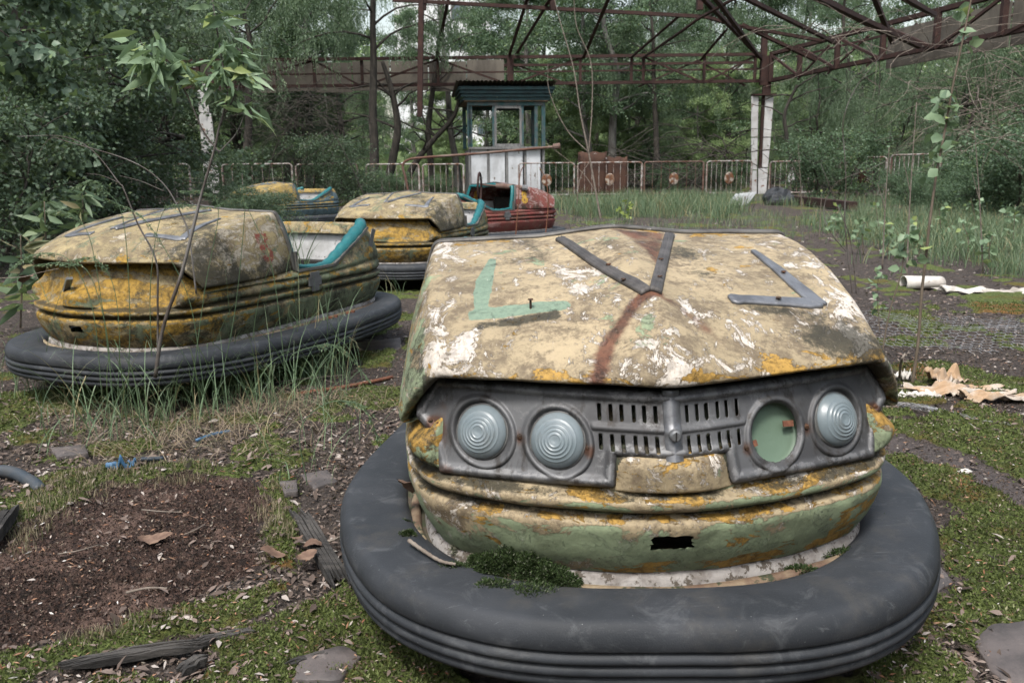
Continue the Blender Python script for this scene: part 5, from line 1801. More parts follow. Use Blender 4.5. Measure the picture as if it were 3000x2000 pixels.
def stick(label, pts, r, mat='twig', kn=True):
    pts = smooth_path([np.array(p) for p in pts], 8)
    n = len(pts)
    rad = r * (np.linspace(1.1, .75, n) * (1 + (.16 * np.sin(np.arange(n) * 2.4) if kn else 0)))
    return single('stick', label, 'stick', MB().tube(pts, rad, 8), M[mat], pts[0], True)


zb_ = .262
stick('knobbly grey twig lying along the inner edge of the front rubber bumper', [PZ(1198, 1582, .246), PZ(1240, 1612, .243), PZ(1290, 1642, .240), PZ(1335, 1652, .238)], .0036)
stick('pale twig on the bare soil near its centre', [G(370, 1735, .012), G(430, 1722, .018), G(490, 1722, .012)], .003)
stick('thin straw colored twig across the soil', [G(170, 1622, .012), G(230, 1612, .02), G(290, 1595, .016)], .0016, kn=False)
stick('thin pale twig in the upper soil patch', [G(415, 1492, .01), G(470, 1497, .016), G(535, 1500, .012)], .0016, kn=False)
stick('straw stem on the right side of the soil patch', [G(540, 1565, .012), G(575, 1550, .02), G(600, 1535, .014)], .0018, kn=False)
stick('grey twig lying above the blue shard', [G(270, 1298, .012), G(300, 1270, .03), G(320, 1255, .02)], .004)
stick('pale upright stub in front of the wire netting', [G(2635, 1110), P(2640, 1060, 3.05), P(2652, 1035, 3.02)], .005)
stick('thin pale straw on the ground under the left car grass', [G(800, 1120, .015), G(900, 1108, .03), G(1010, 1098, .015)], .003, kn=False)
stick('brown twig pair end beside the large dead leaves', [G(880, 1590, .02), G(960, 1585, .03), G(1000, 1570, .03)], .003)


def plate(label, pts, th, seed):
    rr = random.Random(seed)
    q = np.array([G(x, y) for x, y in pts]); c = q.mean(0)
    # break the outline up
    ring = []
    for i in range(len(q)):
        a, b = q[i], q[(i + 1) % len(q)]
        for t in np.linspace(0, 1, 7)[:-1]:
            p = a + (b - a) * t; p = p + (p - c) * rr.uniform(-.05, .05); ring.append(p)
    ring = np.array(ring); n = len(ring)
    gz = float(ground_h(c[:1], c[1:2])[0])
    V = [np.column_stack([c[0] + (ring[:, 0] - c[0]) * s, c[1] + (ring[:, 1] - c[1]) * s, np.full(n, gz + z)]) for s, z in ((1.0, -.01), (1.0, th * .8), (.97, th), (.5, th + .001), (.02, th))]
    o = obj('broken_slab', np.concatenate(V) - (c[0], c[1], 0), grid_faces(5, n, True), M['slate'], None, False); o.location = (c[0], c[1], 0)
    return tag(o, label, 'slab')


plate('pinkish floor slab showing through moss at the bottom right corner', [(2890, 1850), (3010, 1835), (3060, 1960), (3000, 2040), (2900, 1990), (2850, 1900)], .012, 1)
plate('small brown floor slab between two moss cushions, right below the bumper', [(2560, 1880), (2620, 1865), (2640, 1890), (2600, 1915), (2560, 1905)], .010, 2)
plate('dark wet floor slab close to the right end of the rubber bumper', [(2650, 1650), (2740, 1640), (2790, 1710), (2740, 1740), (2670, 1720)], .008, 3)
plate('flat brown floor slab between the left car and the front car', [(1030, 1010), (1170, 995), (1180, 1028), (1060, 1038)], .012, 4)
plate('brown floor slab with litter at the bottom edge left of the bumper', [(880, 1960), (1010, 1925), (1060, 1960), (1000, 2030), (860, 2030)], .010, 5)
plate('broken grey slab among leaves under the left car grass', [(150, 1335), (250, 1325), (260, 1350), (170, 1362)], .010, 6)
plate('grey slab piece in the leaf litter above the bare soil', [(880, 1400), (960, 1385), (990, 1420), (920, 1440)], .010, 7)
plate('small slate chip standing in moss right of the bare soil', [(820, 1435), (870, 1430), (875, 1465), (835, 1470)], .006, 8)
# ------------------------------------------------------------------ leaves in bulk
def rot_basis(d):
    d = d / (np.linalg.norm(d, axis=1)[:, None] + 1e-9)
    r = RNG.normal(size=d.shape)
    s = np.cross(d, r); s /= np.linalg.norm(s, axis=1)[:, None] + 1e-9
    return d, s, np.cross(s, d)


def leaves(pos, dirs, L, W, up_bias=0.0, fold=False):
    """kite-shaped leaves; pos is the stalk end, dirs where each points. Returns V, F (quads), tint"""
    n = len(pos)
    d, s, nn = rot_basis(dirs)
    if up_bias:
        flat = np.cross(d, np.array((0, 0, 1.0))); flat /= np.linalg.norm(flat, axis=1)[:, None] + 1e-9
        s = s * (1 - up_bias) + flat * up_bias; s /= np.linalg.norm(s, axis=1)[:, None] + 1e-9
        nn = np.cross(s, d)
    L = np.broadcast_to(L, (n,))[:, None] * RNG.uniform(.7, 1.15, (n, 1)); W = np.broadcast_to(W, (n,))[:, None] * RNG.uniform(.75, 1.15, (n, 1))
    tint = RNG.uniform(0, 1, n)
    if not fold:
        a = pos; b = pos + d * L * .42 + s * W * .5; c = pos + d * L - nn * L * .08; e = pos + d * L * .42 - s * W * .5
        V = np.stack([a, b, c, e], 1).reshape(-1, 3)
        F = np.arange(4 * n).reshape(-1, 4)
        return V, F, np.repeat(tint, 4)
    # eight points: two rows bent along the midrib
    P0 = pos; mid1 = pos + d * L * .35 - nn * L * .03; mid2 = pos + d * L * .7 - nn * L * .10; tip = pos + d * L - nn * L * .22
    l1 = mid1 + s * W * .5 + nn * W * .12; r1 = mid1 - s * W * .5 + nn * W * .12
    l2 = mid2 + s * W * .34 + nn * W * .08; r2 = mid2 - s * W * .34 + nn * W * .08
    V = np.stack([P0, l1, l2, tip, r2, r1, mid1, mid2], 1).reshape(-1, 3)
    q = np.array([[0, 6, 1, 1], [6, 7, 2, 1], [7, 3, 2, 2], [0, 5, 6, 6], [5, 4, 7, 6], [4, 3, 7, 7]])
    base = (np.arange(n) * 8)[:, None, None]
    quads = (np.array([[6, 7, 2, 1], [5, 4, 7, 6]])[None] + base).reshape(-1, 4)
    tris = (np.array([[0, 6, 1], [7, 3, 2], [0, 5, 6], [4, 3, 7]])[None] + base).reshape(-1, 3)
    return V, (quads, tris), np.repeat(tint, 8)


def leaf_mesh(name, V, F, tint, mat):
    if isinstance(F, tuple):
        quads, tris = F
        V = np.asarray(V, np.float32)
        me = bpy.data.meshes.new(name)
        nl = quads.size + tris.size; npol = len(quads) + len(tris)
        me.vertices.add(len(V)); me.vertices.foreach_set('co', V.ravel())
        me.loops.add(nl); me.loops.foreach_set('vertex_index', np.concatenate([quads.ravel(), tris.ravel()]).astype(np.int32))
        me.polygons.add(npol)
        st = np.concatenate([np.arange(len(quads)) * 4, quads.size + np.arange(len(tris)) * 3]).astype(np.int32)
        me.polygons.foreach_set('loop_start', st)
        me.polygons.foreach_set('loop_total', np.concatenate([np.full(len(quads), 4), np.full(len(tris), 3)]).astype(np.int32))
        me.update(calc_edges=True)
        at = me.attributes.new('tint', 'FLOAT', 'POINT'); at.data.foreach_set('value', tint.astype(np.float32))
        me.materials.append(mat)
        return me
    return mesh_data(name, V, F, mat, False, {'tint': tint})


# ------------------------------------------------------------------ trees
def limb_path(p, d, L, rr, n=7, droop=0.0, wob=.18):
    pts = [np.array(p, float)]
    d = np.array(d, float); d /= np.linalg.norm(d)
    for i in range(n):
        d = d + np.array([rr.gauss(0, wob), rr.gauss(0, wob), rr.gauss(0, wob * .6) - droop]); d /= np.linalg.norm(d)
        pts.append(pts[-1] + d * L / n)
    return np.array(pts)


def make_tree(kind, seed, H, crown_r, z0, nl, leafL, leafW, leafmat, barkmat, lean=(0, 0), nlimb=14, trunk_r=.11, stems=1, bare=0):
    rr = random.Random(seed)
    rg = np.random.default_rng(seed)
    mb = MB(); tips = []
    for s in range(stems):
        ang0 = 2 * math.pi * s / max(stems, 1) + rr.uniform(0, 1)
        sp = .0 if stems == 1 else .25
        base = np.array((math.cos(ang0) * sp, math.sin(ang0) * sp, -.1))
        top = np.array((lean[0] + math.cos(ang0) * sp * 5, lean[1] + math.sin(ang0) * sp * 5, H * rr.uniform(.86, 1)))
        tr = [base + (top - base) * t + np.array((rr.gauss(0, .10), rr.gauss(0, .10), 0)) * (1 if 0 < t < 1 else 0) for t in np.linspace(0, 1, 8)]
        tr = smooth_path(tr, 4)
        rad = trunk_r * np.linspace(1.15, .18, len(tr)); rad[0] *= 1.35
        mb.tube(tr, rad, 8)
        for k in range(nlimb):
            t = (k + rr.random()) / nlimb
            z = z0 + (H - z0) * t
            i = min(len(tr) - 2, int(len(tr) * max(.05, z / H)))
            p = tr[i]
            a = k * 2.4 + rr.uniform(-.5, .5)
            up = {'broad': .55, 'willow': .9, 'light': .6, 'bush': .7}[kind]
            L = crown_r * (1.15 - .55 * t) * rr.uniform(.75, 1.15)
            lp = limb_path(p, (math.cos(a), math.sin(a), up), L, rr, 7, .06 if kind != 'willow' else .16)
            r0 = max(.012, rad[i] * .45)
            mb.tube(lp, np.linspace(r0, .006, len(lp)), 5)
            for q in range(5):
                j = rr.randint(2, 7)
                sd = lp[min(j, 7)] - lp[max(j - 1, 0)]
                d2 = sd / (np.linalg.norm(sd) + 1e-6) + np.array((rr.gauss(0, .7), rr.gauss(0, .7), rr.gauss(0, .4)))
                tp = limb_path(lp[min(j, 7)], d2, L * .42 * rr.uniform(.6, 1.2), rr, 4, .05)
                mb.tube(tp, np.linspace(.008, .003, len(tp)), 3, False)
                tips.append((tp, L))
            tips.append((lp[3:], L))
    Vt = np.concatenate(mb.V)
    trunk = mesh_data('trunk', Vt, mb.F, barkmat, True)
    # leaves
    pos, dirs = [], []
    if kind == 'willow':
        ns = nl // 22
        for i in range(ns):
            tp, L = tips[rr.randrange(len(tips))]
            t = rr.random(); j = min(len(tp) - 2, int(t * (len(tp) - 1)))
            p = tp[j] + (tp[j + 1] - tp[j]) * rr.random() + rg.normal(0, .08, 3)
            hl = rr.uniform(.35, 1.3) * min(1.0, crown_r / 2.2)
            sway = rg.normal(0, .18, 2)
            for q in range(22):
                u = q / 22
                pt = p + np.array((sway[0] * u, sway[1] * u, -hl * u + .0))
                if pt[2] < .25: break
                pos.append(pt + rg.normal(0, .012, 3)); a = rr.uniform(0, 6.28)
                dirs.append((math.cos(a) * .55, math.sin(a) * .55, -.9))
    else:
        ncl = max(20, nl // 34)
        for i in range(ncl):
            tp, L = tips[rr.randrange(len(tips))]
            p = tp[rr.randrange(len(tp))] + rg.normal(0, .07, 3)
            sig = rr.uniform(.10, .26) * (crown_r / 2.0) ** .5
            m = 34
            off = rg.normal(0, 1, (m, 3)) * sig * np.array((1, 1, .55))
            for o in off:
                pos.append(p + o)
                dv = o + np.array((0, 0, -.35 * sig)) + rg.normal(0, .4 * sig, 3)
                dirs.append(dv)
    pos = np.array(pos); dirs = np.array(dirs)
    k = pos[:, 2] > .05
    pos, dirs = pos[k], dirs[k]
    V, F, t = leaves(pos, dirs, leafL, leafW, .45 if kind != 'willow' else 0)
    # one clump is a little lighter or darker than the next
    cl = vnoise(V[:, 0] * 1.3 + seed, V[:, 1] * 1.3 + V[:, 2] * 1.7, seed)
    t = np.clip(t * .7 + cl * .45 - .08, 0, 1)
    return trunk, leaf_mesh('crown', V, F, t, leafmat)


KIND = {
    'aspen': make_tree('broad', 5, 12.5, 3.2, 2.8, 38000, .10, .085, M['broad'], M['bark_grey'], (.5, .2), 26, .16),
    'aspen2': make_tree('broad', 15, 14.5, 2.8, 4.0, 30000, .10, .085, M['broad'], M['bark_grey'], (-.9, .2), 26, .19),
    'willow': make_tree('willow', 6, 10.5, 3.6, 2.2, 50000, .105, .024, M['willow'], M['bark_dark'], (.8, 0), 20, .15),
    'high_willow': make_tree('willow', 26, 11.5, 3.0, 5.2, 36000, .115, .026, M['willow'], M['bark_dark'], (.3, -.4), 18, .15),
    'willow2': make_tree('willow', 16, 8.0, 3.3, 1.2, 52000, .105, .024, M['willow'], M['bark_dark'], (-1.2, .4), 18, .11, 2),
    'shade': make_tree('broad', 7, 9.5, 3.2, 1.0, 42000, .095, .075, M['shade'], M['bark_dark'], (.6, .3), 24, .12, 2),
    'shade_painted_willow': make_tree('willow', 8, 9.0, 3.2, 1.2, 46000, .10, .022, M['shade'], M['bark_dark'], (1.0, 0), 20, .12, 2),
    'light': make_tree('light', 9, 13.0, 4.0, 1.0, 44000, .15, .12, M['light'], M['bark_grey'], (0, 0), 26, .13),
    'bush': make_tree('bush', 10, 2.2, 1.3, .15, 11000, .075, .062, M['broad'], M['bark_dark'], (0, 0), 12, .03, 3),
    'shade_painted_bush': make_tree('bush', 20, 2.6, 1.5, .1, 12000, .075, .06, M['shade'], M['bark_dark'], (0, 0), 12, .03, 3),
}
PROTO = {}


def plant(kind, name, px, Y, rz, s, label, cat='tree', group=None, z=0.0):
    x = P(px, 500, Y)[0]
    if kind not in PROTO:
        o = thing(name, label, cat, (x, Y, z), rz, group)
        link('trunk', KIND[kind][0], o); link('crown', KIND[kind][1], o)
        o.scale = (s, s, s)
        PROTO[kind] = o
        return o
    o = dup(PROTO[kind], (x, Y, z), rz, s, label)
    o.name = name; o['category'] = cat
    if 'group' in o: del o['group']
    if group: o['group'] = group
    return o


_ord = ['leftmost', 'second from the left', 'third from the left', 'fourth from the left', 'fifth from the left', 'sixth from the left', 'seventh from the left', 'eighth from the left',
        'ninth from the left', 'tenth from the left', 'eleventh from the left', 'twelfth from the left', 'thirteenth from the left', 'fourteenth from the left', 'fifteenth from the left', 'sixteenth from the left', 'seventeenth from the left', 'eighteenth from the left', 'nineteenth from the left', 'twentieth from the left', 'twenty-first from the left', 'twenty-second from the left']


def row(kind, name, what, lst, cat, group):
    for i, (px, Y, rz, s) in enumerate(sorted(lst)):
        plant(kind, name, px, Y, rz, s, '%s, %s of its row' % (what, _ord[i]), cat, group)


# trees in the open beyond, sunlight painted into their paler leaves
row('light', 'sunlit_painted_tree', 'tree far beyond the railings with sunlight painted into its light green', [(760, 50, 1, .55), (1010, 56, 2, .5), (1690, 50, 3, .55), (1900, 46, 0, .5), (2130, 49, 4, .6), (2360, 45, 5, .55), (2600, 48, 1.5, .65),
    (2850, 44, 2.6, .7), (1540, 60, 1.1, .55), (500, 48, 2.2, .6), (3080, 42, .4, .8), (1230, 52, 2.4, .3), (1640, 38, 2.1, .42), (1840, 36.5, .6, .4), (2040, 37.5, 3.6, .44), (1310, 38, 1.2, .36), (950, 37, 4.2, .4), (2260, 37, 1.9, .42), (2000, 56, 1, .6), (1780, 58, 1, .6)], 'tree', 'light trees beyond the railings')
row('aspen', 'aspen_tree', 'grey-barked broadleaf tree behind the canopy', [(840, 35, .3, .9), (1420, 42, .7, .75), (1215, 44, 1.7, .7), (1560, 40, 3.6, .95), (1720, 35, 1.9, .85), (2060, 41, 4.4, .9), (2330, 39, 5.2, .9), (480, 37, 2.0, .95)], 'tree', 'broadleaf trees behind the canopy')
row('aspen2', 'aspen_tree', 'tall pale-trunked leaning tree behind the railings', [(905, 32, 2.5, .8), (1800, 33, .6, .85), (2500, 40, 2.9, .95)], 'tree', 'pale leaning trees behind the railings')
row('willow', 'willow_tree', 'willow with hanging grey green sprays beyond the beam', [(690, 34, .9, .9), (1010, 36, 2.0, .9), (2480, 32, 3.3, .85), (2800, 26, 4.5, .8), (2130, 40, 1.3, 1.0), (1860, 42, 5, 1.0), (1620, 44, 2.5, 1.0), (1480, 47, 1, .85), (1110, 52, 3, .8), (1750, 48, 2, .95), (2000, 50, 4, 1.05), (2300, 46, 0, 1.2), (880, 42, 2.2, 1.1)], 'willow', 'willows round the ride')
row('willow2', 'willow_tree', 'low willow thicket behind the railings', [(2390, 33, .9, .62), (2580, 29, 2.0, .6), (2820, 25, 3.3, .62), (3060, 22, 4.5, .8), (1930, 36, .2, .5)], 'willow', 'low willows behind the railings')
row('high_willow', 'willow_tree', 'tall willow whose hanging sprays cross the roof beam', [(1085, 26.5, .9, .95), (740, 27.5, 2.9, .9), (1930, 32.5, 4, .8)], 'willow', 'tall willows at the beam')
row('shade', 'shade_painted_tree', 'leafy tree at left with shade painted into its dark leaves', [(-60, 13, .9, .9), (-130, 17, 2.0, .8), (60, 21, 3.3, .8), (430, 31, 4.1, .9), (-80, 24, 5, 1.0), (-260, 18, 1, 1.0), (250, 32, 2.2, 1.0)], 'tree', 'dark trees at left')
row('shade_painted_willow', 'shade_painted_willow', 'shade-painted dark willow with fine hanging twigs at left', [(440, 32, .9, .9), (720, 33, 2.0, .7), (860, 31, 1.0, .55), (120, 25, 4, .9)], 'willow', 'dark willows at left')
row('bush', 'bush', 'green bush by the railings', [(1060, 25.5, 0, .42), (1160, 26.5, 2, .38), (1290, 28, 1, .34), (2430, 23.5, 3, .8), (2640, 20.5, 1, .35), (2740, 19.5, 2, .4), (2830, 18.5, 5, .5), (2930, 17, 0, .55), (3040, 13.5, 3, .7),
    (2690, 17.5, 4, .3), (2780, 15.5, 4, .28), (2880, 14, 1, .35), (1610, 30.5, 1, .5), (1950, 30, 2, .45), (2120, 30, 3, .5)], 'bush', 'green bushes by the railings')
row('shade_painted_bush', 'bush', 'shade-painted dark leafy bush under the trees at left', [(30, 12, 0, .8), (140, 14.5, 2, .9), (260, 16, 1, .85), (340, 18, 4, .7), (700, 27, 1, .6), (660, 14.8, 2.5, .28), (740, 12.2, 1.5, .22), (-40, 9.5, 1, .7),
    (-120, 7.8, 2, .6), (960, 24, 3, .7), (745, 11.3, 3.5, .26), (690, 11.0, .5, .2), (1480, 28.9, 0, .4)], 'bush', 'dark bushes at left')

# the far wood that closes the view
rg = np.random.default_rng(3)
n_ = 60000
ph = rg.uniform(-1.15, 1.15, n_); R_ = rg.uniform(66, 82, n_)
pos = np.column_stack([np.sin(ph) * R_, np.cos(ph) * R_, rg.uniform(0, 1, n_) ** 1.2 * (7.5 + 5 * vnoise(ph * 14, ph * 0, 2))])
k = ~((np.abs(ph - .5 * (b0 + b1) / YBd) < .07) & (pos[:, 2] > 3.5))
V, F, t = leaves(pos[k], rg.normal(size=(int(k.sum()), 3)), .7, .6, .3)
o = link('distant_wood', leaf_mesh('distant_wood', V, F, t, M['light'])); o['kind'] = 'stuff'

# unseen ring of wood behind the camera, added to cut low sky light
n_ = 26000
ph = rg.uniform(1.15, 2 * math.pi - 1.15, n_); R_ = rg.uniform(9.5, 13, n_)
pos = np.column_stack([np.sin(ph) * R_, np.cos(ph) * R_ + 2, rg.uniform(0, 1, n_) * (3.2 + 2.2 * vnoise(ph * 9, ph * 0, 2))])
V, F, t = leaves(pos, rg.normal(size=(n_, 3)), .42, .36, .3)
o = link('unseen_wood_light_screen', leaf_mesh('unseen_wood_light_screen', V, F, t, M['shade'])); o['kind'] = 'stuff'

# ------------------------------------------------------------------ near broadleaf tree at the upper left
def near_tree():
    rr = random.Random(31)
    x0 = P(60, 500, 8.6)[0]
    t = thing('aspen_tree', 'near broadleaf tree whose big-leaved boughs hang into the upper left corner', 'tree', (x0 - .6, 8.6, 0))
    mb = MB(); tips = []
    tr = smooth_path([(0, 0, -.05), (.05, .1, 1.2), (.12, .1, 2.4), (.1, 0, 3.6), (.2, 0, 4.8)], 5)
    mb.tube(tr, np.linspace(.10, .05, len(tr)), 10)
    for k in range(34):
        i = rr.randint(5, len(tr) - 1)
        a = rr.uniform(-1.9, 1.2)
        lp = limb_path(tr[i], (math.cos(a), math.sin(a) - .15, rr.uniform(-.1, .5)), rr.uniform(.6, 1.25) + .25 * (k % 5 == 0), rr, 7, .09, .14)
        mb.tube(lp, np.linspace(.016, .004, len(lp)), 5); tips.append(lp)
        for q in range(4):
            j = rr.randint(2, 7)
            tp = limb_path(lp[j], lp[j] - lp[j - 1] + np.array((rr.gauss(0, .1), rr.gauss(0, .1), rr.gauss(0, .05))), rr.uniform(.3, .7), rr, 5, .08)
            mb.tube(tp, np.linspace(.005, .002, len(tp)), 4, False); tips.append(tp)
    obj('trunk', np.concatenate(mb.V), mb.F, M['bark_dark'], t, True)
    pos, dr = [], []
    for tp in tips:
        for q in range(30):
            u = rr.uniform(.1, 1) * (len(tp) - 1); i = min(len(tp) - 2, int(u))
            p = tp[i] + (tp[i + 1] - tp[i]) * (u - i)
            d = np.array((rr.gauss(0, 1), rr.gauss(0, 1), rr.gauss(-.5, .6)))
            pos.append(p + d * .05); dr.append(d)
    V, F, ti = leaves(np.array(pos), np.array(dr), .105, .088, .5, True)
    link('crown', leaf_mesh('crown', V, F, ti, M['broad_near']), t)
near_tree()

# ------------------------------------------------------------------ saplings: stems traced at their own depth
def sapling(name, label, cat, stems, leafspec, Y, mat_stem, mat_leaf, group=None):
    base = P(stems[0][0][0], stems[0][0][1], Y)
    base = np.array((base[0], base[1], 0.0))
    t = thing(name, label, cat, tuple(base), 0, group)
    rr = random.Random(len(stems) * 7 + int(stems[0][0][0]))
    for pts, r0, r1 in [(s[:-2], s[-2], s[-1]) for s in stems]:
        w = np.array([P(x, y, Y + dy) for (x, y, dy) in [(q[0], q[1], q[2] if len(q) > 2 else 0) for q in pts]])
        path = smooth_path(w, 8) - base
        MB().tube(path, np.linspace(r0, r1, len(path)), 7).build('stem', mat_stem, t, True)
    pos, dr, Ls, Ws = [], [], [], []
    for (px, py, dy, n, L, Wd, spread, hang) in leafspec:
        c = P(px, py, Y + dy) - base
        for k in range(n):
            a = rr.uniform(0, 2 * math.pi)
            d = np.array((math.cos(a), math.sin(a) * .8, rr.uniform(-.9, .5) - hang))
            pos.append(c + np.array((rr.gauss(0, spread), rr.gauss(0, spread), rr.gauss(0, spread)))); dr.append(d); Ls.append(L); Ws.append(Wd)
    V, F, ti = leaves(np.array(pos), np.array(dr), np.array(Ls), np.array(Ws), .35, True)
    link('foliage', leaf_mesh('foliage', V, F, ti, mat_leaf), t)
    return t


YS = 2.72
lf = []
for (x, y) in ((408, 123), (430, 140), (455, 160), (470, 175), (490, 198), (440, 175), (400, 150), (520, 190), (545, 200), (465, 140), (430, 190), (500, 220), (385, 130), (560, 215), (530, 170), (480, 120), (410, 180), (450, 210)):
    lf.append((x, y, random.uniform(-.04, .04), 5, .115, .027, .012, .35))
for (x, y) in ((620, 0), (628, 40), (640, 70), (655, 65), (640, 128), (655, 110), (670, 150), (690, 140), (700, 150), (655, 204), (640, 195), (630, 210), (680, 190), (660, 230), (640, 240), (700, 205), (715, 200), (735, 185), (720, 215), (610, 200), (620, 185), (650, 260),
               (665, 275), (690, 295), (700, 310), (720, 310), (740, 315), (630, 270), (600, 225), (705, 175), (695, 160), (690, 235), (610, 245)):
    lf.append((x, y, random.uniform(-.04, .04), 4, .10, .024, .012, .2))
lf += [(600, -10, 0, 5, .08, .018, .02, .1), (560, 280, .0, 2, .05, .015, .01, .2)]
sapling('willow_sapling', 'slim willow sapling with long pale leaves, rising in front of the left yellow car', 'sapling', [
    [(455, 1105), (478, 960), (531, 805), (569, 656), (585, 590), (595, 553), (629, 434), (646, 361), (680, 298), (706, 238), (714, 204), (706, 123), .0072, .0016],
    [(642, 446), (595, 383), (553, 289), (510, 217), (451, 157), (408, 123), .0034, .0012],
    [(646, 366), (661, 306), (667, 276), (655, 204), (642, 128), (629, 43), (617, -40), .0040, .0018],
    [(640, 448), (689, 395), (714, 340), (718, 298), (706, 250), .0022, .0012]], lf, YS + .25, M['stem'], M['sap'])
sapling('bare_sapling', 'leafless dark twigs arching left over the left yellow car', 'sapling', [
    [(462, 1100), (462, 890), (457, 763), (404, 656), (361, 550), (349, 536), (272, 442), (183, 400), (51, 400), .0042, .0010],
    [(575, 860), (555, 700), (536, 638), (480, 540), (383, 472), (204, 417), (150, 405), (114, 447), .0034, .0009],
    [(349, 536), (300, 515), (250, 508), .0015, .0008], [(480, 560), (410, 530), (350, 515), .0018, .0008]],
    [(115, 445, 0, 1, .03, .006, .001, .3)], YS + .35, M['stem'], M['sap'])
sapling('fallen_twig', 'long dry twig reaching in from the left edge before the left yellow car', 'twig', [
    [(-40, 815), (60, 812), (110, 800), (172, 786), .0016, .0008]], [(60, 812, 0, 1, .01, .004, .001, 0)], 2.8, M['twig'], M['sap'])

ya = G(2447, 1130)[1]
def right_leaves(pts, n, L):
    return [(x + random.uniform(-8, 8), y, random.uniform(-.03, .03), n, L, L * .72, .012, .15) for x, y in pts]
sapling('aspen_sapling', 'tall aspen sapling with small rounded leaves right of the front car', 'sapling', [
    [(2672, 1130), (2690, 1000), (2700, 860), (2712, 760), (2725, 640), (2745, 500), (2765, 400), (2790, 260), (2820, 120), (2845, 0), (2855, -60), .0068, .0030],
    ], right_leaves([(2740, 280), (2760, 290), (2775, 275), (2790, 265), (2760, 320), (2745, 340), (2790, 340), (2800, 300), (2780, 350), (2730, 320), (2770, 380), (2760, 420), (2800, 375), (2745, 430), (2730, 400), (2765, 450), (2790, 430),
                     (2820, 30), (2840, 60), (2860, 20), (2835, 95), (2850, 110), (2815, 140), (2800, 105), (2740, 510), (2720, 545), (2740, 480)], 2, .055)
    + right_leaves([(2700, 690), (2690, 730), (2715, 755)], 3, .045), G(2672, 1130)[1], M['stem_brown'], M['sap'])
sapling('aspen_sapling', 'short thin aspen sapling left of the tall one, before the netting', 'sapling', [
    [(2575, 1130), (2590, 1000), (2610, 900), (2640, 800), (2650, 720), (2660, 660), .0040, .0015]],
    right_leaves([(2655, 700), (2640, 740), (2665, 760), (2650, 690), (2670, 690), (2625, 780), (2680, 770), (2640, 690)], 3, .05), G(2575, 1130)[1] + .05, M['stem_brown'], M['sap'])
sapling('aspen_sapling', 'lowest leafy seedling between the front car and the two taller saplings', 'sapling', [
    [(2578, 985), (2572, 900), (2570, 850), (2575, 800), .0026, .0012]],
    right_leaves([(2575, 800), (2590, 805), (2565, 830), (2590, 900), (2570, 900), (2560, 860), (2600, 890)], 4, .042), G(2578, 985)[1], M['stem_brown'], M['sap'])
yb_ = G(2490, 860)[1]
sapling('bare_sapling', 'dark leafless arching stems behind the right shoulder of the front car', 'sapling', [
    [(2500, 880), (2485, 760), (2475, 640), (2478, 540), (2475, 460), (2470, 360), (2500, 270), (2560, 190), (2640, 110), (2745, 72), .0052, .0014],
    [(2478, 735), (2440, 690), (2416, 640), (2420, 585), (2460, 530), (2560, 490), (2640, 440), (2690, 375), .0042, .0012],
    [(2510, 870), (2490, 700), (2440, 570), (2405, 480), .0045, .0016]],
    right_leaves([(2440, 655), (2450, 665)], 4, .05), yb_, M['stem'], M['sap'])
yc_ = G(1810, 640)[1]
sapling('bare_sapling', 'bare grey sapling with forked twigs in front of the rusty sheets', 'sapling', [
    [(1762, 655), (1745, 560), (1725, 450), (1700, 330), (1680, 200), (1640, 60), (1620, -20), .020, .006],
    [(1725, 450), (1735, 300), (1730, 180), (1690, 80), (1680, -20), .012, .005], [(1728, 450), (1660, 380), (1610, 270), (1605, 190), .010, .004], [(1745, 560), (1700, 500), (1600, 420), .008, .004],
    [(1690, 600), (1700, 520), (1730, 470), .008, .005]], [(1730, 200, 0, 2, .05, .03, .02, 0)], yc_, M['twig'], M['sap'])
for q, (lab, st_) in enumerate((('thin reddish stem standing before the red car, left of its twin', [(1510, 700), (1518, 600), (1524, 510), (1540, 480)]), ('thin reddish stem standing before the nose of the red car', [(1598, 690), (1606, 600), (1600, 530), (1580, 490)]))):
    sapling('thin_stem', lab, 'stem', [st_ + [.0065, .003]], [(st_[-1][0], st_[-1][1], 0, 2, .03, .02, .01, 0)], 8.2, M['bolt'], M['sap'])
sapling('yellow_seedling', 'bright yellow green seedling in the grass below the rusty sheets', 'seedling', [
    [(1830, 650), (1832, 610), (1835, 580), .006, .003]], [(x, y, random.uniform(-.1, .1), 4, .075, .06, .03, 0) for x, y in ((1830, 590), (1845, 600), (1820, 610), (1838, 620), (1825, 630), (1842, 632), (1850, 612))], G(1830, 650)[1], M['stem'], M['yellowgreen'])
# broad-leaved weeds at the left edge
for px, top, bot, Y, lab in ((130, 590, 850, 5.4, 'tall broad-leaved weed at left behind the yellow car'), (60, 690, 960, 4.9, 'low broad-leaved weed at the left edge near the yellow car nose'), (240, 560, 700, 6.6, 'broad-leaved weed standing behind the hood of the left yellow car')):
    ls = []
    for k in range(7):
        y = top + (bot - top) * k / 8
        ls.append((px + random.uniform(-6, 6), y, 0, 5, .17, .042, .008, -.1))
    sapling('weed', lab, 'weed', [[(px, bot), (px + 4, (top + bot) / 2), (px, top), .006, .003]], ls, Y, M['stem_brown'], M['grass'])

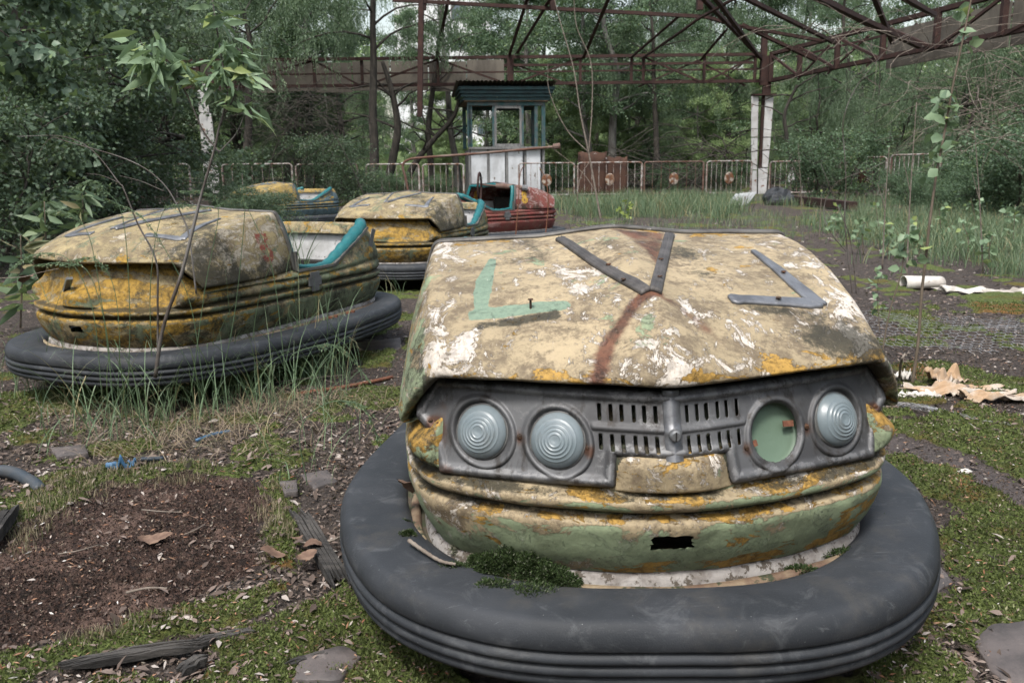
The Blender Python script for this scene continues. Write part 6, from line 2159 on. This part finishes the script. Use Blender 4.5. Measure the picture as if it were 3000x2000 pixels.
for (px, bot, top) in ((2445, 700, 610), (2530, 745, 640), (2600, 760, 660), (2690, 770, 640), (2760, 720, 610), (2830, 760, 650), (2905, 800, 680), (2965, 740, 600), (2580, 700, 600), (2860, 690, 580)):
    Yw = G(px, bot)[1]
    sapling('weed', 'light green leafy weed standing in the tall grass at right', 'weed', [[(px, bot), (px + random.uniform(-8, 8), (top + bot) / 2), (px + random.uniform(-16, 16), top), .006, .0025]],
            [(px + random.uniform(-14, 14), top + (bot - top) * t, random.uniform(-.1, .1), 4, .075, .055, .03, 0) for t in (0, .12, .25, .4, .55, .7)], Yw, M['stem_brown'], M['sap'], 'leafy weeds in the tall grass')
for q, (px, bot, top, dx) in enumerate(((2655, 830, 300, 30), (2350, 640, 420, -12), (2880, 800, 380, -25), (2400, 700, 560, 8), (2585, 790, 430, 20))):
    Yw = G(px, bot)[1]
    sapling('thin_stem', ['bare straight whip standing beyond the tall sapling', 'short bare whip before the steel beam at the back', 'bare whip leaning left near the right photo edge', 'very short bare whip behind the car shoulder', 'thin bare whip left of the tall sapling'][q], 'stem',
            [[(px, bot), (px + dx * .4, (top + bot) / 2), (px + dx, top), .007, .0025], [(px + dx * .4, (top + bot) / 2), (px + dx * .4 - 22, (top * .7 + bot * .3)), .004, .0015]],
            [(px + dx, top, 0, 2, .04, .03, .02, 0)], Yw, M['twig'], M['sap'])

# ------------------------------------------------------------------ dry branch tangle at the right
def tangle(name, label, boxes, n, Y0, Y1, r, seed, mat, L=(.5, 1.8), roots=4):
    rr = random.Random(seed); mb = MB()
    root = None
    for (x0, y0, x1, y1, wgt) in boxes:
        for k in range(int(n * wgt)):
            Y = rr.uniform(Y0, Y1)
            p = P(rr.uniform(x0, x1), rr.uniform(y0, y1), Y)
            a = rr.uniform(0, 6.28)
            lp = limb_path(p, (math.cos(a), math.sin(a) * .5, rr.uniform(-.6, .5)), rr.uniform(*L), rr, 8, .05, .22)
            mb.tube(lp, np.linspace(r * rr.uniform(.6, 1.2), r * .25, len(lp)), 4, False)
    # rooted limbs that carry the twigs
    for k in range(roots):
        x0, y0, x1, y1, w_ = rr.choice(boxes)
        g = G(rr.uniform(x0, x1), 600); g[1] = rr.uniform(Y0, Y1); g = np.array((P(rr.uniform(x0, x1), 500, g[1])[0], g[1], 0))
        top = P(rr.uniform(x0, x1), rr.uniform(y0, y1), g[1])
        mid = (g + top) / 2 + np.array((rr.gauss(0, .25), rr.gauss(0, .2), 0))
        mb.tube(smooth_path([g, mid, top], 8), np.linspace(r * 2.0, r * .8, 17), 6)
    c = np.concatenate(mb.V).mean(0); c[2] = 0
    return single(name, label, 'dead brush', mb, mat, c)
tangle('dead_brush', 'tangle of dry grey brown twigs at the right edge of the photo', [(2650, 220, 3000, 420, .5), (2800, 120, 3000, 400, .5)], 120, 11.5, 15, .0045, 4, M['twig'], (.5, 1.8), 2)
tangle('dead_brush', 'dry lichen-grey branches lying over the roof steel at upper right', [(2300, 60, 2800, 160, 1.0)], 36, 15, 18, .007, 9, M['twig'], (.8, 2.6), 0)
tangle('dead_brush', 'dark dry twigs hanging below the far beam at left', [(700, 260, 1080, 420, .6), (820, 260, 1000, 480, .4)], 170, 22, 25, .008, 12, M['bark_dark'], (.8, 2.5))
tangle('dead_brush', 'dark bare branches behind the railing, left of the white column', [(1750, 430, 2200, 520, .6), (1900, 350, 2200, 480, .4)], 90, 28, 30, .018, 21, M['bark_dark'], (1.2, 3.0))
tangle('dead_brush', 'bare dark branches low behind the gap in the railings', [(2300, 440, 2600, 560, 1)], 80, 25.5, 28, .014, 22, M['bark_dark'], (1, 2.5))
tangle('dead_brush', 'dark bare twigs in the shade left of the pale left column', [(60, 300, 400, 560, 1)], 90, 15, 20, .012, 23, M['bark_dark'], (1, 3))
# leaning dark trunks left of the booth
for i, (pts, r, lab) in enumerate((
        ([(1132, 560), (1150, 470), (1165, 380), (1155, 300), (1140, 240), (1120, 180)], .16, 'dark curved trunk left of the leaning ones'),
        ([(1180, 560), (1215, 480), (1270, 410), (1330, 340), (1350, 260)], .13, 'dark trunk leaning right beside the booth'),
        ([(1268, 555), (1262, 480), (1255, 380), (1270, 250), (1290, 100), (1300, -20)], .13, 'slim dark trunk under the hanging angle'),
        ([(1345, 565), (1335, 470), (1320, 380), (1310, 240), (1290, 60), (1285, -20)], .14, 'grey slim trunk next to the booth wall'),
        ([(2335, 250), (2300, 330), (2305, 400), (2320, 470), (2330, 560)], .10, 'thin crooked dark trunk right of the white column'),
        ([(80, 600), (72, 480), (82, 300), (75, 100), (80, -40)], .14, 'dark straight trunk at the far left'),
        ([(320, 440), (360, 415), (400, 405), (470, 410), (540, 400)], .12, 'thick dark bough lying almost level in the left shade'))):
    Yt = [28.5, 28.8, 29.5, 30.5, 28, 14, 18][i]
    w = smooth_path([P(x, y, Yt) for x, y in pts], 8)
    base = w[0].copy(); base[2] = 0 if i != 4 else 0
    if i == 4: w = w[::-1]; base = w[0].copy(); base[2] = 0
    t = thing('leaning_tree', lab, 'tree', tuple(base))
    w = w - base
    if i != 6 and w[0][2] > .05: w = np.vstack([[w[0][0], w[0][1], 0], w])
    MB().tube(w, np.linspace(r, r * .4, len(w)), 8).build('trunk', M['bark_dark'] if i != 3 else M['bark_grey'], t, True)
    rr = random.Random(40 + i)
    for k in range(7):
        j = rr.randint(len(w) // 3, len(w) - 1); a = rr.uniform(0, 6.28)
        lp = limb_path(w[j], (math.cos(a), math.sin(a) * .5, rr.uniform(.1, .8)), rr.uniform(1, 2.4), rr, 7, .04, .2)
        MB().tube(lp, np.linspace(r * .3, .01, len(lp)), 5).build('limb', M['bark_dark'], t, True)

# ------------------------------------------------------------------ grass
def blades(base, L, W, lean, curl, seed, segs=5, az=None):
    """curved ribbon blades. base Nx3"""
    rg = np.random.default_rng(seed)
    n = len(base)
    L = np.broadcast_to(L, (n,)) * rg.uniform(.55, 1.15, n); W = np.broadcast_to(W, (n,)) * rg.uniform(.7, 1.2, n)
    a = rg.uniform(0, 2 * np.pi, n) if az is None else az
    lean = np.abs(rg.normal(lean, .18, n)); curl = np.abs(rg.normal(curl, curl * .6, n))
    hd = np.stack([np.cos(a), np.sin(a), np.zeros(n)], 1); sd = np.stack([-np.sin(a), np.cos(a), np.zeros(n)], 1)
    tw = rg.uniform(-.9, .9, n)
    sd = sd * np.cos(tw)[:, None] + hd * np.sin(tw)[:, None]
    p = base.copy(); th = lean * .4
    rows = []
    for k in range(segs + 1):
        u = k / segs
        w = W * (1 - u ** 2.2) * (.75 + .25 * min(1, u * 4))
        rows.append(np.stack([p - sd * w[:, None] / 2, p + sd * w[:, None] / 2], 1))
        th = th + (lean * .5 + curl * u) / segs * 1.6
        st = (L / segs)[:, None]
        p = p + (hd * np.sin(th)[:, None] + np.array((0, 0, 1.0)) * np.cos(th)[:, None]) * st
        p[:, 2] = np.maximum(p[:, 2], .004)
    V = np.stack(rows, 1).reshape(-1, 3)
    i = (np.arange(n) * (segs + 1) * 2)[:, None]; k = (np.arange(segs) * 2)[None]
    a0 = i + k
    F = np.stack([a0, a0 + 1, a0 + 3, a0 + 2], -1).reshape(-1, 4)
    tint = np.repeat(rg.uniform(0, 1, n), (segs + 1) * 2)
    return V, F, tint


def merge(parts):
    V, F, T, n = [], [], [], 0
    for v, f, t in parts:
        V.append(v); F.append(f + n); T.append(t); n += len(v)
    return np.concatenate(V), np.concatenate(F), np.concatenate(T)


def gxy(pts, seed, jit):
    rg = np.random.default_rng(seed); out = []
    for (px, py, n) in pts:
        g = G(px, py)
        q = rg.normal(0, 1, (n, 3)) * (jit, jit * .7, 0) + g
        q[:, 2] = 0; out.append(q)
    return np.concatenate(out)


cl = gxy([(300, 1175, 30), (345, 1160, 60), (395, 1150, 45), (440, 1130, 30), (500, 1150, 30), (560, 1160, 50), (610, 1170, 75), (650, 1160, 60), (700, 1150, 30), (770, 1120, 30), (820, 1110, 60), (870, 1110, 70),
          (920, 1100, 60), (960, 1095, 30), (380, 1230, 35), (420, 1300, 22), (560, 1250, 25), (620, 1230, 30), (860, 1180, 35), (900, 1200, 25), (1000, 1160, 18), (300, 1260, 18), (680, 1240, 14), (200, 1230, 14), (230, 1180, 18), (120, 1160, 18), (40, 1150, 14), (330, 1240, 18), (420, 1260, 14), (740, 1200, 25)], 5, .085)
cl[:, 2] = ground_h(cl[:, 0], cl[:, 1], (np.zeros(len(cl)),) * 3)
cl = cl[np.random.default_rng(70).uniform(0, 1, len(cl)) < .8] + 0
cl = np.concatenate([cl, cl[::3] + np.random.default_rng(77).normal(0, .05, (len(cl[::3]), 3)) * (1, 1, 0)])
A = blades(cl, .46 * np.random.default_rng(5).uniform(.35, 1.15, len(cl)), .0036, .48, 1.1, 6, 7)
st2 = gxy([(380, 1280, 120), (450, 1330, 120), (560, 1300, 110), (620, 1250, 150), (700, 1230, 90), (860, 1200, 160), (920, 1180, 120), (1000, 1200, 80), (300, 1220, 80), (180, 1230, 60), (760, 1300, 60), (500, 1200, 120), (900, 1330, 50)], 28, .14)
st2[:, 2] = .006
Vs_, Fs_, Ts_ = blades(st2, .17, .0022, 1.5, .8, 29, 5)
o = link('dry_grass', leaf_mesh('dry_grass', Vs_, Fs_, Ts_, M['straw'])); o['kind'] = 'stuff'
st_ = gxy([(330, 1165, 6), (400, 1150, 5), (460, 1145, 5), (560, 1160, 7), (640, 1165, 8), (720, 1140, 6), (860, 1110, 8), (930, 1100, 6), (250, 1180, 4), (540, 1150, 8), (780, 1130, 7), (300, 1180, 7)], 8, .07)
B = blades(st_, .72, .0030, .28, .55, 9, 9)
cl = gxy([(880, 1420, 5), (820, 1330, 4), (1060, 1290, 3), (900, 1380, 4), (120, 1330, 4), (1000, 1260, 4), (960, 1330, 3)], 10, .05)
C_ = blades(cl, .22, .0036, .5, 1.2, 11, 6)
V, F, T = merge([A, B, C_])
o = link('near_grass', leaf_mesh('near_grass', V, F, T, M['grass_near'])); o['kind'] = 'stuff'
# seed heads: arching stalks that end in feathery sprays
def panicles(specs, seed):
    rr = random.Random(seed); mb = MB(); pos, dr = [], []
    for (pts, Y) in specs:
        w = smooth_path([P(x, y, Y) for x, y in pts], 8)
        if True:
            mb.tube(w, np.linspace(.0017, .0007, len(w)), 4, False)
        n = len(w); s = int(n * .55)
        for i in range(s, n):
            d = w[min(i + 1, n - 1)] - w[i - 1]; d /= np.linalg.norm(d) + 1e-9
            for q in range(3):
                br = d * .8 + np.array((rr.gauss(0, .25), rr.gauss(0, .25), -rr.uniform(.1, .5)))
                L = rr.uniform(.02, .05) * (1 - .6 * (i - s) / max(1, n - s))
                tp = w[i] + br * L
                mb.tube([w[i], w[i] + br * L * .5 + (0, 0, .002), tp], .0004, 3, False)
                for z in range(5):
                    pos.append(w[i] + br * L * rr.uniform(.2, 1)); dr.append(br + np.array((rr.gauss(0, .5), rr.gauss(0, .5), rr.gauss(0, .5))))
    V, F, t = leaves(np.array(pos), np.array(dr), .011, .003)
    Vs = np.concatenate(mb.V); Fs = np.array(mb.F)
    V2 = np.concatenate([V, Vs]); F2 = np.concatenate([F, Fs + len(V)]); t2 = np.concatenate([t * .8 + .15, np.full(len(Vs), .3)])
    o = link('seed_grass', leaf_mesh('seed_grass', V2, F2, t2, M['grass_near'])); o['kind'] = 'stuff'
panicles([([(375, 1150), (380, 900), (360, 640), (310, 560), (270, 530), (215, 550)], 2.95), ([(330, 1150), (300, 900), (260, 690), (200, 625), (150, 620)], 3.0), ([(560, 1150), (600, 850), (640, 620), (600, 565), (540, 560)], 3.0),
          ([(300, 1170), (270, 900), (200, 760), (100, 745), (30, 790)], 2.9), ([(330, 1170), (310, 960), (260, 800), (190, 770), (110, 775)], 2.85), ([(450, 1150), (440, 850), (470, 640), (520, 600), (600, 605)], 3.05),
          ([(640, 1150), (690, 900), (720, 560), (700, 480), (665, 430)], 3.1), ([(840, 1130), (800, 800), (740, 640), (700, 585), (640, 600)], 3.05), ([(870, 1110), (850, 1050), (900, 1020), (990, 1015), (1080, 1110)], 2.8),
          ([(900, 1420), (880, 1260), (960, 1180), (1060, 1190), (1110, 1290)], 2.3), ([(345, 1160), (350, 980), (330, 830), (280, 760), (215, 760)], 2.9), ([(600, 1160), (560, 900), (500, 760), (420, 640), (330, 590)], 3.0)], 5)
# grass growing inside the left car and round the middle one
def carpt(cx, cy, a, w, y, z=0.0):
    return np.array((cx + w * math.cos(a) - y * math.sin(a), cy + w * math.sin(a) + y * math.cos(a), z))
bp = np.array([carpt(-1.355, 3.994, -.411, RNG.normal(0.12, .12), RNG.normal(.14, .07), .24) for _ in range(120)])
V, F, T = merge([blades(bp, .50, .007, .22, .55, 21, 7)])
o = link('cockpit_grass', leaf_mesh('cockpit_grass', V, F, T, M['grass_near'])); o['kind'] = 'stuff'

# field grass: thick to the right and in front of the railings
def field(n, polys, hgt, seed, keep=None):
    rg = np.random.default_rng(seed); out = []
    tot = sum(w for _, w in polys)
    for (poly, w) in polys:
        pa = np.array([G(x, y)[:2] for x, y in poly]); lo, hi = pa.min(0), pa.max(0)
        m = int(n * w / tot); q = rg.uniform(lo, hi, (m * 6, 2))
        ins = (poly_sdf(q[:, 0], q[:, 1], [tuple(v) for v in pa]) < -1.2 * fbm(q[:, 0] * 1.1, q[:, 1] * 1.1, 77) + .35) & (.6 * fbm(q[:, 0] * 1.2, q[:, 1] * 1.2, seed) + .4 * fbm(q[:, 0] * 4, q[:, 1] * 4, seed + 1) > .50 + .05 * rg.normal(size=len(q)))
        q = q[ins][:m]; out.append(q)
    q = np.concatenate(out); q = q[~in_cars(q[:, 0], q[:, 1], 1.05)]
    b = np.column_stack([q, ground_h(q[:, 0], q[:, 1], (np.zeros(len(q)),) * 3)])
    return b
f1 = field(9500, [([(2420, 640), (3000, 610), (3150, 640), (3150, 790), (2980, 800), (2750, 790), (2520, 770), (2440, 720)], 1.0)], .4, 31)
f2 = field(8000, [([(1560, 600), (1900, 585), (2180, 590), (2230, 620), (2150, 660), (1850, 640), (1650, 650)], 1.0)], .4, 32)
f3 = field(6000, [([(2330, 650), (2440, 640), (2560, 760), (2600, 830), (2500, 820)], .5), ([(1000, 590), (1300, 590), (1600, 570), (1900, 575), (1100, 560)], .3), ([(2000, 585), (3000, 580), (3200, 610), (2450, 620)], .8)], .3, 33)
f4 = field(7500, [([(1080, 740), (1200, 760), (1220, 900), (1130, 860)], .4), ([(2560, 830), (3000, 780), (3100, 820), (2700, 880)], .5), ([(0, 640), (200, 620), (260, 660), (60, 900), (-100, 900)], .5), ([(700, 640), (1000, 650), (1000, 700), (700, 690)], .3), ([(1640, 640), (2300, 620), (2420, 650), (2450, 720), (1650, 690)], .7), ([(2440, 720), (2620, 790), (2640, 880), (2540, 860)], .3)], .3, 34)
V, F, T = merge([blades(f1, .34 * (.45 + 1.1 * fbm(f1[:, 0] * 2.2, f1[:, 1] * 2.2, 5)), .006, .38, .95, 41, 5), blades(f2, .42 * (.45 + 1.1 * fbm(f2[:, 0] * 1.5, f2[:, 1] * 1.5, 5)), .010, .35, .8, 42, 4), blades(f3, .30, .010, .3, .7, 43, 4), blades(f4, .2, .005, .35, .8, 44, 4)])
o = link('field_grass', leaf_mesh('field_grass', V, F, T, M['grass'])); o['kind'] = 'stuff'

# ------------------------------------------------------------------ moss, litter, stalks
def scatter(n, x0, x1, y0, y1, fn, seed):
    rg = np.random.default_rng(seed)
    # denser near the camera
    y = y0 * (y1 / y0) ** rg.uniform(0, 1, n); x = rg.uniform(x0, x1, n) * (y / y1) ** .85
    k = fn(x, y) > rg.uniform(0, 1, n)
    x, y = x[k], y[k]
    k = ~in_cars(x, y, 1, .56, .92)
    x, y = x[k], y[k]
    return x, y
def moss_fn(x, y): return zones(x, y)[1]
x, y = scatter(420000, -3.4, 4.6, .75, 5.5, moss_fn, 51)
Zs = zones(x, y)
h = ground_h(x, y, Zs)
n_ = len(x)
rg = np.random.default_rng(52)
d = np.column_stack([rg.normal(0, .75, n_), rg.normal(0, .75, n_), rg.uniform(.3, 1.0, n_)])
sz = (.0065 + .004 * fbm(x * 5, y * 5, 8)) * (1 + .22 * y)
V, F, t = leaves(np.column_stack([x, y, h - .001]), d, sz, sz * .38)
t = np.clip(t * .75 + .4 * (vnoise(np.repeat(x, 4) * 11, np.repeat(y, 4) * 11, 4) - .35), 0, 1)
o = link('moss', leaf_mesh('moss', V, F, t, M['moss'])); o['kind'] = 'stuff'
# crumbs of soil
x, y = scatter(150000, -2.6, .3, 1.0, 2.6, lambda a, b: zones(a, b)[0] * .9, 55)
h = ground_h(x, y); n_ = len(x)
d = rg.normal(size=(n_, 3))
V, F, t = leaves(np.column_stack([x, y, h + .002]), d, .0055, .005)
o = link('soil_crumbs', leaf_mesh('soil_crumbs', V, F, t, leaf_mat('dark_soil_crumbs', (0.016, 0.011, 0.009), (0.085, 0.052, 0.04), (0.16, 0.11, 0.09), 0.0, 0.95))); o['kind'] = 'stuff'
# dry stalks standing out of the moss by the soil
stp = [gpoly([(60, 1640), (0, 1560), (160, 1420), (330, 1375), (640, 1375), (640, 1410), (330, 1440), (200, 1500)]), gpoly([(760, 1440), (830, 1430), (850, 1580), (780, 1640)]),
       gpoly([(640, 1290), (700, 1290)] + [(700, 1300), (640, 1300)]), gpoly([(1090, 1660), (1160, 1700), (1180, 1790), (1120, 1780)]), gpoly([(120, 1900), (400, 1850), (560, 1810), (330, 1900)])]
x, y = scatter(110000, -2.6, .6, .85, 2.6, lambda a, b: union(a, b, stp, .03), 57)
V, F, t = blades(np.column_stack([x, y, ground_h(x, y)]), .026, .0021, .25, .5, 58, 3)
o = link('moss_stalks', leaf_mesh('moss_stalks', V, F, t, M['stalks'])); o['kind'] = 'stuff'
# crumbs, bark bits and needles all over the floor
x, y = scatter(150000, -4, 5, .8, 5, lambda a, b: .3 + .6 * fbm(a * 4, b * 4, 71), 66)
h = ground_h(x, y); n_ = len(x)
d = np.random.default_rng(67).normal(size=(n_, 3)) * (1, 1, .5)
V, F, t = leaves(np.column_stack([x, y, h + .003]), d, .011 * (.6 + .2 * y), .0032 * (.6 + .3 * y))
o = link('floor_debris', leaf_mesh('floor_debris', V, F, t, leaf_mat('floor_debris_colours', (0.02, 0.015, 0.012), (0.13, 0.095, 0.07), (0.30, 0.26, 0.21), 0.0, 0.9))); o['kind'] = 'stuff'
# leaf litter
def litter_fn(x, y):
    s, m, b = zones(x, y)
    near = .10 + .22 * sstep(3.5, 6, y) + .55 * sstep(.42, .62, fbm(x * 1.7, y * 1.7, 61))
    band = np.exp(-((y - 2.75) / .45) ** 2) * (x < -.1) * .9
    return np.clip((near + band) * (1 - .75 * m) * (1 - .8 * s), 0, 1)
x, y = scatter(125000, -9, 11, .8, 15, litter_fn, 62)
n_ = len(x); h = ground_h(x, y)
d = np.column_stack([rg.normal(size=n_), rg.normal(size=n_), rg.normal(0, .28, n_)])
sz = .010 + .034 * rg.uniform(0, 1, n_) ** 2.2 * np.clip(.55 + y * .11, .5, 1.6)
V, F, t = leaves(np.column_stack([x, y, h + .008]), d, sz, sz * rg.uniform(.22, .55, n_), .72, True)
o = link('leaf_litter', leaf_mesh('leaf_litter', V, F, t, M['litter'])); o['kind'] = 'stuff'
x, y = scatter(9000, -2.6, 3.6, .8, 4, lambda a, b: np.full(len(a), .8), 65)
n_ = len(x); h = ground_h(x, y)
V, F, t = leaves(np.column_stack([x, y, h + .007]), np.column_stack([rg.normal(size=n_), rg.normal(size=n_), rg.normal(0, .3, n_)]), rg.uniform(.006, .02, n_), .0035, .5)
o = link('needle_litter', leaf_mesh('needle_litter', V, F, t, leaf_mat('brown_scraps', (0.2, 0.09, 0.05), (0.32, 0.2, 0.13), (0.5, 0.48, 0.45), 0.0, 0.9))); o['kind'] = 'stuff'

# moss and dirt caught on the deck of the front car
def deck_moss(spec, mat, name, seed, L):
    rg = np.random.default_rng(seed); P0, D0 = [], []
    ca, sa = math.cos(.032), math.sin(.032)
    for (px, py, depth, r, hgt, n) in spec:
        c = PZ(px, py, .236)
        q = rg.normal(0, 1, (n, 3)); q /= np.linalg.norm(q, axis=1)[:, None]; q[:, 2] = np.abs(q[:, 2])
        f = rg.uniform(.55, 1, n)[:, None] * (.75 + .5 * vnoise(q[:, 0] * 2.5 + px, q[:, 1] * 2.5, 3))[:, None]
        P0.append(c + q * f * np.array((r, r * .5, hgt * 1.25)) - (0, 0, .012)); D0.append(q + rg.normal(0, .5, q.shape))
    V, F, t = leaves(np.concatenate(P0), np.concatenate(D0), L, L * .4)
    o = link(name, leaf_mesh(name, V, F, t, mat)); o['kind'] = 'stuff'
deck_moss([(1440, 1660, 1.335, .026, .030, 2600), (1500, 1660, 1.325, .034, .040, 4200), (1560, 1672, 1.315, .036, .036, 4200), (1610, 1685, 1.305, .035, .026, 3400), (1655, 1692, 1.30, .03, .016, 1800), (1400, 1640, 1.35, .022, .018, 1500), (1300, 1560, 1.42, .018, .012, 700),
           (1330, 1648, 1.36, .03, .008, 900), (1450, 1700, 1.30, .04, .009, 1300), (1560, 1716, 1.28, .05, .008, 1400), (1195, 1563, 1.52, .016, .016, 900), (1190, 1520, 1.55, .010, .008, 300),
           (2460, 1610, 1.44, .045, .010, 1300), (2350, 1655, 1.37, .03, .008, 700), (2575, 1455, 1.66, .02, .010, 500), (2585, 1520, 1.56, .022, .016, 900), (2570, 1400, 1.75, .02, .01, 300)], M['moss_dark'], 'deck_moss', 71, .006)
deck_moss([(1370, 1600, 1.37, .032, .034, 3600), (1350, 1560, 1.42, .02, .02, 1000), (1300, 1500, 1.50, .014, .012, 500), (1610, 1662, 1.31, .01, .01, 300), (1420, 1620, 1.35, .02, .02, 900)], M['lichen'], 'deck_lichen', 72, .0075)
